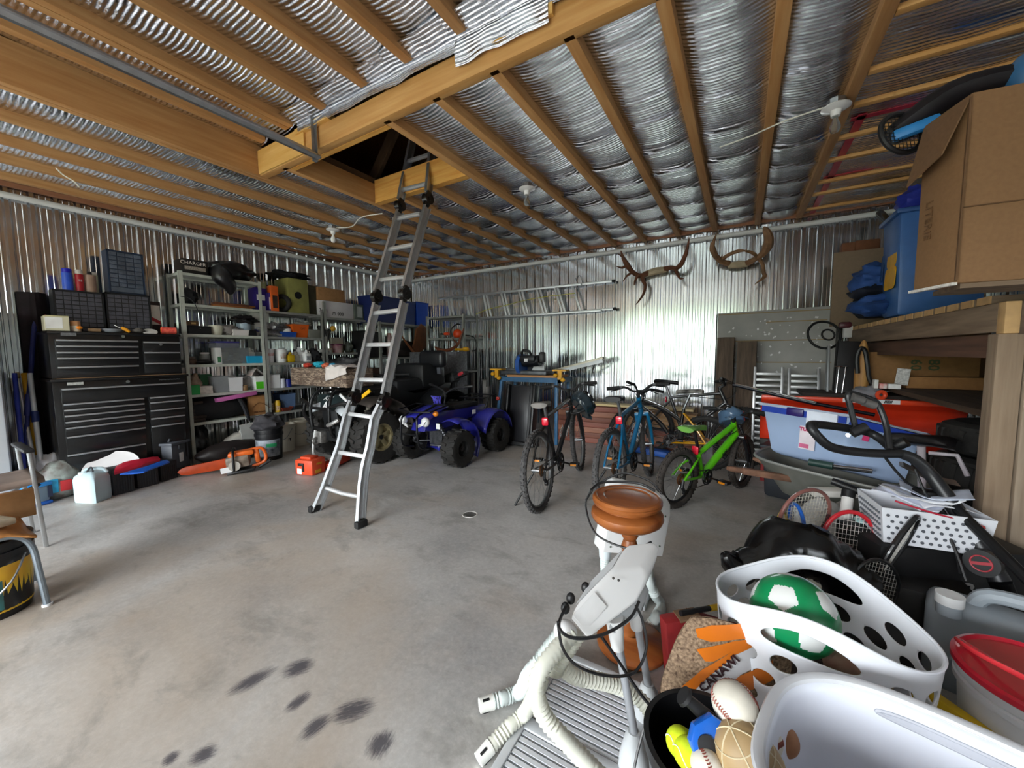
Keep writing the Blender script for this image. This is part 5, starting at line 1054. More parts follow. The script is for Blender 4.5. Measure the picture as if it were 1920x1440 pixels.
for s in (-.3,-.1,.1,.3): b.bx((ax+s-.008,fy-.2,.855),(ax+s+.008,fy+.30,.875))
part('front_rack',b,TB,t,smooth=False)
b=B(); b.box((ax,fy+.95,.86),(.34,.75,.18),bev=.06); part('seat',b,M('17171a',.6,var=.2),t)
b=B(); b.box((ax-.11,fy+1.30,.98),(.60,.50,.36),bev=.07,taper=1.05); part('rear_box',b,M('141517',.55,var=.25),t)
p0=Y(812,673,fy+1.35); b=B(); b.box((p0.x,p0.y,p0.z),(.50,.16,.26),bev=.07,seg=4); part('backrest',b,M('1c1d21',.35,var=.15),t)
b=B(); b.box((p0.x,p0.y+.02,p0.z-.16),(.28,.05,.14),bev=.01); part('backrest_bracket',b,M('4b4d55',.5),t)
b=B(); b.tube([(ax,fy+.42,.84),(ax,fy+.50,1.0),(ax-.2,fy+.50,1.03),(ax-.38,fy+.60,1.03)],.014,n=8); b.tube([(ax,fy+.50,1.0),(ax+.2,fy+.50,1.03),(ax+.38,fy+.60,1.03)],.014,n=8); b.box((ax,fy+.46,.98),(.22,.16,.1),bev=.03); part('handlebar',b,BLK,t)
# camouflage box with cloth
def camo():
    m=bpy.data.materials.new('camo'); m.use_nodes=True; nt=m.node_tree; N=nt.nodes; L=nt.links; b=N['Principled BSDF']; b.inputs['Roughness'].default_value=.8
    tc=N.new('ShaderNodeTexCoord'); mp=N.new('ShaderNodeMapping'); mp.inputs['Scale'].default_value=(1,1,3.2); L.new(tc.outputs['Object'],mp.inputs[0])
    n=N.new('ShaderNodeTexNoise'); n.inputs['Scale'].default_value=9; n.inputs['Detail'].default_value=8; n.inputs['Roughness'].default_value=.7; n.inputs['Distortion'].default_value=1.5; L.new(mp.outputs[0],n.inputs[0])
    r=N.new('ShaderNodeValToRGB'); e=r.color_ramp.elements; e[0].position=.34; e[0].color=(*lin('3c332e'),1); e[1].position=.72; e[1].color=(*lin('d9c6b0'),1)
    for p,c in ((.45,'77604f'),(.5,'5d5550'),(.56,'b59a80'),(.62,'8a8078')): k=e.new(p); k.color=(*lin(c),1)
    L.new(n.outputs[0],r.inputs[0]); L.new(r.outputs[0],b.inputs['Base Color']); return m
b=B(); a=Y(544,690,2.93); c=Y(650,733,2.93); b.bx((a.x,2.93,.897),(c.x,3.33,1.13),bev=.01); b.bx((a.x+.02,2.95,1.128),(c.x-.02,3.31,1.132)); one('cargo_box',b,camo(),'camouflage-patterned cargo box resting on the front rack of the green quad bike','box')
b=B(); p=Y(618,688,2.9)
b.grid(lambda u,v:V((p.x-.10+.42*u+.03*nz((u*4,v*4,1)),3.12-.22*max(0,min(1,v*2))*1.0+.015*nz((u*5,v*5,3)) if v<.5 else 2.905-.012*math.sin(u*9)+.012*nz((u*7,v*7,2)),1.145+.012*nz((u*5,v*5,5))+.03*math.sin(u*7)**2 if v<.5 else 1.14-(v-.5)*2*(.17-.10*u)+.01*nz((u*6,v*6,9)))),24,20); one('white_cloth',b,M('e2d8d2',.85,var=.05,bump=.2),'cream cloth draped over the front of the camouflage box','cloth',solid=.008)
for i,(px,c,s,lab) in enumerate(((573,'c8412f',.05,'crumpled red wrapper on top of the camouflage box, left end'),(590,'2fb0c8',.07,'bright cyan cloth on top of the camouflage box'),(608,'d06a4a',.05,'orange-red cloth on the camouflage box between the cyan ones'),(613,'3fa6d0',.05,'light blue cloth at the edge of the cream cloth on the camouflage box'))):
    q=Y(px,687,3.0); bag('cloth_scrap',lab,'cloth',(q.x,3.03+.05*(i%2),1.135+s*.5),(s*1.3,s,s*.62),M(c,.7,var=.15),140+i,amp=.4)
# dark handlebar pod with red switch: second machine behind
t=T('snowmobile','dark machine with a mottled dash pod and red-marked grip, behind the blue quad bike','machine')
b=B(); p=Y(840,712,4.90); b.box(p,(.42,.20,.18),rot=Mx.Rotation(-.35,4,'Y'),bev=.06); part('dash_pod',b,M('3a3c3c',.6,var=.35,sc=30),t)
b=B(); q=Y(872,702,4.84); b.bar(p+V((.05,0,.0)),q+V((.03,0,.03)),.09,.07,bev=.02); part('grip',b,M('2a2a2c',.6),t); b=B(); b.bar(q+V((-.1,-.05,-.01)),q+V((.0,-.05,.035)),.02,.05,bev=.006); part('red_marking',b,M('c0303c',.5),t)
b=B(); b.box((p.x,4.90,.48),(.30,.12,.94),bev=.04); part('body',b,M('121213',.55,var=.3),t)
# blue children's quad
BLU=M('2a2c96',.25,var=.15,coat=.5); 
t=T('small_quad_bike','small blue children\'s quad bike with knobbly tyres, parked right of the ladder','quad bike')
ax=-3.155; fy=3.40; r=.215
for s in (-1,1):
    wheel(t,(ax+s*.385,fy,r),r,.19,.10,M('1f1f20',.5),side=s,n=16,spokes=0,lug=.014); wheel(t,(ax+s*.36,fy+.82,r+.005),r+.005,.22,.10,M('1f1f20',.5),side=s,n=18,spokes=0,lug=.012)
for s in (-1,1):
    b=B(); fender(b,ax+s*.31,fy+.06,.31,.24,R(112),R(-35),zc=r); part('front_fender',b,BLU,t,solid=.01); b=B(); fender(b,ax+s*.30,fy+.80,.33,.28,R(165),R(10),zc=r); part('rear_fender',b,BLU,t,solid=.01)
b=B(); b.grid(lambda u,v:V((ax+(u-.5)*(.42-.12*v),fy-.30+.42*v,.55+.11*math.sin(v*1.6)+.04*math.sin(u*PI))),8,8); part('front_cowl',b,BLU,t,solid=.015)
b=B(); b.prism([(-.22,.50),(-.25,.42),(-.05,.40),(.3,.42),(.7,.48),(.95,.55),(.95,.60),(.6,.60),(.25,.60),(.0,.62)],.22,fr((ax-.11,fy,0),(0,1,0),(0,0,1)),bev=.015); part('body',b,BLU,t)
b=B(); b.box((ax,fy+.55,.62),(.22,.52,.09),bev=.04); part('seat',b,M('151517',.6,var=.2),t)
for s in (-1,1):
    b=B(); b.sph((ax+s*.17,fy-.30,.545),(.055,.04,.055),n=16,m=10); part('headlight',b,M('f0f2f5',.1,coat=1),t)
    b=B(); b.prism([(0,0),(.12,.05),(.14,.09),(.02,.04)],.012,fr((ax+s*.07,fy-.335,.47),(s,0,0),(0,0,1))); part('white_decal',b,WHITEP,t,smooth=False)
b=B(); b.sph((ax+.235,fy-.2,.63),(.035,.03,.03)); part('turn_signal',b,M('f08a10',.3),t)
b=B(); 
for s in (-1,1): b.tube([(ax+s*.12,fy-.20,.22),(ax+s*.13,fy-.36,.28),(ax+s*.12,fy-.38,.55),(ax+s*.10,fy-.32,.62),(ax+s*.10,fy-.05,.70)],.012,n=8,sub=4)
b.tube([(ax-.13,fy-.37,.40),(ax+.13,fy-.37,.40)],.01,n=8); b.tube([(ax-.24,fy-.30,.66),(ax-.24,fy-.02,.70),(ax+.24,fy-.02,.70),(ax+.24,fy-.30,.66),(ax,fy-.34,.65)],.01,n=8,closed=True); part('front_rack',b,M('1a1a1e',.35,.5),t)
b=B(); b.tube([(ax-.2,fy+.78,.70),(ax+.2,fy+.78,.70),(ax+.22,fy+1.05,.72),(ax-.22,fy+1.05,.72)],.011,n=8,closed=True); b.tube([(ax,fy+.78,.70),(ax,fy+1.05,.72)],.009,n=8); b.tube([(ax-.2,fy+.9,.70),(ax-.18,fy+.85,.55)],.01); b.tube([(ax+.2,fy+.9,.70),(ax+.18,fy+.85,.55)],.01); part('rear_rack',b,M('1a1a1e',.35,.5),t)
b=B(); b.tube([(ax,fy+.18,.58),(ax,fy+.24,.80),(ax-.12,fy+.26,.87),(ax-.33,fy+.34,.90)],.012,n=8,sub=4); b.tube([(ax,fy+.24,.80),(ax+.12,fy+.26,.87),(ax+.33,fy+.34,.90)],.012,n=8,sub=4); part('handlebar',b,M('3a3a3e',.35,.6),t)
for s in (-1,1): b=B(); b.cyl((ax+s*.25,fy+.31,.892),(ax+s*.35,fy+.345,.903),.018); part('grip',b,BLK,t)
b=B(); rr=random.Random(8)
for k in range(14): x=ax-.06+.1*rr.random(); b.tube([(x,fy+.12,.66),(x+.03*rr.uniform(-1,1),fy+.10,.72),(x+.06*rr.uniform(-1,1),fy+.08,.79)],.006,n=5)
part('cable_bunch',b,M('4b46b8',.5),t)
b=B(); b.bx((ax-.1,fy+.05,.20),(ax+.1,fy+.75,.42)); 
for s in (-1,1):
    for dy in (-.12,.1): b.tube([(ax+s*.07,fy+dy,.24),(ax+s*.33,fy,.22)],.011,n=8)
    b.tube([(ax+s*.10,fy-.02,.48),(ax+s*.30,fy-.02,.24)],.02,n=8)
    for k in range(7): u=k/6; b.tor((ax+s*(.13+.14*u),fy-.02,.45-.17*u),.03,.006,axis=(s*.2,0,-.24),n=12,m=5)
b.cyl((ax-.34,fy+.82,.22),(ax+.34,fy+.82,.22),.025); part('running_gear',b,M('55565a',.4,.7,var=.5,sc=30),t)
b=B(); b.tube([(ax+.12,fy+.1,.34),(ax+.3,fy+.12,.26),(ax+.33,fy+.5,.26),(ax+.14,fy+.6,.34)],.012,n=8); b.box((ax+.28,fy+.33,.27),(.16,.4,.015)); part('footwell',b,BLK,t)
b=B(); b.box((ax+.245,fy+.50,.56),(.004,.07,.05)); b.box((ax+.30,fy-.24,.50),(.05,.004,.06)); part('white_sticker',b,WHITEP,t,smooth=False)
# grey metal cabinet behind, yellow knob
b=B(); a=Y(768,659,4.98); c=Y(857,700,4.98); b.bx((a.x,4.98,.02),(c.x,5.26,1.335),bev=.006); one('metal_cabinet',b,M('6f7074',.5,.3,var=.35,sc=30),'mottled grey metal cabinet standing behind the quad bikes','cabinet')
t=T('yellow_clamp','yellow tool with a round end lying on top of the grey metal cabinet','tool'); p=V((c.x-.12,5.1,1.375)); b=B(); b.cyl(p,p+V((.28,0,-.01)),.02); part('bar',b,M('d9a018',.4),t); b=B(); b.sph(p+V((.22,0,.0)),(.06,.06,.04)); part('knob',b,M('e2a81c',.4),t)
# ================================================================= WORKBENCH with mitre saw
BB=M('2f5f86',.45,var=.2); YEL=M('e0a41c',.4,var=.15); SAWB=M('2a5aa8',.4,var=.15)
t=T('work_stand','blue steel work stand with yellow end clamps under the mitre saw, near the back wall','work stand'); yw=4.92
a=Y(934,707,yw); c=Y(1050,708,yw); zt=(a.z+c.z)/2
b=B(); b.bx((a.x,yw,zt-.07),(c.x,yw+.04,zt)); b.bx((a.x,yw+.42,zt-.07),(c.x,yw+.46,zt)); b.bx((a.x,yw,zt-.07),(a.x+.04,yw+.46,zt)); b.bx((c.x-.04,yw,zt-.07),(c.x,yw+.46,zt)); part('frame',b,BB,t,smooth=False)
for x,dx in ((a.x+.06,-.10),(c.x-.06,.02)):
    for y,dy in ((yw+.02,-.05),(yw+.44,.05)): b=B(); b.bar((x,y,zt-.03),(x+dx,y+dy,0),.045,.045,up=(0,1,0),bev=.004); part('leg',b,BB,t)
b=B(); b.bx((a.x+.15,yw+.02,zt),(c.x-.05,yw+.42,zt+.03)); part('wood_top',b,wood('b07a45','c99561','x'),t,smooth=False)
for (x,s) in ((a.x-.02,-1),(c.x+.0,1)):
    b=B(); b.bx((x-.03,yw-.02,zt-.02),(x+.03,yw+.02,zt+.12)); b.sph((x+s*.0+.06,yw-.04,zt-.02),(.035,.03,.03)); b.sph((x-.05,yw-.04,zt+.04),(.035,.03,.03)); b.bx((x-.1,yw-.04,zt+.1),(x+.1,yw+.1,zt+.12)); part('end_clamp',b,YEL,t)
t=T('mitre_saw','blue and black mitre saw standing on the blue work stand','mitre saw'); s=Y(985,700,yw+.2); zt2=zt+.032
b=B(); b.bx((s.x-.40,yw+.05,zt2),(s.x+.42,yw+.35,zt2+.06),bev=.01); b.bx((s.x-.62,yw+.12,zt2+.06),(s.x-.05,yw+.3,zt2+.09)); part('base',b,M('55585c',.45,.4,var=.3),t)
b=B(); b.bx((s.x-.18,yw+.28,zt2+.06),(s.x+.28,yw+.31,zt2+.15)); part('fence',b,WHITEP,t,smooth=False)
q=Y(990,680,yw+.15)
b=B(); b.cyl((s.x-.06,yw+.15,q.z-.03),(s.x+.0,yw+.15,q.z-.03),.16,n=32); part('blade_guard',b,SAWB,t); b=B(); b.cyl((s.x+.0,yw+.15,q.z+.02),(s.x+.28,yw+.15,q.z+.03),.085,n=22); b.box((s.x+.1,yw+.12,q.z+.06),(.28,.16,.1),bev=.03); part('motor',b,M('191b1f',.45,var=.3),t)
b=B(); b.tube([(s.x+.0,yw+.1,q.z+.11),(s.x+.04,yw+.06,q.z+.18),(s.x+.14,yw+.06,q.z+.17),(s.x+.16,yw+.1,q.z+.1)],.02,n=10,sub=3); b.box((s.x+.33,yw+.12,q.z+.08),(.1,.1,.16),rot=.3,bev=.03); part('handle',b,BLK,t); b=B(); b.bar((s.x+.02,yw+.3,zt2+.05),(s.x+.06,yw+.26,q.z),.08,.08); part('arm',b,M('6a6d72',.4,.5),t)
b=B(); b.box((s.x+.1,yw+.038,q.z+.04),(.06,.004,.05)); part('label_sheet',b,WHITEP,t,smooth=False)
# folded treadmill under the stand, red jaw, plank stack
t=T('treadmill','folded black treadmill standing upright under the blue work stand','treadmill'); y0=4.60
a=Y(946,838,y0); zt3=.86
b=B(); b.T=fr((Y(972,840,y0).x,y0+.02,0),(1,0,0),(0,.18,1)); b.box((0,.43,0),(.36,.84,.10),bev=.02); part('deck',b,M('1a1a1d',.5,var=.15),t)
b=B(); b.T=fr((Y(972,840,y0).x,y0+.02,0),(1,0,0),(0,.18,1)); b.box((0,.43,.053),(.27,.8,.01),bev=.004); part('belt',b,M('202024',.35),t)
for s in (-1,1):
    b=B(); b.T=fr((Y(972,840,y0).x,y0+.02,0),(1,0,0),(0,.18,1)); b.box((s*.21,.43,.03),(.05,.86,.14),bev=.015); part('side_rail',b,M('101012',.4),t)
b=B(); b.T=fr((Y(972,840,y0).x,y0+.02,0),(1,0,0),(0,.18,1)); b.box((0,.03,.02),(.56,.06,.2),bev=.015); part('base',b,BLK,t)
b=B(); b.box((Y(935,745,y0).x,y0-.02,Y(935,747,y0).z),(.05,.04,.05),bev=.012); part('red_button',b,M('c8403a',.4),t)
t=T('reach_tool','yellow pole with an open red jaw lying on the floor before the treadmill','tool'); b=B(); p=Z(940,790,.24); q=Z(992,812,.06); b.cyl(p,q,.011); part('pole',b,M('cfc98a',.5),t); b=B(); c_=Z(978,804,.12); b.tube([c_+V((-.07,0,.14)),c_+V((-.06,0,.05)),c_+V((0,0,-.02)),c_+V((.07,0,.04)),c_+V((.10,0,.16))],[.012,.024,.035,.022,.01],n=8,sub=3); part('jaw',b,M('e03a24',.4),t)
PLK=[wood('7a4636','93584a','x',.6,2),wood('6b3d30','84503f','x',.6,2),wood('8c5a44','a5705a','x',.6,2)]
rr=random.Random(12); 
for i in range(7):
    b=B(); x0=-2.36+rr.uniform(-.04,.04); x1=-1.42+rr.uniform(-.05,.05); b.bx((x0,5.22-.0*i,.002+i*.076),(x1,5.44,.076+i*.076),bev=.004); one('board',b,PLK[i%3],['lowest','second lowest','third lowest','middle','third highest','second highest','topmost'][i]+' reddish-brown board in the left stack behind the bikes','board','left stack of reddish boards behind the bikes')
for i in range(5):
    b=B(); b.bx((-1.36+rr.uniform(-.03,.03),5.24,.002+i*.1),(-.42+rr.uniform(-.04,.04),5.48,.1+i*.1),bev=.004); one('board',b,PLK[(i+1)%3] if i<3 else wood('b98a5c','d0a577','x',.6,2),['lowest','second lowest','middle','second highest','topmost'][i]+' board in the right stack behind the bikes','board','right stack of boards behind the bikes')
b=B(); b.bx((-1.9,5.28,.54),(-.5,5.5,.57),bev=.003); one('plank',b,wood('d8bf86','e5d3a5','x',.6,2),'pale yellow plank laid across the stacks of boards behind the bikes','plank')
b=B(); b.box((-.95,4.98,.05),(.5,.16,.08),rot=-.25,bev=.03); one('blue_sack',b,M('2a5fb8',.5,var=.2),'flat blue bundle on the floor behind the blue bike','bundle')
# long aluminium plank on wall brackets
t=T('scaffold_plank','long aluminium plank with diagonal braces held against the back wall above the bikes','plank'); y_=5.5
p=Y(1010,703,y_); q=Y(1134,671,y_)
b=B(); b.bar(p,q,.2,.04,up=(0,0,1),bev=.004); part('deck',b,M('b0aa98',.4,.5,var=.15),t); b=B(); b.bar(p-V((0,.1,.03)),q-V((0,.1,.04)),.02,.05); part('edge_rail',b,STL,t)
for px,py in ((1078,690),(1112,684)): u=Y(px,py,y_); b=B(); b.tube([u+V((.05,-.1,-.01)),u+V((-.02,.05,-.08)),u+V((-.07,.22,-.13))],.012,n=6); part('brace',b,STL,t)
b=B(); a=Y(905,708,5.4); c=Y(940,700,5.4)
for i,(px,w) in enumerate(((884,.05),(906,.07),(912,.04))):
    u=Y(px,720,5.62); b=B(); b.bx((u.x,5.6,0),(u.x+w,5.66,.95-.12*i)); one('wood_stake',b,wood('7d7a76','98948e','z'),['grey wooden stake leaning on the back wall, leftmost behind the quad bike','wide grey stake on the back wall beside the narrow one','narrow grey stake on the back wall beside the work stand'][i],'stake')
# ================================================================= BICYCLES
SPK=M('b9bbbd',.3,.9); RIMS=M('a9abad',.3,.85); RIMB=M('1a1a1c',.4); DTYR=M('4a4848',.8,var=.2,sc=20); BTYR=M('2a2827',.8,var=.3,sc=25); REDR=M('e0203a',.25,coat=.6); AMB=M('e08a1a',.25,coat=.6); RUST=M('7a4f2c',.6,.4,var=.3)
def bwheel(t,c,r,tw,tyr,rim,name,cass=False,knobs=44,side=1):
    c=V(c); b=B(); b.tor(c,r-tw,tw,axis=(1,0,0),n=56,m=10)
    for k in range(knobs):
        a=2*PI*k/knobs; d=V((0,math.cos(a),math.sin(a)))
        for s in (-1,0,1):
            a2=a+(0 if s else PI/knobs); d=V((0,math.cos(a2),math.sin(a2))); b.bar(c+d*(r-tw*.35)+V((s*tw*.75,0,0))*.8,c+d*(r+(.006 if s==0 else -.002-tw*.12))+V((s*tw*.72,0,0)),tw*.55,r*PI/knobs*.9,up=(1,0,0))
    w=part(name,b,tyr,t,ang=40)
    b=B(); rr=r-2*tw; b.tube([c+V((x,0,0)) for x in ()] or [c+V((0,math.cos(2*PI*i/48)*rr,math.sin(2*PI*i/48)*rr)) for i in range(48)],.011,n=8,closed=True,flat=1.0); part('rim',b,rim,w)
    b=B(); 
    for k in range(24):
        a=2*PI*k/24; a2=a+(.35 if k%4<2 else -.35); s=1 if k%2 else -1
        b.cyl(c+V((s*.03,math.cos(a2)*.02,math.sin(a2)*.02)),c+V((0,math.cos(a)*rr,math.sin(a)*rr)),.0014,n=4,cap=False)
    part('spokes',b,SPK,w)
    b=B(); b.cyl(c-V((.05,0,0)),c+V((.05,0,0)),.016,n=12); b.cyl(c-V((.065,0,0)),c+V((.065,0,0)),.006,n=8); part('hub',b,STL,w)
    if cass:
        b=B()
        for k in range(5): b.cyl(c+V((side*(.024+.005*k),0,0)),c+V((side*(.027+.005*k),0,0)),.05-.007*k,n=22)
        part('cassette',b,RUST,w); b=B(); p=c+V((side*.05,-.0,-.0)); b.tube([p,p+V((0,-.01,-.06)),p+V((0,.03,-.11))],.014,n=8); b.cyl(p+V((0,.03,-.11))-V((.01,0,0)),p+V((0,.03,-.11))+V((.01,0,0)),.022); part('derailleur',b,BLK,t)
    return w
def bike(name,label,rear,front,r=.335,tw=.025,col='151517',col2=None,rim=RIMS,tyr=DTYR,sad_z=.88,steer=0,lean=-4,style='mtb',barw=.30,fork=None,sad=None,refl=True,rise=.05,kick=True,fk=None,decal=None,dcol=None,fade=None):
    rear=V(rear);front=V(front);d=front-rear;wb=d.length;rot=math.atan2(-d.x,d.y)
    t=T(name,label,'bicycle','bicycles parked in a row',loc=rear,rot=(0,R(lean),rot))
    FM=M(col,.28,var=.12,coat=.6); F2=M(col2,.28,var=.1,coat=.5) if col2 else FM; k=r/.335
    bwheel(t,(0,0,r),r,tw,tyr,rim,'rear_wheel',cass=True)
    bb=V((0,.43*k,r*.88)); st=V((0,.27*k,r+.40*k)); hb=V((0,wb-.195*k,r+.37*k)); ht=V((0,wb-.25*k,r+.51*k)); ra=V((0,0,r)); fa=V((0,wb,r))
    if style=='low': st=V((0,.33*k,r+.25*k))
    b=B()
    if style=='sus':
        b.tube([hb+V((0,-.03,.03)),bb+V((0,.12,.22)),bb+V((0,.02,.10))],[.026,.026,.024],n=10,sub=4); b.tube([ht+V((0,-.02,-.03)),ht*.5+st*.5+V((0,0,-.06)),st+V((0,.03,-.14))],[.02,.022,.02],n=10,sub=4); b.cyl(st+V((0,.02,-.17)),st,.018)
    elif style=='low':
        b.tube([ht+V((0,0,-.02)),(ht+st)*.5+V((0,-.03,-.03)),st+V((0,0,-.02))],[.026,.024,.02],n=10,sub=4); b.tube([hb,(hb+bb)*.5,bb],[.032,.034,.03],n=12,sub=3); b.cyl(bb,st,.019)
    else:
        b.cyl(ht+V((0,0,-.03)),st,.018 if style!='road' else .016); b.cyl(hb,bb,.022); b.cyl(bb,st+V((0,0,.02)),.017)
    b.cyl(hb+V((0,.01,-.01)),ht+V((0,-.008,.01)),.023,n=14); b.cyl(bb-V((.035,0,0)),bb+V((.035,0,0)),.024)
    part('frame',b,FM,t)
    b=B()
    for s in (-1,1):
        b.tube([bb+V((s*.02,-.03,0)),bb*.55+V((s*.045,0,r*.45)),ra+V((s*.06,0,0))],[.012,.011,.009],n=8,sub=3)
        b.tube([st+V((s*.012,0,-.05)),(st+ra)*.5+V((s*.05,0,.0)),ra+V((s*.06,0,0))],[.010,.010,.009],n=8,sub=3)
    part('rear_stays',b,F2,t)
    # steering assembly rotated about head axis
    ax=(ht-hb).normalized(); rm=Mx.Translation(hb)@Mx.Rotation(steer,4,ax)@Mx.Translation(-hb)
    FK=M(fork,.3,var=.1,coat=.5) if fork else FM
    b=B(); b.T=rm
    for s in (-1,1): b.tube([hb+V((s*.055,.03,-.03)),hb*.5+fa*.5+V((s*.06,.02,0)),fa+V((s*.058,0,0))],[.018,.018,.012],n=10,sub=3)
    b.bar(hb+V((-.07,.03,-.03)),hb+V((.07,.03,-.03)),.05,.035,bev=.01); part('fork',b,FK,t)
    fw=bwheel(t,fa,r,tw,tyr,rim,'front_wheel')
    if steer:
        for o in [fw]+list(fw.children): o.data.transform(rm)
    stm=ht+V((0,-.01,.03)); cl=stm+V((0,.05,.04)); 
    b=B(); b.T=rm; b.cyl(ht,stm+V((0,-.005,.015)),.016); b.bar(stm,cl,.035,.035,bev=.008); w=barw
    b.tube([cl+V((-w,-.07,rise)),cl+V((-w*.45,-.02,rise)),cl+V((-w*.18,0,0)),cl,cl+V((w*.18,0,0)),cl+V((w*.45,-.02,rise)),cl+V((w,-.07,rise))],.0125,n=10,sub=3); hbp=part('handlebar',b,BLK,t)
    for s in (-1,1):
        b=B(); b.T=rm; p=cl+V((s*w,-.07,rise)); q=cl+V((s*w*.6,-.035,rise)); b.cyl(p,q,.018,n=12); part('grip',b,RUB,hbp)
        b=B(); b.T=rm; b.tube([q,q+V((-s*.01,.04,-.015)),p+V((-s*.03,.05,-.03))],.007,n=6,sub=2); b.box(q+V((-s*.02,.01,0)),(.04,.04,.03),bev=.006); part('brake_lever',b,M('2a2a2c',.4,.5),hbp)
    b=B(); 
    for s in (-1,1): b.tube([rm@(cl+V((s*w*.5,.0,rise))),rm@(cl+V((s*w*.2,.12,-.02))),hb+V((s*.02,.02,.05)),(ht+st)*.5+V((s*.02,0,-.03))],.0035,n=5,sub=4,cap=False)
    part('cables',b,BLK,t)
    sp=st+V((0,-(sad_z-st.z)*.3,sad_z-st.z-.03)); b=B(); b.cyl(st,sp,.0135); part('seat_post',b,STL if style!='low' else BLK,t)
    b=B(); c=sp+V((0,.0,.035)); prof=[(-.13,.075,0),(-.10,.078,.008),(-.04,.055,.004),(.04,.028,-.004),(.12,.02,-.01),(.15,.012,-.016)]
    rows=[]
    for y,w_,z in prof: rows.append([b._v(c+V((w_*math.cos(2*PI*i/12),y,z+(.018 if math.sin(2*PI*i/12)>0 else .03)*math.sin(2*PI*i/12)))) for i in range(12)])
    for A,C in zip(rows,rows[1:]):
        for i in range(12): b._fc([A[i],A[(i+1)%12],C[(i+1)%12],C[i]])
    b._fc(rows[0]); b._fc(rows[-1]); part('saddle',b,sad or M('18181a',.5,var=.2),t)
    b=B(); c=bb+V((.05,0,0))
    for rr_,x in ((.085,.0),(.065,.008)):
        b.tor(c+V((x,0,0)),rr_*k,.006,axis=(1,0,0),n=30,m=6)
    for i in range(5): a=2*PI*i/5; b.bar(c,c+V((0,math.cos(a),math.sin(a)))*.085*k,.012,.012)
    ang=R(-20); ca=V((0,math.cos(ang),math.sin(ang)))*.165*k
    b.bar(c+V((.02,0,0)),c+V((.03,0,0))+ca,.022,.014); b.bar(bb-V((.05,0,0)),bb-V((.06,0,0))-ca,.022,.014); cs=part('crankset',b,M('2c2c2e',.35,.6),t)
    for s,q in ((1,c+V((.03,0,0))+ca),(-1,bb-V((.06,0,0))-ca)): b=B(); b.box(q+V((s*.05,0,0)),(.09,.075,.022),bev=.005); pd=part('pedal',b,BLK,cs); b=B(); b.box(q+V((s*.05,-.04,0)),(.055,.006,.018)); b.box(q+V((s*.05,.04,0)),(.055,.006,.018)); part('pedal_reflector',b,AMB,cs)
    b=B(); b.tube([bb+V((.05,0,.085*k)),V((.04,0,r+.05)),V((.04,-.05,r)),V((.04,0,r-.05)),V((.045,.04,r-.10)),bb+V((.05,0,-.085*k)),bb+V((.05,.085*k,0))],.004,n=5,closed=True); part('chain',b,M('4a4540',.5,.6),t)
    if refl: b=B(); b.box(st+V((0,-.045,-.03 if style!='low' else .02)),(.06,.018,.07),bev=.012); part('rear_reflector',b,REDR,t)
    if kick: b=B(); b.cyl(V((-.06,.06,r-.02)),V((-.24,-.0,.02)),.009); part('kickstand',b,BLK,t)
    if decal:
        p=hb*.55+bb*.45; for_y=(hb-bb).normalized()
        part('lettering',txt(decal,.07*k,fr(p+V((.034,0,0)),for_y,V((0,-for_y.z,for_y.y))),.001,bold=.001),M(dcol or 'e9e9ea',.4),t,smooth=False)
        part('lettering',txt(decal,.07*k,fr(p-V((.034,0,0)),-for_y,V((0,-for_y.z,for_y.y))),.001,bold=.001),M(dcol or 'e9e9ea',.4),t,smooth=False)
    return t
bike('bicycle','black mountain bike with white decals and a helmet on its handlebar, leftmost of the row',Z(1015,957),Z(1088,880),col='121214',sad_z=.86,steer=R(6),decal='MTB',fork='1a1a1c',sad=M('8a8580',.6,c2='4a4744',sc=6))
bike('bicycle','blue mountain bike with white lettering on its frame, second in the row',Z(1148,951),Z(1217,891),col='0f6fa0',sad_z=.90,steer=R(10),decal='GT 830',fork='0f78aa',lean=-3)
bike('bicycle','small bright green bike with a blue stripe, at the front right of the row',Z(1268,952),Z(1388,913),r=.255,tw=.029,col='62cc18',rim=RIMB,tyr=M('3d3733',.85,var=.35,sc=25),sad_z=.66,style='low',barw=.27,steer=R(8),decal='iapi',dcol='15181a',fork='17171a',sad=M('74b843',.5,c2='5c5f5a',sc=4),lean=2,kick=False)
yr,yf=Z(1318,876),Z(1188,872)
bike('bicycle','black and yellow suspension bike standing crosswise behind the green bike',(-.30,4.62,0),(-1.23,4.68,0),r=.30,tw=.026,col='1d1b19',col2='dd9e16',rim=RIMB,tyr=BTYR,sad_z=.86,style='sus',steer=R(-35),barw=.28,rise=.06,lean=3,fork='232323',refl=False,kick=False,sad=M('1a1a1a',.4,c2='d8d4cc',sc=7))
bike('bicycle','dark grey mountain bike facing right at the back of the row, near the timbers',(-1.02,5.06,0),(.05,5.00,0),col='2a2a2d',rim=RIMB,tyr=BTYR,sad_z=.93,steer=R(12),barw=.29,lean=-3,refl=True,kick=False)
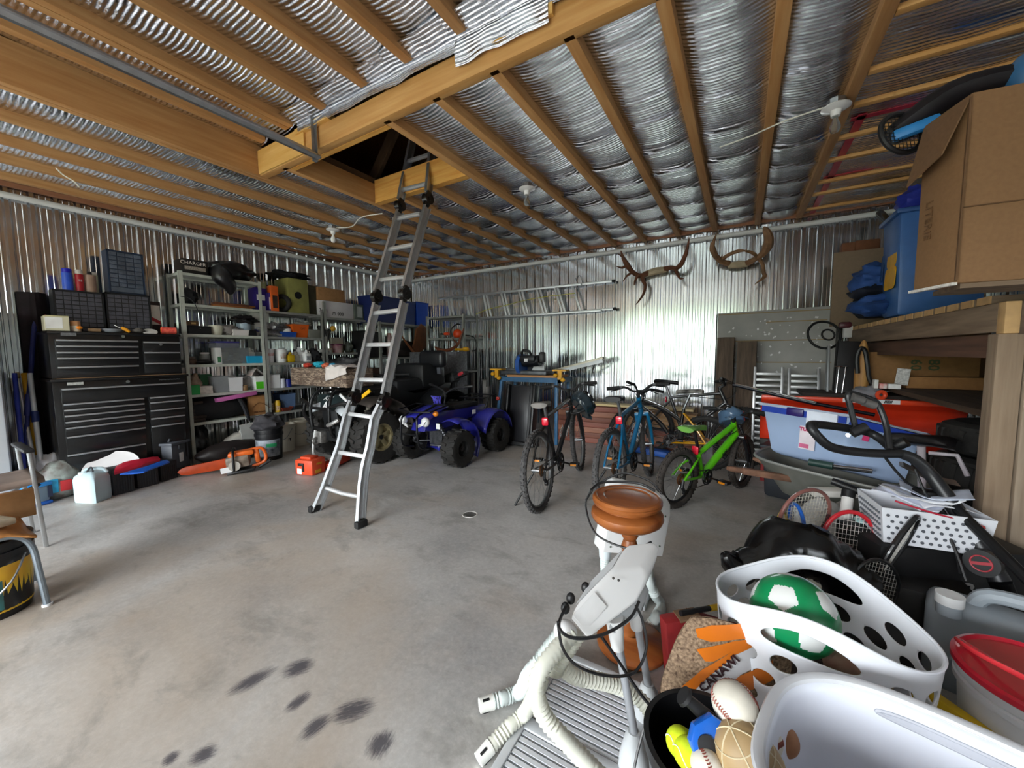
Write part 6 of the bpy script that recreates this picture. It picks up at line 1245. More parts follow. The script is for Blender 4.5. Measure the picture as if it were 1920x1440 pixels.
# helmets
def helmet(c,s,mat,label,rot=0,tilt=0):
    t=T('bike_helmet',label,'helmet',loc=c,rot=(tilt,0,rot))
    b=B(); b.sph((0,0,0),(s*.86,s*1.08,s*.8),n=26,m=16,fn=lambda d:1+.05*math.cos(math.atan2(d.x,d.z)*6)); b.warp(lambda p:(p.x,p.y,max(p.z,-s*.42+.12*p.y))); part('shell',b,mat,t)
    b=B()
    for th in (-.75,-.25,.25,.75):
        for ph in (-.75,-.15,.45):
            d=V((math.sin(th)*math.cos(ph),math.sin(ph),math.cos(th)*math.cos(ph))); p=V((d.x*s*.86,d.y*s*1.08,d.z*s*.8)); b.sph(p,(s*.11,s*.22,s*.08),n=10,m=6,rot=Mx.Rotation(-ph,3,'X')@Mx.Rotation(th,3,'Y'))
    part('vents',b,M('08090a',.7),t)
    b=B(); b.grid(lambda u,v:V(((u-.5)*s*1.5,s*.92+s*.42*v*(1-(2*u-1)**2*.5),-s*.18+.02*math.sin(u*PI)-s*.1*v)),8,4); part('visor',b,mat,t,solid=.006)
    b=B(); 
    for sx in (-1,1): b.tube([V((sx*s*.7,s*.2,-s*.35)),V((sx*s*.55,s*.15,-s*.9)),V((0,s*.1,-s*1.25))],.006,n=6,sub=2,flat=.4)
    part('strap',b,BLK,t); return t
p=D(1093,757,3.62); helmet(p,.125,M('1e2d35',.2,var=.3,coat=.6),'dark teal helmet hanging from the black bike\'s handlebar',rot=R(-40),tilt=R(-60))
b=B(); b.tube([p+V((0,0,.1)),D(1086,722,3.6)],.006,n=6); one('helmet_strap',b,BLK,'black strap holding the dark teal helmet on the black bike','strap')
p=D(1371,783,3.62); helmet(p,.13,M('4f6b88',.25,var=.1,coat=.5),'slate blue helmet hanging on the green bike\'s handlebar',rot=R(200),tilt=R(20))
# ================================================================= RIGHT SIDE: wooden rack and what is on, in and before it
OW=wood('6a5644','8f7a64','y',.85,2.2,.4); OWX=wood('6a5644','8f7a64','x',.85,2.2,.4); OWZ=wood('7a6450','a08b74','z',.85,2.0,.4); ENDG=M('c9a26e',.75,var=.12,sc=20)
rk=T('timber_rack','rough timber storage rack with a slatted deck along the right side of the room','rack')
x0=1.02; zr=1.515
b=B(); b.bx((x0,2.72,zr-.135),(x0+.045,5.62,zr),bev=.004); part('front_beam',b,OW,rk)
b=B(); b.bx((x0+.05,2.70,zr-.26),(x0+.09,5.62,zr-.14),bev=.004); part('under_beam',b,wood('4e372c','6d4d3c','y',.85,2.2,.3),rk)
b=B(); b.bx((x0-.0,2.655,zr-.145),(x0+.048,2.718,zr+.0),bev=.003); part('beam_end_block',b,ENDG,rk)
b=B(); b.bx((x0+.05,2.665,zr-.15),(XR-.05,2.71,zr-.0),bev=.004); part('end_beam',b,wood('574638','76624e','x',.85,2.2,.3),rk)
ys=[2.80+.165*i for i in range(17)]
for i,y in enumerate(ys):
    b=B(); b.bx((x0+.008,y,zr+.002),(XR-.06,y+.13,zr+.042),bev=.003); s=part('deck_board',b,OWX,rk); b=B(); b.bx((x0+.004,y+.002,zr+.003),(x0+.009,y+.128,zr+.041)); part('end_grain',b,ENDG,s,smooth=False)
for y in (2.69,5.50):
    b=B(); b.bx((x0-.01,y-.02,0),(x0+.075,y+.07,zr-.145 if y<3 else zr-.14),bev=.005); part('post',b,OWZ,rk); 
    b=B(); b.bx((XR-.18,y-.02,0),(XR-.08,y+.07,zr-.14),bev=.005); part('post',b,OWZ,rk)
b=B(); b.bx((x0+.08,2.66,0),(x0+.17,2.76,zr-.15),bev=.005); part('post',b,wood('857361','ab9a86','z',.85,2,.4),rk)
b=B(); b.bx((x0+.175,2.67,.0),(x0+.36,2.71,zr-.15),bev=.004); part('end_board',b,wood('7d6c5b','a2917c','z',.85,2,.4),rk)
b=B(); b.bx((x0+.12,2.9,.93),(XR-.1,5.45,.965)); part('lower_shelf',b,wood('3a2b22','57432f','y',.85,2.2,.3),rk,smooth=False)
# cartons on top
zt=zr+.043
def carton(name,label,o,u,w,d,h,mat,group=None,flap=None,seam=True,rz=0):
    "o: near-left bottom corner; u: direction of the front edge"
    t=T(name,label,'box',group); o=V(o); u=V(u).normalized(); v=V((-u.y,u.x,0)); m=fr(o,u,v)
    b=B(); b.T=m; b.box((w/2,d/2,h/2),(w,d,h),bev=.006); part('body',b,mat,t); return t,m
# big box: corner at pixel x~1795; left face recedes, right face towards right
o=D(1796,505,1.66); o=V((o.x,o.y,zt+.05)); ux=V((.80,-.60,0)).normalized()
hb=.0; 
c1=D(1796,505,1.60); cz=c1.z
u_r=V((.86,.12,0)).normalized(); u_l=V((-.30,.95,0)).normalized()
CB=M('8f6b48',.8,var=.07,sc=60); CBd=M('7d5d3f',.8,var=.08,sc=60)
def quadbox(t,c,ur,wr,ul,wl,z0,z1,mat,name='body',flare=0):
    c=V((c.x,c.y,0)); b=B(); q=[c,c+ur*wr,c+ur*wr+ul*wl,c+ul*wl]
    b.mesh([(p.x,p.y,z0) for p in q]+[(p.x,p.y,z1) for p in q],[(3,2,1,0),(4,5,6,7),(0,1,5,4),(1,2,6,5),(2,3,7,6),(3,0,4,7)])
    bmesh.ops.bevel(b.b,geom=list(b.b.edges),offset=.006,segments=2,affect='EDGES',profile=.5)
    part(name,b,mat,t)
t=T('carton','large brown cardboard carton on the near end of the timber rack','box')
z1=D(1800,190,1.60).z
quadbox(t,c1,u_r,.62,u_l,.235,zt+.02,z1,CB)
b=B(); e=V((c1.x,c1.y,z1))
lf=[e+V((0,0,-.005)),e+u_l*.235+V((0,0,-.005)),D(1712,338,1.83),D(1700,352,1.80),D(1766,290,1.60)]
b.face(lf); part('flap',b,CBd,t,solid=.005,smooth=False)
b=B(); k=(cz+z1)/2-.10; b.bar(V((c1.x,c1.y,k))-V((0,.004,0)),V((c1.x,c1.y,k+.01))+u_r*.6-V((0,.004,0)),.006,.004); b.bar(V((c1.x+.0,c1.y,zt+.03))-V((.005,.004,0)),V((c1.x,c1.y,z1-.02))-V((.005,.004,0)),.012,.006); part('fold_line',b,M('6d4f33',.8),t)
m=fr(V((c1.x,c1.y,(zt+z1)/2-.1))+u_l*.2+V((-.004,0,0)),(0,0,1),-u_l); part('lettering',txt('LITERIE',.055,fr(V((c1.x,c1.y,(zt+z1)/2-.06))+u_l*.17+V((-.005,-.002,0)),(0,0,-1),u_l*-1),.001),M('7c5b3c',.8),t,smooth=False)
b=B(); e0=V((c1.x,c1.y,zt+.004)); b.bar(e0+u_l*.0+V((-.01,-.01,.012)),e0+u_l*.235+V((-.01,-.01,.012)),.02,.012); part('torn_edge',b,M('e3ded6',.7,var=.3,sc=40),t)
b=B(); b.bx((c1.x+.02,c1.y+.03,zt-.0),(c1.x+.62,c1.y+.3,zt+.02)); one('wood_board',b,OWX,'grey board lying under the large cardboard carton on the rack','board',smooth=False)
t=T('carton','second brown carton behind the large one on the rack, its edge just showing','box'); q=D(1752,440,1.95); 
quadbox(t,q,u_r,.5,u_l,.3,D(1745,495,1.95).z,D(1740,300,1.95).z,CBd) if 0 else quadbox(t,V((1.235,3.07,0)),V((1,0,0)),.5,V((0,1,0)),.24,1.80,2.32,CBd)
# blue tote with yellow decal
t=T('blue_tote','blue plastic tote with yellow shapes on the rack, left of the big carton','tote')
TB_=M('3f6fb0',.4,var=.1); c=D(1655,555,2.62); c=V((X(1652,560,1.10).x,X(1652,560,1.10).y,0)); w=.42; dpt=.55; z0=zt+.03; z1=X(1640,440,1.10).z
b=B(); cx,cy=1.12+dpt/2-.03,c.y-.18
def tote(b,cx,cy,w,d,z0,z1,tp=.9,rz=0,bev=.03):
    b.T=Mx.Translation((cx,cy,(z0+z1)/2))@Mx.Rotation(rz,4,'Z'); b.box((0,0,0),(d,w,z1-z0),taper=tp,bev=bev)
tote(b,cx,cy,.46,dpt,z0,z1); part('body',b,TB_,t)
b=B(); tote(b,cx,cy,.50,dpt+.05,z1-.02,z1+.02,1,0,.012); part('rim',b,M('2f5a98',.4),t)
b=B(); m=fr((cx-dpt/2*.955,cy-.05,(z0+z1)/2),(0,-1,0),(.035,0,1)); b.T=m; 
def rrect(w,h,r,n=5):
    o=[]
    for sx,sy,a in ((1,1,0),(-1,1,90),(-1,-1,180),(1,-1,270)):
        for k in range(n+1): an=R(a+90*k/n); o.append((sx*(w/2-r)+r*math.cos(an),sy*(h/2-r)+r*math.sin(an)))
    return o
b.prism([(x,y+.095) for x,y in rrect(.24,.19,.06)],.006); b.prism([(x-.0,y-.095) for x,y in rrect(.28,.19,.05)],.0055); part('yellow_decal',b,M('f0b400',.5),t,smooth=False)
b=B(); m=fr((cx-dpt/2*.97,cy+.19,(z0+z1)/2+.03),(0,-1,0),(.035,0,1)); b.T=m; b.prism(rrect(.05,.24,.024),.006); part('grip_slot',b,M('24487c',.5),t,smooth=False)
bag('blue_bag','crumpled deep blue bag sticking out of the top of the blue tote','bag',(cx-.12,cy-.08,z1+.09),(.13,.17,.13),M('1f2f9a',.6,var=.2,bump=.3),201,amp=.35)
b=B(); p=Y(1650,405,4.2); b.cyl(X(1650,400,1.2),X(1668,418,1.2),.035,n=16); one('metal_can',b,M('1c1a1a',.2,.7),'shiny dark can poking out above the blue tote','can')
# black tennis bag with racket and blue cover
t=T('racket_case','black racket bag with a bright blue band lying on the big carton under the ceiling','bag')
b=B(); p=D(1672,255,1.9); q=D(1800,190,1.75); r_=D(1935,150,1.65); b.tube([p,(p+q)/2+V((0,0,.02)),q+V((0,0,.03)),r_],[.075,.115,.11,.11],n=14,sub=4,flat=.55); part('body',b,M('151015',.6,var=.3),t)
b=B(); a=D(1672,258,1.85); e=D(1765,222,1.75); b.bar(a,e,.05,.05,up=(0,0,1),bev=.015); part('blue_band',b,M('2b84c8',.4),t)
b=B(); a=D(1690,250,1.83); b.tor(a,.10,.012,axis=(.5,-.8,.2),n=26); 
for k in range(-4,5): 
    x_,y_=b._frame((.5,-.8,.2)); h_=.095*math.sqrt(max(0,1-(k/5)**2)); b.cyl(a+x_*k*.019-y_*h_,a+x_*k*.019+y_*h_,.0016,n=4); b.cyl(a+y_*k*.019-x_*h_,a+y_*k*.019+x_*h_,.0016,n=4)
part('racket_head',b,BLK,t)
b=B(); b.sph(D(1935,140,1.6),(.08,.08,.10)); one('blue_ball',b,M('3a6f9c',.4),'round blue object at the top right edge on the racket bag','ball')
# flat cardboard sheet, blue clothes, brown parcels at the far end of the rack
b=B(); a=X(1563,472,1.03); e=X(1560,595,1.03); a2=X(1650,470,1.06); 
b.mesh([(1.035,5.20,1.565),(1.035,5.20,2.22),(1.36,5.10,2.22),(1.36,5.10,1.565),(1.035,5.215,1.565),(1.035,5.215,2.22),(1.36,5.115,2.22),(1.36,5.115,1.565)],[(0,1,2,3),(4,7,6,5),(0,4,5,1),(1,5,6,2),(2,6,7,3),(3,7,4,0)]); one('cardboard_sheet',b,M('84705a',.8,var=.06,sc=40),'upright flat cardboard sheet at the far end of the timber rack','cardboard',smooth=False) if 0 else b.b.free()
yk=5.42; a=Y(1564,474,yk); e=Y(1656,596,yk); b=B(); b.bx((a.x,yk,zt+.004),(a.x+.62,yk+.03,a.z),bev=.003); one('cardboard_sheet',b,M('84705a',.8,var=.06,sc=40),'upright flat cardboard sheet at the far end of the timber rack','cardboard')
BRP=M('7d4f34',.75,var=.2,sc=12)
for i,(px,py,w,h,lab) in enumerate(((1597,456,.13,.1,'brown paper parcel peeking over the cardboard sheet, left'),(1622,452,.15,.13,'brown paper parcel peeking over the cardboard sheet, beside the blue tote'))):
    q=Y(px,py,5.58); b=B(); b.box((q.x,5.58,q.z-.42),(w*1.4,.14,.84),rot=.2*i,bev=.012); one('paper_parcel',b,BRP,lab,'parcel')
CL=M('2d5396',.75,var=.25,bump=.3); CLD=M('1a1f2f',.75,var=.3,bump=.3)
for i,(px,py,d,r,mt,lab) in enumerate(((1632,525,3.35,(.13,.15,.11),CL,'blue cap-like garment at the top of the clothes pile beside the blue tote'),(1622,552,3.4,(.13,.15,.09),CLD,'dark navy garment in the middle of the clothes pile on the rack'),(1650,575,3.15,(.15,.22,.085),CL,'bright blue garment at the bottom of the clothes pile, under the blue tote'),(1614,580,3.5,(.1,.12,.08),CLD,'black garment lying at the end of the clothes pile near the cardboard sheet'))):
    q=Y(px,py,5.12-.1*(i==2)); r=tuple(k*1.35 for k in r); q.x=max(q.x,1.1); bag('clothes',lab,'clothes',(q.x,q.y,max(q.z,zt+r[2]*.85)),r,mt,210+i,amp=.4)
for i,(px,lab) in enumerate(((1571,'small white box at the far corner of the rack'),)):
    q=X(px,603,1.05); b=B(); b.box((.99,5.52,zr-.0),(.07,.09,.15),bev=.004); one('white_box',b,WHITEP,lab,'box')
# steering wheel and black board in front of the sheet
t=T('steering_wheel','black steering wheel with a dark red knob hung before the grey sheet','steering wheel'); c=Y(1545,628,5.0); b=B(); b.tor(c,.145,.012,axis=(.35,-1,.35),n=36); b.tor(c+V((.03,-.02,.0)),.055,.009,axis=(.35,-1,.35),n=24); part('rim',b,BLK,t); b=B(); b.box(c+V((.15,-.06,.09)),(.1,.06,.06),bev=.02); part('knob',b,M('4a1620',.4,var=.3),t)
t=T('flat_case','tall black flat case with a chrome pull handle leaning behind the plough blade','case'); yk=4.95; a=Y(1562,622,yk); e=Y(1612,622,yk); 
b=B(); f0=Y(1555,740,yk-.3); b.T=Mx.Translation(((a.x+e.x)/2,yk-.1,.70))@Mx.Rotation(R(-8),4,'X')@Mx.Rotation(R(3),4,'Y'); w=(e.x-a.x); b.box((0,0,.0),(w,.12,1.38),bev=.015); part('body',b,M('130f12',.55,var=.2),t)
b=B(); p=Y(1572,687,yk-.19); q=Y(1590,687,yk-.19); s=Y(1567,742,yk-.22); s2=Y(1578,742,yk-.22); b.cyl(p-V((.03,0,0)),q+V((.0,0,0)),.006); b.cyl((p+q)/2-V((.03,0,0)),s,.005); b.cyl((p+q)/2+V((.02,0,0)),s2,.005); part('pull_handle',b,CHR,t)
b=B(); b.T=Mx.Translation((a.x-.03,yk-.08,.75))@Mx.Rotation(R(-8),4,'X'); b.box((0,0,0),(.02,.1,1.2),bev=.004); part('side_frame',b,M('8d9092',.4,.5),t)
t=T('wood_case','tan wooden slab with a black hose loop beside the black flat case','slab'); yk=4.7; p=Y(1616,700,yk); b=B(); b.sph((p.x,yk,p.z-.05),(.055,.05,.36),n=16,m=12); part('slab',b,wood('9a6a36','c99a5c','z'),t)
b=B(); c=Y(1617,690,yk-.05); b.tube([Y(1608,700,yk-.06),Y(1607,670,yk-.06),Y(1614,653,yk-.06),Y(1622,658,yk-.06),Y(1626,680,yk-.06),Y(1630,710,yk-.06),Y(1641,727,yk-.06)],.018,n=8,sub=4); part('black_hose',b,BLK,t)
# cartons in the lower level
def lowbox(name,label,px0,px1,yt,yb,y,d,mat,txtr=None,tcol=None,rz=0):
    a=Y(px0,yt,y); e=Y(px1,yb,y); t=T(name,label,'box'); z0=max(.968,e.z); b=B(); b.bx((a.x,y,z0),(e.x,y+d,a.z),bev=.008); part('body',b,mat,t)
    for s,sz,u,v,rt in (txtr or []): part('lettering',txt(s,sz,fr((a.x+(e.x-a.x)*u,y-.002,z0+(a.z-z0)*v),(math.cos(rt),0,math.sin(rt)),(-math.sin(rt),0,math.cos(rt))),.001,bold=.002),M(tcol or '4a5232',.7),t,smooth=False)
    return t
yl=4.75
lowbox('carton','brown carton printed with dark green numbers on the lower level of the rack',1632,1835,660,728,yl,.4,M('8a6338',.8,var=.1,sc=30),[('60',.10,.44,.62,-PI/2),('80',.10,.60,.62,-PI/2),('======',.05,.84,.86,0)])
lowbox('carton','taller plain carton behind the numbered one on the lower level of the rack',1655,1850,626,728,yl+.42,.25,M('77593a',.8,var=.1,sc=30))
b=B(); a=Y(1693,705,yl-.06); e=Y(1833,735,yl-.06); b.bx((a.x,yl-.16,.968),(e.x,yl-.03,a.z),bev=.006); one('carton',b,M('94683a',.8,var=.1,sc=30),'low open-topped brown carton in front of the numbered carton','box')
b=B(); a=Y(1680,691,yl-.19); e=Y(1703,722,yl-.19); b.T=Mx.Translation(((a.x+e.x)/2,yl-.2,(a.z+e.z)/2))@Mx.Rotation(.1,4,'Y'); b.box((0,0,0),(e.x-a.x,.006,a.z-e.z)); one('white_card',b,M('e5e3df',.6,c2='aaa8a4',sc=60),'white printed card standing before the numbered carton','card',smooth=False)
for i,(p0,p1,yt,c,lab) in enumerate(((1640,1648,712,'e4e2de','small white cube box left of the printed card'),(1650,1664,719,'d8402f','small white and red box in front of the numbered carton'),(1666,1690,720,'e9e8e6','flat white box in front of the printed card'))):
    a=Y(p0,yt,yl-.3); e=Y(p1,yt,yl-.3); b=B(); b.bx((a.x,yl-.3,.968),(e.x,yl-.23,max(a.z,.87)),bev=.003); one('small_box',b,M(c,.5,c2='ece9e4' if i==1 else None,sc=20),lab,'box')
# ---------------------------------------------------------------- plough blade
PR=M('e2391b',.4,var=.08,coat=.25); yp=4.45
t=T('plough_blade','large orange-red curved plough blade with a white striped decal, standing before the rack','plough blade')
a=Y(1428,742,yp); e=Y(1822,758,yp); zt_=(a.z+e.z)/2; zb=zt_-.44
prof=[(0,0),(-.015,-.03),(.05,-.08),(.095,-.16),(.105,-.24),(.085,-.33),(.04,-.41),(.0,-.44)]
b=B(); n=12; L0,L1=a.x,e.x
b.grid(lambda u,v:(lambda k:V((L0+(L1-L0)*u,yp+prof[k][0]*(1-(v*7-k))+prof[min(7,k+1)][0]*(v*7-k),zt_+prof[k][1]*(1-(v*7-k))+prof[min(7,k+1)][1]*(v*7-k))))(min(6,int(v*7))),n,28); part('moldboard',b,PR,t,solid=.012)
b=B(); b.bx((L0,yp-.03,zt_-.03),(L1,yp+.03,zt_+.012),bev=.008); part('top_rail',b,M('f0461e',.35,var=.05,coat=.3),t)
b=B(); b.lathe([(.0,0),(.30,0),(.30,.012),(0,.012)],c=(L0+.78*(L1-L0)-.12,yp+.085,zt_-.42),axis=(0,-1,0),n=32,a0=0,a1=PI); part('back_plate',b,M('8e1a1a',.5,var=.2),t) if 0 else b.b.free()
b=B(); p=Y(1580,754,yp-.033); q=Y(1688,757,yp-.033); b.bx((p.x,yp-.034,zt_-.024),(q.x,yp-.0305,zt_+.010)); part('decal',b,WHITEP,t,smooth=False)
m=fr((p.x+(q.x-p.x)*.46,yp-.036,zt_-.007),(1,0,0),(0,0,1)); part('lettering',txt('GER',.032,m,.001,bold=.001),M('d04a38',.4),t,smooth=False)
m=fr((p.x+(q.x-p.x)*.8,yp-.036,zt_-.007),(1,0,0),(0,0,1)); part('lettering',txt('//////',.03,m,.001,bold=.002),BLK,t,smooth=False)
b=B(); b.bx((L0,yp-.02,zb-.06),(L1,yp+.02,zb+.02),bev=.005); b.bx((L0+.3,yp+.1,.02),(L1-.3,yp+.22,zb+.1),bev=.02); part('wear_strip',b,M('26241f',.6,var=.3),t)
b=B(); b.bx((L0+.02,yp+.06,.0),(L0+.08,yp+.2,zb)); b.bx((L1-.08,yp+.06,.0),(L1-.02,yp+.2,zb)); part('support_leg',b,M('8e1a1a',.5,var=.2),t)
b=B(); c=Y(1653,743,yp+.02); b.tor((c.x,yp+.03,zt_+.012+.035),.028,.016,axis=(.3,-1,0),n=20); one('orange_tape',b,M('e8502a',.5),'roll of orange tape standing on top of the plough blade','tape')
bag('grey_cloth','crumpled grey cloth on top of the plough blade beside the orange tape','cloth',(Y(1630,735,yp+.1).x,yp+.12,zt_+.05),(.1,.08,.06),M('8a8a90',.8,var=.2),231,amp=.4)
b=B(); b.bx((Y(1500,742,yp+.3).x,yp+.16,zt_-.0),(XR-.3,yp+.6,zt_+.03)); one('dark_board',b,M('2c211c',.7,var=.2),'dark board spanning behind the top of the plough blade','board',smooth=False)
# tyre stack at the post
for i in range(4):
    b=B(); cy,cx=3.55,1.42; z=.012+.21*i; b.lathe([(.19,.02),(.24,.0),(.29,.02),(.31,.06),(.31,.14),(.29,.18),(.24,.2),(.19,.18),(.2,.1),(.19,.02)],c=(cx+.02*(i%2),cy,z),n=36)
    for k in range(26): a=2*PI*k/26; b.bar((cx+.02*(i%2)+math.cos(a)*.305,cy+math.sin(a)*.305,z+.04),(cx+.02*(i%2)+math.cos(a+.06)*.305,cy+math.sin(a+.06)*.305,z+.16),.03,.02,up=(math.cos(a),math.sin(a),0))
    one('car_tyre',b,TYR,['lowest','second lowest','second highest','topmost'][i]+' black tyre in the stack behind the near rack post','tyre','tyre stack by the rack post')
# ---------------------------------------------------------------- clear tote on the wheelbarrow
t=T('clear_tote','big clear blue-tinted plastic tote with a product sticker, riding in the wheelbarrow','tote')
zT=.86; zB=.497; K=D(1592,780,2.56); Lf=D(1427,757,3.05); Rf=D(1737,815,2.42)
u1=(Lf-K); u2=(Rf-K); q=[K,Rf,Rf+u1,Lf]; cc=(Rf+Lf)/2
CLT=M('b9d0f4',.16,var=.06,sc=3,trans=.25)
b=B(); vs=[cc+(p-cc)*.84+V((0,0,zB-zT)) for p in q]+[V(p) for p in q]; b.mesh(vs,[(3,2,1,0),(0,1,5,4),(1,2,6,5),(2,3,7,6),(3,0,4,7)]); 
bmesh.ops.bevel(b.b,geom=[e for e in b.b.edges if len(e.link_faces)==2],offset=.03,segments=3,affect='EDGES',profile=.5); part('body',b,CLT,t,solid=.006)
b=B(); b.tube([cc+(p-cc)*1.02 for p in q],.012,n=8,closed=True); part('rim',b,M('d3e0f4',.2,trans=.3),t)
b=B(); 
for (A_,B_) in ((K,Lf),(K,Rf)):
    b.bar(A_+(B_-A_)*.02+V((0,0,-.03)),B_+(A_-B_)*.02+V((0,0,-.03)),.05,.012,up=(B_-A_).cross(V((0,0,1))))
part('lip',b,M('3550b8',.3,trans=.2),t)
b=B(); n_=(Lf-K).cross(V((0,0,1))).normalized(); n_=n_ if n_.dot(EYE-K)>0 else -n_
s0=K+(Lf-K)*.22+V((0,0,-.03)); b.bar(K+(Lf-K)*.10+n_*.012+V((0,0,-.045)),K+(Lf-K)*.42+n_*.012+V((0,0,-.045)),.09,.02,up=n_); part('handle_clip',b,M('dfe6f2',.3),t)
b=B(); b.bar(K+(Lf-K)*.46+n_*.012+V((0,0,-.025)),K+(Lf-K)*.66+n_*.012+V((0,0,-.025)),.06,.02,up=n_,bev=.008); part('purple_latch',b,M('2a1a66',.3),t)
uu=(K-Lf).normalized(); nn=n_; mm=cc+(K+(Lf-K)*.42-cc)*.955+nn*.012+V((0,0,-.2))
b=B(); b.T=fr(mm,uu,(0,0,1)); b.box((0,0,.0),(.10,.17,.002)); part('sticker',b,M('eadfe6',.4),t,smooth=False)
part('lettering',txt('TUFF',.035,fr(mm+nn*.003+V((0,0,.06))-uu*.01,uu,(0,0,1)),.001,bold=.002),M('c83a6a',.4),t,smooth=False)
b=B(); b.T=fr(mm+nn*.002,uu,(0,0,1)); b.box((-.015,-.06,.002),(.06,.03,.002)); part('pink_patch',b,M('d86a92',.4),t,smooth=False)
b=B(); m2=cc+(K+(Rf-K)*.25-cc)*.965+V((0,0,-.12)); n2=(Rf-K).cross(V((0,0,1))).normalized(); n2=n2 if n2.dot(EYE-K)>0 else -n2; b.T=fr(m2+n2*.008,(Rf-K).normalized(),(0,0,1)); b.box((0,0,0),(.035,.035,.002)); part('pink_sticker',b,M('e0407a',.4),t,smooth=False)
b=B(); b.box((cc.x,cc.y,zB+.13),(.42,.34,.2),rot=math.atan2(u2.y,u2.x),bev=.04); 0 and one('white_bundle',b,M('c9d3e6',.6,var=.08),'pale bundle showing through the clear tote in the wheelbarrow','bundle')
b=B(); p=D(1375,721,3.6); q_=D(1530,757,3.15); b.cyl(p,q_,.018,n=14); b.cyl(q_,D(1640,778,2.95),.014,n=12); t=T('paddle_shaft','black and silver telescopic pole sticking out of the clear tote to the left','pole'); part('shaft',b,M('1a1a24',.3,.2,var=.1),t); b=B(); b.cyl(p+(q_-p)*.02+V((0,-.012,.012)),q_+V((0,-.012,.012)),.007,n=8); part('silver_stripe',b,CHR,t)
# wheelbarrow
t=T('wheelbarrow','grey rusted wheelbarrow with wooden handles, loaded with the clear tote','wheelbarrow')
WBM=M('8b8c86',.55,.35,c2='77786f',sc=7); ua=V((Rf.x-Lf.x,Rf.y-Lf.y,0)).normalized(); va=V((-ua.y,ua.x,0))
ua=V((.93,-.36,0)).normalized(); va=V((-ua.y,ua.x,0)); o=V((cc.x+.02,cc.y-.08,-.035))
def W(a,b_,z): return o+ua*a+va*b_+V((0,0,z))
b=B(); rows=[]
N=32
def se(th,a,c_): 
    x=math.cos(th);y=math.sin(th);e=.55; return a*math.copysign(abs(x)**e,x),c_*math.copysign(abs(y)**e,y)
for a_,c_,z,sh in ((.26,.18,.28,.04),(.32,.22,.30,.02),(.455,.30,.50,0),(.475,.315,.515,0),(.47,.31,.525,0)):
    rows.append([b._v(W(se(2*PI*i/N,a_,c_)[0]+sh,se(2*PI*i/N,a_,c_)[1],z-.03*(se(2*PI*i/N,a_,c_)[0]/.5)*(z>.45))) for i in range(N)])
for A,C in zip(rows,rows[1:]):
    for i in range(N): b._fc([A[i],A[(i+1)%N],C[(i+1)%N],C[i]])
b._fc(rows[0][::-1]); part('tray',b,WBM,t,solid=.004)
b=B(); r2=[]
for i in range(N+0): x,y=se(2*PI*i/N,.475,.315); r2.append(W(x,y,.52-.03*x/.5))
b.tube(r2,.010,n=8,closed=True); part('rim',b,M('a4a5a0',.45,.5),t)
b=B(); q=W(-.42,-.20,.455); b.box(q+V((0,-.012,-.02)),(.16,.008,.09),rot=math.atan2(ua.y,ua.x),bev=.002); part('rust_patch',b,M('a2542c',.8,var=.3,sc=20),t) if 0 else b.b.free()
WH=wood('6d4f3e','9a7059','x',.7,2,.3)
for s,pe in ((-1,Z(1364,878,.47)),(1,None)):
    e_=pe if pe is not None else W(-.62,.26,.40); st=W(.30,s*.18,.26) if s>0 else Z(1530,905,.37); b=B(); mid=e_+(st-e_)*.22
    b.tube([e_,e_+(mid-e_)*.3,mid-(mid-e_)*.2],[.014,.021,.019],n=12,sub=3); b.bar(mid-(mid-e_)*.25,st,.05,.045,bev=.008); part('handle',b,WH,t)
b=B(); c_=W(.66,0,.12); b.tor(c_,.15,.045,axis=va,n=30,m=10); part('wheel',b,RUB,t)
b=B(); b.cyl(c_-va*.2,c_+va*.2,.012); 
for s in (-1,1): b.tube([W(-.15,s*.24,.33),W(-.22,s*.24,-.06),W(-.05,s*.24,-.06),W(.1,s*.24,.32)],.014,n=8,sub=2); b.tube([W(.35,s*.22,.28),W(.66,s*.10,.12)],.018,n=8)
part('under_frame',b,M('3a3936',.5,.4,var=.3),t)
t=T('hand_pump','dark green and silver hand pump lying on the wheelbarrow rim','pump'); p=Z(1517,866,.53); q=Z(1562,874,.53); r_=Z(1635,883,.53); b=B(); b.cyl(p,q,.024,n=16); part('grip',b,M('1f3a34',.5),t); b=B(); b.cyl(q,r_,.017,n=14); part('barrel',b,CHR,t)
t=T('grey_bin','dark grey plastic bin standing on the floor behind the wheelbarrow','bin'); a=Z(1432,925); b=B(); tote(b,a.x+.24,a.y+.02,.36,.46,.003,.46,.9,-.3,.03); part('body',b,M('2c3036',.5,var=.12),t); b=B(); tote(b,a.x+.24,a.y+.02,.39,.49,.44,.47,1,-.3,.01); part('rim',b,M('32363c',.5),t)
b=B(); b.bx((.95,3.0,.30),(1.0,3.05,.35)); b.b.free()
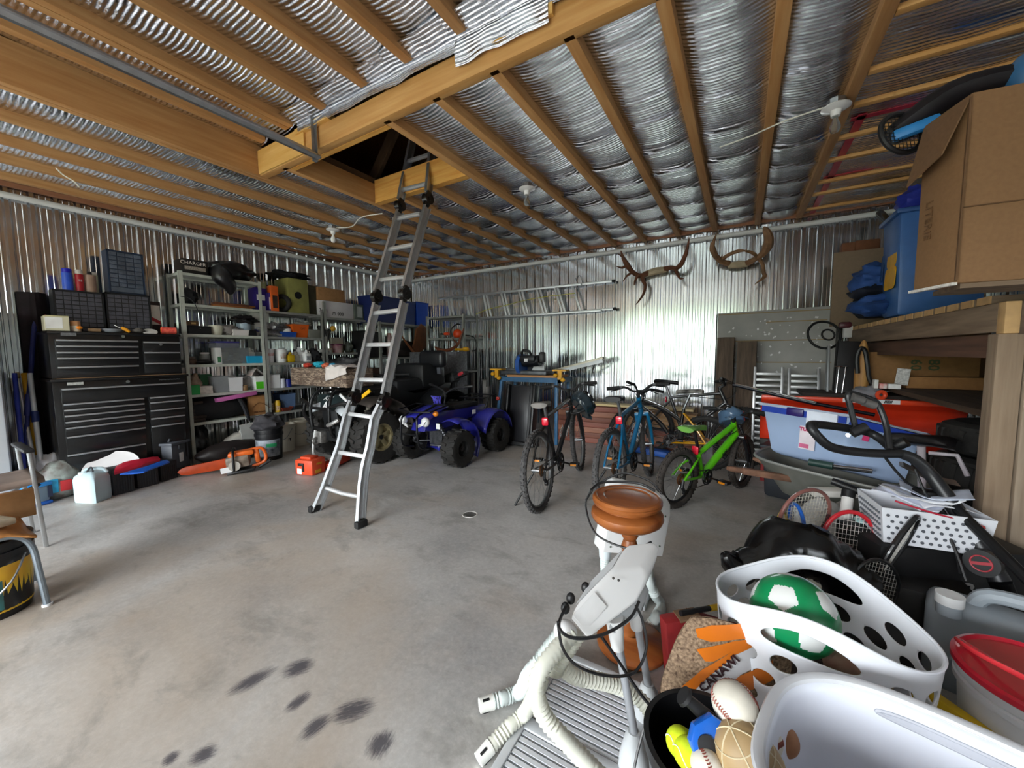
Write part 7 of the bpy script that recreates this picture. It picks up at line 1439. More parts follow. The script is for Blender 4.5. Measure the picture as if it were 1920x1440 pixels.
# saddle in the back (exercise bike)
t=T('exercise_bike','exercise bike behind the wheelbarrow with a black saddle and pale frame','exercise bike'); p=D(1728,827,2.35)
b=B(); rows=[]
dr=V((.75,-.4,0)).normalized(); sd=V((-dr.y,dr.x,0))
for y,w_,z in ((-.17,.02,-.01),(-.10,.035,.0),(-.02,.05,.004),(.06,.10,.012),(.12,.105,.01),(.15,.07,0)): rows.append([b._v(p+dr*y+sd*w_*math.cos(2*PI*i/14)+V((0,0,z+.035*math.sin(2*PI*i/14)))) for i in range(14)])
for A,C in zip(rows,rows[1:]):
    for i in range(14): b._fc([A[i],A[(i+1)%14],C[(i+1)%14],C[i]])
b._fc(rows[0]); b._fc(rows[-1]); part('saddle',b,M('141214',.35,var=.2,coat=.4),t)
b=B(); f_=V((p.x+.08,p.y+.12,0)); b.cyl(p+V((0,0,-.03)),f_+V((0,0,.03)),.02); b.bx((f_.x-.1,f_.y-.03,.0),(f_.x+.1,f_.y+.03,.06)); b.tube([p+V((.02,-.05,-.06)),p+V((.12,-.1,-.05)),p+V((.16,-.12,-.16))],.012,n=8); part('frame',b,M('c3b9c0',.4,var=.1),t)
# ================================================================= FOREGROUND
HOSE=M('dcdccf',.5,var=.06); HOSEG=M('cdd6d4',.5,var=.06); DRW=M('e6e6e6',.38,var=.03,sc=4); DRG=M('c3c6c9',.45,var=.06)
def spl(pts,n):
    b=[V(p) for p in pts]; out=[]; N=len(b)
    for i in range(N-1):
        p0=b[max(0,i-1)];p1=b[i];p2=b[i+1];p3=b[min(N-1,i+2)]
        for k in range(n): t=k/n; out.append(.5*((2*p1)+(p2-p0)*t+(2*p0-5*p1+4*p2-p3)*t*t+(3*p1-p0-3*p2+p3)*t**3))
    out.append(b[-1]); return out
def hose(t,pts,r,mat,end=True,pitch=.0135):
    q=spl(pts,40); L=[0]
    for a,c in zip(q,q[1:]): L.append(L[-1]+(c-a).length)
    n=int(L[-1]/(pitch/2)); s=[];j=0
    for i in range(n+1):
        d=L[-1]*i/n
        while j<len(L)-2 and L[j+1]<d: j+=1
        k=(d-L[j])/max(1e-9,L[j+1]-L[j]); s.append(q[j]*(1-k)+q[j+1]*k)
    b=B(); b.tube(s,[r*(1 if i%2 else .80) for i in range(len(s))],n=14); h=part('hose',b,mat,t,ang=70)
    if end:
        d=(s[-1]-s[-4]).normalized(); b=B(); b.cyl(s[-1]-d*.005,s[-1]+d*.045,r*.98,r*.9,n=16); part('hose_nozzle',b,M('ecece6',.4),h)
        b=B()
        x,y=b._frame(d)
        for k in range(3): a=2*PI*k/3+1.2; e=(x*math.cos(a)+y*math.sin(a)); b.bar(s[-1]+d*.012+e*r*.95,s[-1]+d*.036+e*r*.92,.008,.004,up=e)
        part('nozzle_slot',b,BLK,h,smooth=False)
# ---------------------------------------------------------------- boot dryer in front
t=T('boot_dryer','white boot dryer with corrugated hoses on a slatted tray base, in the foreground','boot dryer')
x0,x1,y0,y1=-.615,-.225,.74,1.42
b=B(); b.bx((x0,y0,.0),(x1,y1,.022),bev=.006); 
for a,c in (((x0,y0),(x0+.028,y1)),((x1-.05,y0),(x1,y1)),((x0,y1-.03),(x1,y1)),((x0,1.04),(x1,1.085)),((x0,y0),(x1,y0+.03))): b.bx((*a,.02),(*c,.042),bev=.004)
part('base_tray',b,DRG,t)
b=B()
for (ya,yb2) in ((y0+.03,1.04),(1.085,y1-.03)):
    n=int((yb2-ya)/.0225)
    for k in range(n): yy=ya+(yb2-ya)*(k+.5)/n; b.bx((x0+.03,yy-.007,.022),(x1-.052,yy+.007,.036))
part('slats',b,M('d3d6da',.45,var=.05),t,smooth=False)
PB=[Z(1187,1462),Z(1213,1362)]; PT=[D(1153,1170,1.15),D(1190,1140,1.24)]
for p,q in zip(PB,PT):
    b=B(); b.lathe([(.042,.03),(.038,.08),(.022,.15),(.017,.16),(0,.16)],c=p,n=20,sx=1.1); part('pole_socket',b,DRG,t)
    b=B(); b.cyl(p+V((0,0,.16)),q,.0125,n=16); part('pole',b,M('b9bcc2',.35,.3),t); b=B(); d=(p-q).normalized(); b.cyl(q-d*.02,q+d*.075,.027,.019,n=18); part('upper_sleeve',b,DRW,t)
W1,W2,W3,W4=D(1063,1156,1.09),D(1150,1060,1.20),D(1214,1078,1.20),D(1098,1201,1.06)
off=D(1174,1021,1.33)-W2
A_,B_,C_=D(1064,1157,1.09),D(1146,1072,1.20),D(1102,1203,1.055); pn=(B_-A_).cross(C_-A_).normalized()
def onp(x,y): r_=ray(x,y); return EYE+r_*((A_-EYE).dot(pn)/r_.dot(pn))
F_=[onp(*q) for q in ((1064,1157),(1146,1072),(1204,1064),(1215,1086),(1196,1131),(1102,1203))]; off=D(1176,1020,1.31)-B_
b=B(); n=len(F_); b.mesh([*F_]+[p+off for p in F_],[tuple(range(n)),tuple(range(2*n-1,n-1,-1))]+[(i,i+n,(i+1)%n+n,(i+1)%n) for i in range(n)])
bmesh.ops.bevel(b.b,geom=list(b.b.edges),offset=.012,segments=4,affect='EDGES',profile=.5); part('housing',b,DRW,t)
n_=(W2-W1).normalized(); Q_=[D(1138,1176,1.12),D(1194,1126,1.19),D(1203,1146,1.19),D(1196,1156,1.17),D(1152,1192,1.12)]; b=B(); n=5
b.mesh([*Q_]+[p+off*.6 for p in Q_],[tuple(range(n)),tuple(range(2*n-1,n-1,-1))]+[(i,i+n,(i+1)%n+n,(i+1)%n) for i in range(n)]); bmesh.ops.bevel(b.b,geom=list(b.b.edges),offset=.006,segments=2,affect='EDGES',profile=.5); part('lower_housing',b,DRG,t)
b=B(); fn=(W2-W1).cross(W4-W1).normalized(); fn=fn if fn.dot(EYE-W1)>0 else -fn
g=W1*.46+W2*.10+W3*.14+W4*.30; b.bar(g+fn*.0005-n_*.045,g+fn*.0005+n_*.05,.05,.002,up=fn); part('face_plate',b,M('dcdcdc',.45),t,smooth=False)
b=B(); nz_=D(1066,1178,1.08); b.sph(D(1060,1184,1.10),(.034,.034,.03),n=18,m=12); part('hose_manifold',b,DRW,t)
b=B(); b.mesh([A_+(B_-A_)*.06+off*.22,A_+(B_-A_)*.94+off*.22,A_+(B_-A_)*.94+off*.9,A_+(B_-A_)*.06+off*.9],[(0,1,2,3)]); nf=(B_-A_).cross(off).normalized(); nf=nf if nf.dot(EYE-A_)>0 else -nf; b.warp(lambda p:p+nf*.0015); part('control_face_shade',b,M('bfc1c3',.45),t,smooth=False,label='control face plate, its shade put into the grey')  # plate added over the knob face; its grey paints in that face's shade
for px,py,d in ((1098,1102,1.19),(1070,1122,1.17),(1060,1140,1.15)):
    b=B(); p=D(px,py,d); b.sph(p,(.014,.014,.018),n=12,m=8); part('control_knob',b,BLK,t)
b=B()
for px,py in ((1150,1084),(1160,1088),(1128,1104)): p=D(px,py,1.165); b.sph(p,(.004,.004,.004),n=8,m=6)
part('chipped_paint',b,M('3b3733',.8),t)
s0=nz_+off*.25+V((-.02,-.0,-.03))
hose(t,[s0,D(1020,1232,1.13),D(992,1268,1.15),Z(975,1296,.06),Z(940,1310,.036),Z(922,1316,.034)],.026,HOSEG)
hose(t,[s0+V((.012,-.012,-.01)),D(1022,1245,1.07),D(1008,1290,1.07),Z(985,1335,.10),Z(955,1362,.06),Z(918,1402,.036)],.024,HOSE)
hose(t,[s0+V((.022,-.02,0)),D(1018,1250,1.02),D(1006,1295,1.01),D(1022,1345,1.01),D(1062,1390,1.0),D(1110,1440,.99),D(1150,1480,.98)],.024,HOSE)
hose(t,[s0+V((.03,.0,-.01)),D(1045,1245,1.12),D(1040,1262,1.12)],.026,HOSE,end=False)
hose(t,[D(1052,1248,1.15),D(1080,1268,1.17),D(1130,1278,1.2),D(1180,1295,1.22),D(1212,1325,1.2),D(1222,1345,1.18)],.025,HOSE,end=False)
b=B(); b.tube([D(1060,1138,1.13),D(1048,1175,1.03),D(1075,1196,1.02),D(1130,1190,1.05),D(1180,1160,1.1),D(1198,1128,1.15)],.0045,n=6,sub=6); b.tube([D(1046,1165,1.04),D(1055,1215,1.03),D(1085,1250,1.04),D(1140,1267,1.06),D(1190,1260,1.1),D(1212,1215,1.13),D(1205,1165,1.16),D(1192,1135,1.17)],.004,n=6,sub=6); b.tube([D(1128,1194,1.08),D(1160,1240,1.1),D(1200,1300,1.1),D(1238,1345,1.08)],.005,n=6,sub=4); part('power_cord',b,BLK,t)
# ---------------------------------------------------------------- turned wooden stool
WST=wood('7c3f1c','a3602f','x',.3,1.6,.05); 
t=T('wooden_stool','turned wooden stool with a double-ringed round top and round base, behind the front boot dryer','stool'); c=V((-.375,1.635,0)); tp=V((-.405,1.635,0))
b=B(); b.lathe([(0,.004),(.14,.004),(.15,.016),(.15,.03),(.13,.045),(.06,.055),(.04,.07)],c=c,n=44); part('base',b,WST,t)
b=B(); b.lathe([(.04,.06),(.045,.12),(.03,.18),(.024,.3),(.03,.40),(.036,.46),(.026,.49),(.036,.51),(.034,.535),(.05,.55)],c=(c+tp)/2,n=28); part('column',b,WST,t)
b=B(); b.lathe([(0,.545),(.06,.547),(.12,.56),(.145,.578),(.152,.595),(.149,.612),(.136,.624),(.114,.630),(.110,.636),(.124,.640),(.142,.648),(.146,.660),(.143,.664),(.146,.670),(.140,.680),(.130,.683),(.126,.680),(.10,.683),(.094,.679),(.05,.683),(0,.684)],c=tp,n=52); part('seat',b,WST,t)
for v in (): pass
b=B(); pc=tp+V((0,0,.61)); b.tube([pc+V((-.155,-.02,.075)),pc+V((-.175,-.03,.0)),pc+V((-.10,-.10,-.085)),pc+V((.05,-.12,-.10)),pc+V((.12,-.08,-.07))],.0045,n=6,sub=6); b.tube([pc+V((-.14,.06,.085)),pc+V((-.05,.10,.135)),pc+V((.07,.10,.12)),pc+V((.13,.07,.08))],.0045,n=6,sub=6); b.tube([pc+V((-.155,-.02,.075)),pc+V((-.12,.05,.095)),pc+V((.02,.10,.10)),pc+V((.10,.08,.085))],.0055,n=6,sub=5); one('power_cord',b,BLK,'black power cord looped around the wooden stool top','cord')
# ---------------------------------------------------------------- second boot dryer
t=T('boot_dryer','white boot dryer standing behind the wooden stool, one hose reaching the floor','boot dryer')
o=V((-.47,2.0,0)); A=D(1131,975,1.95); ur=(D(1245,985,2.03)-D(1131,975,1.95)); w=ur.length; ur.normalize(); zt_=D(1150,903,1.95).z; zb_=D(1150,1040,1.95).z
pts=[(0,0),(w,0),(w,(zt_-zb_)*.62),(w*.96,(zt_-zb_)*.78),(w*.86,(zt_-zb_)*.88),(w*.7,(zt_-zb_)*.94),(w*.1,(zt_-zb_)*1.0),(.02,(zt_-zb_)*.98),(0,(zt_-zb_)*.92)]
b=B(); m=fr(V((A.x,A.y,zb_)),ur,(0,0,1)); sgn=1 if (m.to_3x3()@V((0,0,1))).dot(EYE-A)<0 else -1
b.prism(pts,.12*sgn,m,bev=.014); part('housing',b,DRW,t)
b=B(); 
for u,v in ((.06,.88),(.9,.16),(.1,.1),(.9,.6)): p=m@V((w*u,(zt_-zb_)*v,-sgn*.001)); b.sph(p,(.005,.005,.005),n=8,m=6)
part('screw',b,M('3c4a3c',.5),t)
bm=m@V((w*.5,0,sgn*.06))
b=B(); b.cyl((bm.x,bm.y,.03),(bm.x,bm.y,zb_+.02),.02); part('pole',b,DRG,t); b=B(); b.bx((bm.x-.12,bm.y-.12,.0),(bm.x+.12,bm.y+.16,.035),bev=.008); part('base_tray',b,DRG,t)
p=m@V((w*.85,0,sgn*.06)); b=B(); b.cyl(p+V((0,0,.02)),p-V((0,0,.06)),.036,.03,n=18); part('hose_manifold',b,M('cfd8dc',.4),t); b=B(); q=m@V((w*.12,0,sgn*.06)); b.cyl(q+V((0,0,.02)),q-V((0,0,.05)),.036,.03,n=18); part('hose_manifold',b,M('cfd8dc',.4),t)
hose(t,[p-V((0,0,.05)),D(1217,1085,1.97),D(1228,1115,1.97),D(1240,1135,2.0),Z(1232,1155,.05),Z(1223,1168,.03)],.026,HOSEG)
hose(t,[q-V((0,0,.04)),q+V((-.0,.02,-.15)),q+V((.06,.04,-.25)),V((q.x+.12,q.y-.02,.03))],.026,HOSEG,end=False)
# ---------------------------------------------------------------- laundry basket with holes
def perf_basket(name,label,c,a,bb,h,zr,hump,tp,rot,rows,mat,cols=16,hand=(.068,.062)):
    t=T(name,label,'basket'); c=V(c); cr,sr=math.cos(rot),math.sin(rot)
    def S(u,v):
        th=2*PI*u; x=a*math.cos(th); y=bb*math.sin(th); k=tp+(1-tp)*v**.8
        top=h+hump*math.sin(th)**4; z=v*top
        return c+V(((x*cr-y*sr)*k,(x*sr+y*cr)*k,z))
    holes=[]
    for r in range(rows):
        v=.09+.125*r
        for k in range(cols): holes.append(((k+.5*(r%2))/cols%1,v,.33/cols,.046))
    for k in range(cols):
        u=(k+.5*(rows%2))/cols%1
        if abs(math.sin(2*PI*u))<.72: holes.append((u,.09+.125*rows,.33/cols,.046))
    for ce in (.25,.75): holes.append((ce,.86,hand[0],hand[1]))
    nu,nv=300,80; b=B()
    def f(u,v):
        best=None
        for hu,hv,eu,ev in holes:
            du=(u-hu+.5)%1-.5
            if abs(du)>eu*1.6 or abs(v-hv)>ev*1.6: continue
            q=math.hypot(du/eu,(v-hv)/ev)
            if best is None or q<best[0]: best=(q,hu,hv,du)
        return best
    uv=[[(i/nu,j/nv) for j in range(nv+1)] for i in range(nu)]; Q=[[f(*uv[i][j]) for j in range(nv+1)] for i in range(nu)]
    ins=lambda i,j: Q[i%nu][j] is not None and Q[i%nu][j][0]<1
    keep=[]
    for i in range(nu):
        for j in range(nv):
            cs=[(i,j),((i+1)%nu,j),((i+1)%nu,j+1),(i,j+1)]; I=[ins(*k) for k in cs]
            if all(I): continue
            keep.append(cs)
            for k,n_ in zip(cs,I):
                if n_:
                    q,hu,hv,du=Q[k[0]][k[1]]; q=max(q,1e-3); uv[k[0]][k[1]]=(hu+du/q,hv+(k[1]/nv-hv)/q)
    VV=[[b._v(S(*uv[i][j])) for j in range(nv+1)] for i in range(nu)]
    for cs in keep: b._fc([VV[i][j] for i,j in cs])
    for v in [v for v in b.b.verts if not v.link_faces]: b.b.verts.remove(v)
    b.grid(lambda p,q:c+V(((a*math.cos(2*PI*p)*cr-bb*math.sin(2*PI*p)*sr)*tp*q,(a*math.cos(2*PI*p)*sr+bb*math.sin(2*PI*p)*cr)*tp*q,.004)),30,3,loop=True)
    part('body',b,mat,t,solid=.004,ang=50)
    b=B(); b.tube([S(k/80,1) for k in range(80)],.005,n=8,closed=True); part('rim',b,mat,t); return t,S
LBW=M('e9ecf3',.35,var=.02,sc=4)
perf_basket('laundry_basket','white oval laundry basket with oval holes holding the green and white ball',(.225,1.47,.002),.275,.21,.475,.5,.085,.84,R(-12),6,LBW)
t=T('soccer_ball','green and white football lying in the holed laundry basket','ball'); c=D(1487,1152,1.21); r=.118
def ballmat():
    m=bpy.data.materials.new('ball'); m.use_nodes=True; nt=m.node_tree; N=nt.nodes; L=nt.links; b=N['Principled BSDF']; b.inputs['Roughness'].default_value=.3; b.inputs['Coat Weight'].default_value=.3
    tc=N.new('ShaderNodeTexCoord'); v=N.new('ShaderNodeTexVoronoi'); v.inputs['Scale'].default_value=9.5; v.inputs['Randomness'].default_value=.35; L.new(tc.outputs['Object'],v.inputs[0])
    r_=N.new('ShaderNodeValToRGB'); r_.color_ramp.interpolation='CONSTANT'; e=r_.color_ramp.elements; e[0].color=(*lin('0f8a52'),1); e[1].position=.62; e[1].color=(*lin('e6e8e6'),1); L.new(v.outputs['Color'],r_.inputs[0]); L.new(r_.outputs[0],b.inputs['Base Color']); return m
b=B(); b.sph(c,r,n=150,m=90); part('sphere',b,[M('0f8a52',.3,var=.08,coat=.3),M('e8eae8',.3,var=.03,coat=.3)],t)
o=t.children[0]; me=o.data
ph=(1+5**.5)/2; ico=[V(q).normalized() for q in ((0,1,ph),(0,-1,ph),(0,1,-ph),(0,-1,-ph),(1,ph,0),(-1,ph,0),(1,-ph,0),(-1,-ph,0),(ph,0,1),(-ph,0,1),(ph,0,-1),(-ph,0,-1))]
rm=Mx.Rotation(.5,3,'X')@Mx.Rotation(.3,3,'Z')
tq=(D(1462,1108,1.15)-c).normalized(); rm=tq.rotation_difference(ico[0]).to_matrix().inverted()@Mx.Rotation(.35,3,ico[0])
ic=[rm@q for q in ico]; nb=[[j for j in range(12) if j!=i and ico[i].dot(ico[j])>.4] for i in range(12)]
for p in me.polygons:
    d=(V(p.center)-c).normalized(); i=max(range(12),key=lambda k:ic[k].dot(d)); p.material_index=1 if all(d.dot(ic[j]-ic[i])<-.27 for j in nb[i]) else 0
bag('toy_pile','dark clothes and toys at the bottom of the holed laundry basket','clothes',(.25,1.47,.14),(.2,.15,.13),M('3b2a2a',.7,c2='5a3b34',sc=6),301,amp=.3)
b=B(); p=D(1590,1215,1.16); b.box((p.x+.03,p.y+.06,.31),(.16,.12,.08),rot=Mx.Rotation(.4,4,'Y'),bev=.02); one('brown_toy',b,M('7a4a3a',.4,c2='b9a68a',sc=8),'brown and cream toy piece under the football in the holed basket','toy')
# ---------------------------------------------------------------- front white tub
t=T('white_tub','white oval plastic tub with an oval hand slot, cut by the lower right corner','tub')
TW=M('dfe3ee',.35,var=.03,sc=3); c=V((.375,.905,0)); a_,b_,rot=.30,.225,R(-14)
def S2(u,v,k0=.80):
    th=2*PI*u; x=a_*math.copysign(abs(math.cos(th))**.62,math.cos(th)); y=b_*math.copysign(abs(math.sin(th))**.62,math.sin(th)); k=k0+(1-k0)*v; h=.475+.03*abs(math.sin(th))**3
    return c+V(((x*math.cos(rot)-y*math.sin(rot))*k,(x*math.sin(rot)+y*math.cos(rot))*k,.10+v*(h-.10)))
b=B(); b.grid(lambda u,v:S2(u,v),72,14,loop=True); b.grid(lambda u,v:c+(S2(u,0)-c-V((0,0,.10)))*v+V((0,0,.10)),72,4,loop=True); part('body',b,TW,t,solid=.005,ang=50)
b=B(); q=[S2(k/90,1) for k in range(90)]; b.tube([p+(p-c-V((0,0,p.z))).normalized()*.010 for p in q],.013,n=8,closed=True,flat=.75); part('rim',b,M('d3d5da',.35,var=.04),t)
b=B(); q=[S2(.25+.045*math.cos(2*PI*k/30),.90+.022*math.sin(2*PI*k/30)) for k in range(30)]; cq=sum(q,V())/30; n_=(V((c.x,c.y,cq.z))-cq).normalized(); b.tube([p+n_*.004 for p in q],.004,n=6,closed=True); f=b.face([p+n_*.0045 for p in q]); part('hand_slot',b,M('b9bcc6',.4),t)
b=B(); b.box((c.x+.0,c.y+.05,.135),(.2,.12,.06),rot=.3,bev=.02); one('dark_item',b,M('1b191b',.5,var=.3),'dark object lying at the bottom of the white tub','object')
# ---------------------------------------------------------------- black bucket of balls
t=T('ball_bucket','black bucket full of balls and a bat, in front of the holed laundry basket','bucket'); bc=V((-.035,.985,0)); rb=.145; zr_=.345
b=B(); b.lathe([(0,.002),(rb*.85,.002),(rb*.98,zr_*.9),(rb*1.05,zr_*.9),(rb*1.06,zr_),(rb*.97,zr_),(rb*.83,.02),(0,.02)],c=bc,n=44); part('bucket',b,M('131315',.35,var=.2,coat=.2),t)
b=B(); b.tube([bc+V((-rb*1.05,.02,zr_*.9)),bc+V((-rb*1.12,-.08,zr_*.65)),bc+V((-rb*.7,-rb*.95,zr_*.5)),bc+V((.05,-rb*1.12,zr_*.55))],.0035,n=6,sub=5); part('bail_handle',b,STL,t)
LEA=M('d9d3c6',.6,var=.08,sc=30); STI=M('8c4a3f',.6)
def seamball(label,c,r,rot,cat='ball',name='softball'):
    t=T(name,label,cat); c=V(c); b=B(); b.sph(c,r,n=36,m=24); part('cover',b,LEA,t); b=B()
    for k in range(70):
        a=2*PI*k/70; p=V((math.cos(a)+.0,math.sin(a),.55*math.cos(2*a)+.0)); p=V((math.cos(a)*1.0,math.sin(a)*.9,.75*math.sin(2*a))).normalized(); a2=a+.03; p2=V((math.cos(a2),math.sin(a2)*.9,.75*math.sin(2*a2))).normalized(); tg=(p2-p).normalized(); sd=tg.cross(p).normalized()
        for s in (-1,1): b.bar(c+rot@(p*r*1.004),c+rot@((p+sd*s*.12+tg*.05).normalized()*r*1.004),.0022,.0022)
    part('stitching',b,STI,t,smooth=False); return t
seamball('large cream softball with red stitching on top of the black bucket',D(1377,1321,.92),.050,Mx.Rotation(1.0,3,'X')@Mx.Rotation(.5,3,'Y'))
seamball('cream baseball partly hidden between the stitched softball and the white tub',D(1432,1384,.90),.038,Mx.Rotation(.4,3,'X')@Mx.Rotation(1.8,3,'Z'),name='baseball')
t=T('football','worn tan ball with pale seams in the front of the black bucket','ball'); c=D(1404,1428,.86); b=B(); fm=M('a58a62',.55,var=.12,sc=14)
ax=(D(1370,1365,.86)-c).normalized(); xx,yy=b._frame(ax); rmx=Mx((xx,yy,ax)).transposed()
b.sph(c,(.068,.068,.088),n=32,m=22,rot=rmx); part('cover',b,fm,t); b=B()
for k in range(6):
    a=PI*k/3; b.tube([c+rmx@V((math.cos(a)*.0685*math.sin(th),math.sin(a)*.0685*math.sin(th),.0885*math.cos(th))) for th in [PI*j/14 for j in range(15)]],.0016,n=5)
for th in (.75,1.25,1.75): b.tube([c+rmx@V((math.cos(a)*.0687*math.sin(th),math.sin(a)*.0687*math.sin(th),.0887*math.cos(th))) for a in [2*PI*j/30 for j in range(30)]],.0014,n=5,closed=True)
part('seams',b,M('cbbd9c',.6),t)
TEN=M('c8dc1e',.9,var=.12,sc=60)
for i,(px,py,d,lab) in enumerate(((1276,1392,.93,'tennis ball at the back, left of the blue tape dispenser in the black bucket'),(1290,1412,.90,'front tennis ball, with a white seam, in the black bucket'))):
    t=T('tennis_ball',lab,'ball'); c=D(px,py,d); b=B(); b.sph(c,.0335,n=26,m=18); part('felt',b,TEN,t); b=B(); b.tube([c+V((math.cos(a)*1.0,math.sin(a)*.8,.7*math.sin(2*a))).normalized()*.0338 for a in [2*PI*k/40 for k in range(40)]],.0012,n=5,closed=True); part('seam',b,WHITEP,t)
seamball('scuffed dark-speckled ball at the bottom edge beside the front tennis ball',D(1325,1436,.86),.034,Mx.Rotation(2,3,'X'),name='baseball')
b=B(); b.sph(D(1466,1385,.93),.036,n=24,m=16); one('brown_ball',b,M('9a6a48',.6,var=.2,sc=20),'brown leather ball between the baseball and the white tub','ball')
t=T('tape_dispenser','bright blue plastic tape dispenser in the black bucket','dispenser'); c=D(1322,1382,.90); b=B(); b.T=Mx.Translation(c)@Mx.Rotation(.5,4,'Z')@Mx.Rotation(R(60),4,'X'); b.prism([(-.035,-.04),(.03,-.045),(.045,-.01),(.04,.035),(.015,.05),(-.03,.03),(-.045,0)],.03,bev=.008); part('body',b,M('1762c8',.25,coat=.5),t); b=B(); b.T=Mx.Translation(c)@Mx.Rotation(.5,4,'Z')@Mx.Rotation(R(60),4,'X'); b.cyl((-.01,-.005,-.004),(-.01,-.005,.034),.02,n=18); part('hub',b,BLK,t)
t=T('bat','black baseball bat standing in the bucket, knob end up','bat'); p=D(1280,1303,.95); q=D(1345,1362,.93); e=V((bc.x+.07,bc.y+.01,.05)); b=B(); b.tube([p,p+(q-p)*.08,p+(q-p)*.14,p+(q-p)*.5,q,q+(q-p)*.5],[.022,.024,.014,.016,.02,.024],n=14); part('handle',b,M('161618',.6,var=.15,sc=40),t)
# ---------------------------------------------------------------- seed bag
t=T('seed_bag','bag of bird seed with orange and white printing leaning behind the black bucket','bag'); c=D(1338,1262,1.24); c=V((c.x+.03,c.y,c.z)); ux=(V((.88,.40,0)).normalized()*math.cos(.30)-V((0,0,1))*math.sin(.30)); uy=V((.16,.10,1)).normalized()
m=fr(c,ux,uy); nrm_=m.to_3x3()@V((0,0,1)); fl=1 if nrm_.dot(EYE-c)>0 else -1; mi=m.inverted()
def bulge(u,v): return .03*max(0,1-(u/.185)**4)*max(0,1-(v/.185)**4)
def SB_(u,v,o=0): return m@V((u,v,fl*(bulge(u,v)+o)))
def bp(x,y):
    r=ray(x,y); k=(c-EYE).dot(nrm_)/r.dot(nrm_); q=mi@(EYE+r*k); return q.x,q.y
SEED=M('57402f',.7,c2='b3977a',sc=120,var=.3,bump=.4)
b=B(); cu=lambda u,v:(u*(1-.13*(abs(v)/.18)**3),v*(1-.13*(abs(u)/.18)**3)); b.grid(lambda u,v:SB_(*cu((u-.5)*.36,(v-.5)*.36)),24,24); b.grid(lambda u,v:m@V((*cu((u-.5)*.36,(v-.5)*.36),-fl*.05*math.sin(u*PI)*math.sin(v*PI))),18,18); part('body',b,SEED,t)
def patch_(poly,name,mat,o):
    "strip between two pixel polylines of equal length, laid on the bag front"
    A,Bq=poly; b=B(); n=len(A)-1
    P=lambda L,s:(lambda i,f:tuple(bp(*[L[i][k]*(1-f)+L[i+1][k]*f for k in (0,1)])))(min(n-1,int(s*n)),s*n-min(n-1,int(s*n)))
    def g(u,v): p,q=P(A,u),P(Bq,u); return SB_(p[0]*(1-v)+q[0]*v,p[1]*(1-v)+q[1]*v,o)
    b.grid(g,n*5,5); part(name,b,mat,t)
ORP=M('e07820',.3,var=.08,coat=.3)
patch_(([(1300,1172),(1330,1166),(1370,1168),(1440,1168)],[(1303,1186),(1326,1192),(1370,1190),(1440,1190)]),'orange_print',ORP,.003)
patch_(([(1300,1206),(1325,1200),(1370,1192),(1440,1190)],[(1315,1226),(1330,1226),(1370,1206),(1440,1200)]),'orange_print',ORP,.003)
patch_(([(1263,1300),(1275,1272),(1310,1240),(1370,1205),(1440,1180)],[(1276,1300),(1292,1282),(1322,1252),(1370,1214),(1440,1190)]),'orange_print',ORP,.004)
patch_(([(1278,1304),(1294,1282),(1322,1252),(1370,1212),(1440,1190)],[(1340,1330),(1340,1300),(1352,1276),(1380,1250),(1440,1220)]),'white_print',M('dfdfe2',.3,coat=.3),.002)
patch_(([(1330,1304),(1345,1280),(1375,1252),(1440,1225)],[(1345,1330),(1368,1300),(1390,1280),(1440,1260)]),'orange_print',ORP,.005)
u0=V((*bp(1312,1270),0)); u1=V((*bp(1366,1222),0)); dx=(u1-u0).normalized(); dy=V((-dx.y,dx.x,0)); mid=(u0+u1)/2
R3=m.to_3x3(); part('lettering',txt('CANAWI',(u1-u0).length*.30,fr(SB_(mid.x,mid.y,.007),R3@dx,R3@dy) if fl>0 else fr(SB_(mid.x,mid.y,.007),R3@dx,R3@dy),.0008,bold=.001),M('3a1f24',.4),t,smooth=False)
u0=V((*bp(1282,1302),0)); mid=V((*bp(1295,1293),0)); part('lettering',txt('franc',.03,fr(SB_(mid.x,mid.y,.007),R3@dx,R3@dy),.0006),M('4a2c30',.4),t,smooth=False)
# red board, crowbar
t=T('red_board','thick red painted board with a chipped bare top edge, left of the seed bag','board'); a=Z(1241,1272); e=Z(1290,1262); b=B(); 
b.T=Mx.Translation(((a.x+e.x)/2+.02,(a.y+e.y)/2+.03,.125))@Mx.Rotation(R(35),4,'Z')@Mx.Rotation(R(-6),4,'Y'); b.box((0,0,0),(.15,.06,.24),bev=.008); part('board',b,M('8e1f22',.6,var=.25,sc=14),t); b=B(); b.T=Mx.Translation(((a.x+e.x)/2+.02,(a.y+e.y)/2+.03,.125))@Mx.Rotation(R(35),4,'Z')@Mx.Rotation(R(-6),4,'Y'); b.box((.03,-.0,.118),(.09,.063,.012),bev=.003); part('bare_wood',b,M('7d6046',.8,var=.3,sc=25),t)
b=B(); b.bx((-.17,1.68,.002),(.05,1.74,.19)); one('red_box',b,M('6f1c1e',.6,var=.2),'dark red box on the floor behind the red board','box',smooth=False)
t=T('pry_bar','black bar with yellow grip tape lying on the dark red box','bar'); p=D(1276,1150,1.52); q=D(1368,1134,1.6); b=B(); b.cyl(p,q,.011,n=10); part('bar',b,M('232326',.5,.4),t); b=B(); b.cyl(p+(q-p)*.58,p+(q-p)*.82,.0125,n=10); part('grip_tape',b,M('c9a024',.5),t)
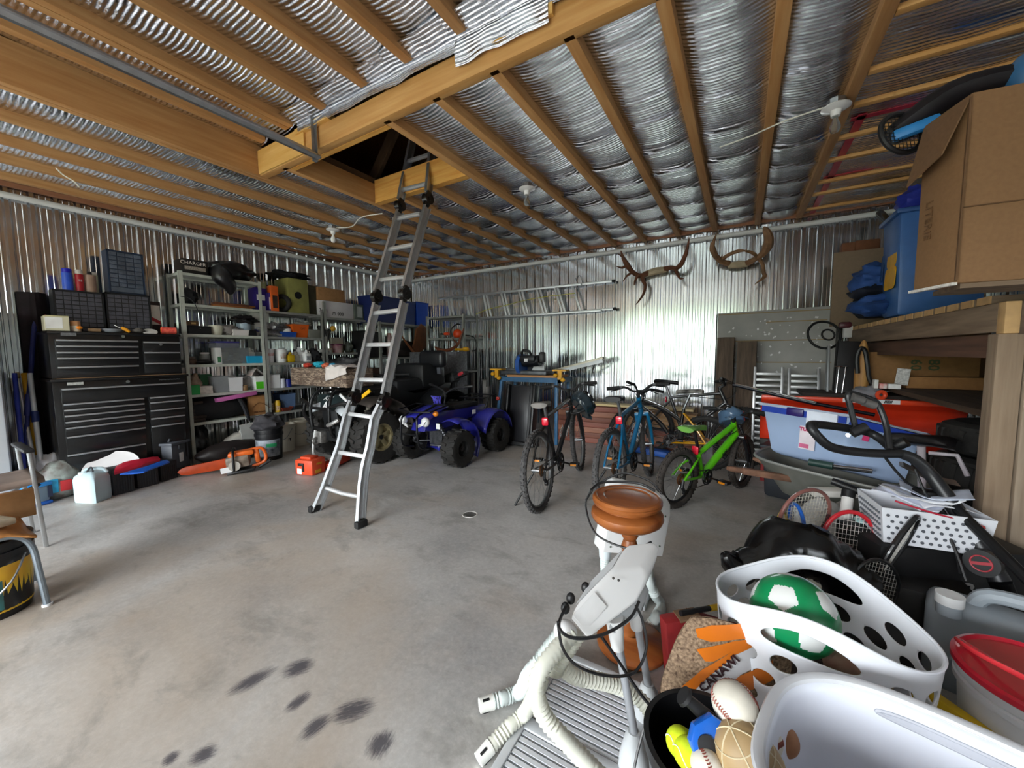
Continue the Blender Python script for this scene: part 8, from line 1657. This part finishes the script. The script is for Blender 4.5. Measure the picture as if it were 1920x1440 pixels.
# ---------------------------------------------------------------- pail with red lid at the right edge
t=T('lidded_pail','white pail with a red snap lid and red loop handle at the right edge','pail'); zl=.40; L_=Z(1776,1215,zl); c=V((L_.x+.185,L_.y-.03,0)); rp=.17; TAPE=M('eceff3',.3,var=.03)
b=B(); b.lathe([(0,.002),(rp*.84,.002),(rp*.96,zl*.82),(rp*1.02,zl*.83),(rp*1.02,zl*.87),(rp*.98,zl*.88),(rp*1.02,zl*.9),(rp*1.02,zl*.95),(0,zl*.95)],c=c,n=52); part('bucket',b,TAPE,t)
b=B(); b.lathe([(rp*1.04,zl*.955),(rp*1.06,zl*.965),(rp*1.06,zl),(rp*1.0,zl+.004),(rp*.95,zl-.004),(0,zl-.004)],c=c,n=52); part('lid',b,M('cf1f36',.3,var=.06,coat=.4),t)
b=B(); b.tube([c+V((-.13,.07,zl+.005)),c+V((-.17,.02,zl+.04)),c+V((-.15,-.06,zl+.055)),c+V((-.06,-.13,zl+.05)),c+V((.0,-.15,zl+.02)),c+V((-.04,-.10,zl+.03)),c+V((-.1,-.02,zl+.02))],      .008,n=8,closed=True,sub=5,flat=.7); lp=part('loop_handle',b,M('d8343c',.3,coat=.4),t)
b=B(); b.lathe([(rp*.945,zl*.22),(rp*.975,zl*.68)],c=c,n=16,a0=R(-70),a1=R(-25)); part('label_sheet',b,M('e8d9a8',.5,c2='d89a92',sc=3),t)
b=B(); 
for k in range(9): z=zl*(.25+.045*k); r_=rp*(.952+.03*(z/zl-.22)/.46); b.lathe([(r_,z),(r_+.0003,z+.005)],c=c,n=14,a0=R(-68),a1=R(-28))
part('label_lines',b,M('b98a5a',.5),t)
t=T('yellow_box','yellow box with black ring and line drawings beneath the red-lidded pail','box'); 
p=Z(1760,1300,.22); b=B(); b.T=Mx.Translation((L_.x-.0,L_.y-.075,.135))@Mx.Rotation(R(-50),4,'Z'); b.box((0,0,0),(.24,.03,.27),bev=.004); part('body',b,M('d8b41c',.5,var=.15),t)
b=B(); b.T=Mx.Translation((L_.x-.0,L_.y-.075,.135))@Mx.Rotation(R(-50),4,'Z'); b.tor((-.07,-.017,.09),.028,.003,axis=(0,1,0),n=24,m=5); b.bar((.02,-.017,.02),(.10,-.017,-.06),.004,.003); b.bar((-.1,-.017,-.0),(.02,-.017,-.06),.004,.003); part('black_print',b,M('3a3116',.6),t,smooth=False)
b=B(); b.bx((c.x-.22,c.y-.26,.002),(c.x+.2,c.y-.12,.10),bev=.005); one('tan_carton',b,M('a8742f',.7,var=.2,sc=10),'tan carton at the bottom right corner in front of the red-lidded pail','box')
# ---------------------------------------------------------------- grey water jug with handle on black case
t=T('jerry_jug','translucent grey jug with a white screw cap and moulded handle, behind the red-lidded pail','jug'); c=D(1855,1165,1.42); JG=M('b9c3cb',.25,var=.06,trans=.25)
c=V((c.x+.02,c.y,0)); jz=D(1780,1130,1.42).z; u=V((.9,-.3,0)).normalized()
b=B(); m=Mx.Translation((c.x,c.y,jz/2-.02))@Mx.Rotation(math.atan2(u.y,u.x),4,'Z'); b.T=m; b.box((0,0,0),(.36,.17,jz),bev=.04,seg=3); part('body',b,JG,t)
b=B(); p=D(1781,1118,1.40); b.cyl((p.x,p.y,jz-.03),(p.x,p.y,jz+.012),.034,n=22); part('neck',b,JG,t); b=B(); b.cyl((p.x,p.y,jz+.01),(p.x,p.y,jz+.045),.038,n=24); part('cap',b,M('eef0f0',.4),t)
b=B(); b.T=m; b.tube([(-.06,0,jz/2-.01),(-.02,0,jz/2+.045),(.12,0,jz/2+.05),(.165,0,jz/2+.0)],.026,n=10,sub=4); part('handle',b,JG,t)
# ---------------------------------------------------------------- black case with lettering, exercise machine
t=T('black_case','big black case with white letters behind the laundry basket and jug','case'); a=D(1650,1040,1.70); e=D(1905,1040,1.62); zc_=D(1760,1030,1.66).z
u=(V((e.x,e.y,0))-V((a.x,a.y,0))); w=u.length+.1; u.normalize(); m=fr(V((a.x,a.y,0)),u,(0,0,1)); s_=1 if (m.to_3x3()@V((0,0,1))).dot(EYE-a)<0 else -1
b=B(); b.T=m; b.box((w/2,zc_/2,s_*.15),(w,zc_-.004,.3),bev=.02); part('body',b,M('0c0b0d',.55,var=.2),t)
part('lettering',txt('EMB',.075,fr(m@V((w*.47,zc_*.60,-s_*.004)),u,(0,0,1)),.001,bold=.002,sx=1.2),M('c9cacc',.4),t,smooth=False)
MB=M('2a2a2c',.38,.3,var=.15); t=T('exercise_machine','black exercise machine with a tubular handle loop and diagonal arm, at the right','exercise machine')
b=B(); b.tube([D(1690,851,1.78),D(1640,850,1.78),D(1595,846,1.78),D(1558,838,1.78),D(1537,822,1.78),D(1520,800,1.8),D(1530,796,1.86),D(1570,800,1.9),D(1605,806,1.92)],.020,n=12,sub=4); b.tube([D(1605,806,1.92),D(1632,812,1.92),D(1655,826,1.88),D(1676,846,1.82)],.020,n=12,sub=3); part('handle_loop',b,MB,t)
b=B(); b.tube([D(1604,802,1.9),D(1596,770,1.9),D(1590,742,1.9),D(1600,738,1.9),D(1640,752,1.88),D(1652,770,1.86),D(1662,800,1.84),D(1668,842,1.8)],.013,n=10,sub=4); part('upright_handle',b,MB,t)
b=B(); b.cyl(D(1597,744,1.885),D(1617,751,1.88),.020,n=14); b.cyl(D(1619,753,1.88),D(1640,760,1.875),.020,n=14); part('foam_grip',b,M('6d6a68',.5,.3,var=.2),t)
b=B(); b.cyl(D(1597,812,1.88),D(1625,800,1.86),.024,n=14); part('pivot',b,BLK,t); b=B(); b.cyl(D(1675,838,1.84),D(1700,828,1.8),.024,n=14); part('pivot',b,BLK,t)
b=B(); b.cyl(D(1590,816,1.76),D(1590,816,1.8),.008); part('bolt',b,CHR,t)
b=B(); q=[D(1690,851,1.78),D(1716,862,1.76),D(1745,890,1.74),D(1785,945,1.68),D(1830,1010,1.62),D(1875,1090,1.55)]; b.tube(q,[.022,.024,.027,.03,.032,.034],n=12,sub=4); part('main_arm',b,MB,t)
b=B(); b.tube([D(1660,858,1.8),D(1700,905,1.78),D(1745,925,1.76)],.006,n=6,sub=2); b.tube([D(1740,925,1.72),D(1770,985,1.66),D(1795,1040,1.6),D(1812,1090,1.56)],.006,n=6,sub=3); b.tube([D(1716,880,1.74),D(1735,925,1.7),D(1752,945,1.7),D(1790,1030,1.62),D(1800,1075,1.58)],.005,n=6,sub=3); part('cable',b,BLK,t)
b=B(); b.bar(D(1722,925,1.74),D(1760,930,1.74),.07,.04,bev=.008); b.bar(D(1745,935,1.72),D(1780,985,1.68),.03,.03); part('pulley_bracket',b,M('1a1716',.5,.4,var=.3),t)
b=B(); b.tube([D(1690,870,1.85),D(1740,895,1.8),D(1790,905,1.76)],.05,n=4,flat=.25); part('sticker_plate',b,M('4a4d4e',.45,c2='8a6a58',sc=7),t)
p=D(1843,1055,1.56); dr=(EYE-p).normalized(); dr=V((dr.x-.25,dr.y,dr.z*.3)).normalized(); b=B(); b.cyl(p-dr*.02,p+dr*.02,.052,n=32); part('weight_disc',b,BLK,t); b=B(); b.tor(p+dr*.021,.03,.003,axis=dr,n=24,m=6); x_,y_=b._frame(dr); b.bar(p+dr*.021-x_*.03-y_*.01,p+dr*.021+x_*.03+y_*.01,.012,.003,up=dr); part('disc_emblem',b,M('a8323c',.4),t)
b=B(); b.tube([D(1875,1090,1.55),D(1890,1125,1.54),V((.88,1.28,.03))],.034,n=12); b.tube([D(1785,945,1.68),V((1.02,1.74,.30)),V((1.04,1.76,.03))],.02,n=10); part('frame_base',b,M('111113',.5,.2),t)
b=B(); p=D(1832,998,1.59); b.sph(p+V((0,-.02,.03)),(.015,.015,.01)); part('red_reflector',b,M('c8322c',.3),t)
b=B(); b.box((1.24,1.62,.36),(.3,.5,.7),bev=.03); one('dark_cabinet',b,M('141112',.6,var=.2),'dark box filling the lower right behind the exercise machine','box')
b=B(); p=D(1906,985,1.5); b.box(p,(.05,.008,.07),rot=Mx.Rotation(.5,4,'Z')); one('sticker_card',b,M('d9d6d4',.5,c2='c2303a',sc=20),'white and red card at the right edge beside the timber posts','card') if 0 else b.b.free()
# ---------------------------------------------------------------- rackets, bags, perforated crate
def racket(label,c,ax_u,ax_v,ru,rv,r,col,col2,strc,hand=None,nstr=6):
    t=T('tennis_racket',label,'racket'); c=V(c); u=V(ax_u).normalized(); v=V(ax_v); v=(v-u*v.dot(u)).normalized()
    N=40; pts=[c+u*ru*math.cos(2*PI*k/N)+v*rv*math.sin(2*PI*k/N) for k in range(N)]
    b=B(); b.tube(pts[:N//2+1],r,n=10,flat=1.0); b.m=1; b.tube(pts[N//2:]+[pts[0]],r,n=10); fr_o=part('frame',b,[M(col,.3,var=.08,coat=.4),M(col2,.3,var=.08,coat=.4)],t)
    b=B()
    for k in range(-nstr,nstr+1):
        s=k/(nstr+1); h=math.sqrt(1-s*s); b.cyl(c+u*ru*s-v*rv*h,c+u*ru*s+v*rv*h,.0009,n=4,cap=False); b.cyl(c+v*rv*s-u*ru*h,c+v*rv*s+u*ru*h,.0009,n=4,cap=False)
    part('strings',b,M(strc,.5),t)
    d=-v; b=B(); p=c+d*rv; b.tube([p+u*ru*.35+v*.03,p+d*.12],[r*.8,r*.9],n=8); b.tube([p-u*ru*.35+v*.03,p+d*.12],[r*.8,r*.9],n=8); b.cyl(p+d*.11,p+d*.34,.015,n=10); part('handle',b,BLK,t); return t
racket('big tennis racket with a maroon metallic frame, tallest of the rackets',D(1509,968,2.02),CR*1+CF*.25,CU*.98-CF*.2,.165,.15,.0095,'8a5a52','4a1f24','d9d4c6',nstr=7)
racket('narrow blue-framed racket standing edge-on inside the maroon racket\'s outline',D(1494,985,1.95),CR*.35+CF*.95,CU*1+CF*.05,.11,.105,.009,'1f62c0','20242e','d3d6d6')
racket('racket with a bright red and dark frame, in front of the white tube',D(1592,1020,1.84),CR*1-CF*.2+CU*-.12,CU*1+CR*.1,.115,.155,.010,'c2202c','2b1418','dcd6d0')
racket('black racket leaning steeply to the right, before the perforated white crate',D(1683,1026,1.66),CR*.5-CU*.25+CF*.35,CU*.85+CR*.6,.065,.155,.011,'171718','1c1c1e','c9c7c0')
racket('dark racket with its curved top just above the laundry basket',D(1640,1100,1.62),CR*1-CU*.25,CU*1+CR*.2,.10,.115,.007,'17181a','202022','b9b8b2')
racket('small yellow-framed racket behind the blue one',D(1466,985,2.05),CR*.7+CF*.6,CU*1,.08,.07,.009,'d8b818','c9a818','ddd8c8',nstr=6)
t=T('blueprint_tube','white cardboard tube with black end caps standing among the rackets','tube'); p=D(1590,930,2.05); q=D(1570,1075,1.95); b=B(); b.cyl(p,q,.026,n=20); part('tube',b,M('d9d6d2',.6,var=.05),t); b=B(); d=(p-q).normalized(); b.cyl(p-d*.01,p+d*.028,.030,n=20); b.cyl(D(1574,1030,1.96),D(1569,1078,1.95),.031,n=20); part('end_cap',b,BLK,t)
bag('plastic_bag','clear and white plastic bag behind the maroon racket','bag',D(1548,985,2.38),(.14,.10,.15),M('d8d6d2',.25,var=.06,trans=.4),311,amp=.35,flat=False)
b=B(); bag('teal_cloth','pale teal cloth bundle between the rackets and the perforated crate','cloth',D(1625,988,1.95),(.07,.06,.06),M('a9cfd0',.6,var=.1),312,amp=.35,flat=False); b.b.free()
t=T('cream_bucket','cream plastic bucket holding the rackets','bucket'); c=D(1590,1075,1.86); b=B(); b.lathe([(0,.002),(.15,.002),(.18,c.z+.03),(.19,c.z+.03),(.19,c.z+.05),(.172,c.z+.05),(.14,.02),(0,.02)],c=(c.x+.02,c.y+.05,0),n=36); part('bucket',b,M('d6d0bf',.5,var=.06),t)
# white wood plank + dark crate behind
b=B(); p=D(1520,922,2.45); q=D(1715,925,2.3); b.bar(p,q,.09,.04,bev=.004); one('white_plank',b,M('e3dfd8',.6,var=.1,sc=12),'white painted plank lying behind the rackets under the wheelbarrow','plank')
t=T('black_pump','black cylinder grip lying across the wheelbarrow front','grip'); p=D(1560,902,2.35); q=D(1612,922,2.25); b=B(); b.cyl(p,q,.022,n=14); part('grip',b,BLK,t)
b=B(); b.bx((.50,2.16,.0),(.86,2.40,.30),bev=.01); one('dark_crate',b,M('1d1b1a',.6,var=.3),'dark crate on the floor behind the rackets','crate')
# perforated white crate
t=T('white_crate','white perforated plastic crate full of papers, below the exercise machine arm','crate'); K=D(1650,1010,1.72); a=D(1642,955,1.85); e=D(1822,1030,1.60)
ux=(V((e.x,e.y,0))-V((K.x,K.y,0))).normalized(); zt_=D(1650,935,1.82).z; zb_=zc_+.004; L0=V((K.x,K.y,0)); w=.36; dp=.26; vy=V((-ux.y,ux.x,0))
b=B(); q=[L0,L0+ux*w,L0+ux*w+vy*dp,L0+vy*dp]; hh=.16
cq=(q[0]+q[2])/2
b.mesh([cq+(p-cq)*.9+V((0,0,zb_)) for p in q]+[p+V((0,0,zb_+hh)) for p in q],[(3,2,1,0),(0,1,5,4),(1,2,6,5),(2,3,7,6),(3,0,4,7)]); part('body',b,M('e2e4ea',.4,var=.03),t,solid=.006,smooth=False)
b=B()
for i in range(11):
    for j in range(5):
        u_=.05+.085*i+.04*(j%2); z=zb_+.02+.027*j
        if u_>.95: continue
        k=.9+.1*(z-zb_)/hh; p=cq+(q[0]+(q[1]-q[0])*u_-cq)*k; b.sph(V((p.x,p.y,z))-vy*.004,(.0065,.0065,.0065),n=8,m=6)
        v_=.08+.09*i
        if v_<.95: p=cq+(q[0]+(q[3]-q[0])*v_-cq)*k; b.sph(V((p.x,p.y,z))-ux*.004,(.006,.006,.006),n=8,m=6)
part('perforations',b,M('55585f',.8),t,smooth=False)
rr=random.Random(6)
for i in range(4):
    b=B(); p=cq+ux*rr.uniform(-.08,.08)+V((0,0,zb_+hh+.005+.02*i)); b.T=Mx.Translation(p)@Mx.Rotation(rr.uniform(-.5,.5),4,'Z')@Mx.Rotation(rr.uniform(-.25,.1),4,'Y'); b.grid(lambda u,v:V(((u-.5)*.22,(v-.5)*.17,.02*math.sin(u*4+i)+.01*nz((u*3,v*3,i)))),10,8); one('paper_sheet',b,M(['e9eaf0','dfe3f2','f0f0f3','d3dcf0'][i],.7,var=.03),['lowest','lower middle','upper middle','topmost'][i]+' crumpled sheet of paper piled in the white perforated crate','paper','papers in the perforated crate',solid=.001)
b=B(); b.tube([cq-ux*.13-vy*.11+V((0,0,zb_+hh+.03)),cq+V((0,0,zb_+hh+.0))-vy*.135,cq+ux*.16-vy*.10+V((0,0,zb_+hh-.03))],.004,n=6,sub=4); one('red_string',b,M('b8203a',.5),'thin red cord lying across the white perforated crate','cord')
# black garbage bag
b=B(); pts=[(D(1385,1072,1.72),.075),(D(1420,1062,1.72),.085),(D(1465,1030,1.75),.13),(D(1520,1045,1.72),.12),(D(1580,1085,1.68),.10),(D(1640,1115,1.62),.08)]
b.tube([p for p,r in pts],[r for p,r in pts],n=22,sub=6); b.warp(lambda p:p+V((.5,.4,1))*(.05*nz(p*7,1,3)+.03*abs(nz(p*15,1,9))+.015*nz(p*30,1,2))); b.tube([D(1395,1075,1.7),D(1372,1060,1.7),D(1358,1040,1.7)],[.05,.045,.02],n=10,sub=4); b.warp(lambda p:p+V((.3,.3,1))*(.02*abs(nz(p*18,1,19))))
one('garbage_bag',b,M('0b0b0c',.22,var=.3),'shiny black garbage bag heaped behind the laundry basket','bag',ang=70)
b=B(); b.bx((.12,1.78,.0),(.56,1.98,.26),bev=.02); one('dark_bin',b,M('151416',.6,var=.3),'low dark bin under the shiny black garbage bag','bin')
# ---------------------------------------------------------------- put every assembled thing's empty at its base
bpy.context.view_layer.update()
def _pts(o):
    out=[]
    for c in o.children_recursive:
        if c.type=='MESH': out+= [c.matrix_world@V(k) for k in c.bound_box]
    return out
for o in list(COL.objects):
    if o.type=='EMPTY' and o.parent is None and o.get('auto'):
        del o['auto']; ps=_pts(o)
        if not ps: continue
        c=V(((min(p.x for p in ps)+max(p.x for p in ps))/2,(min(p.y for p in ps)+max(p.y for p in ps))/2,min(p.z for p in ps)))
        o.location=c
        for ch in o.children: ch.location=ch.location-c
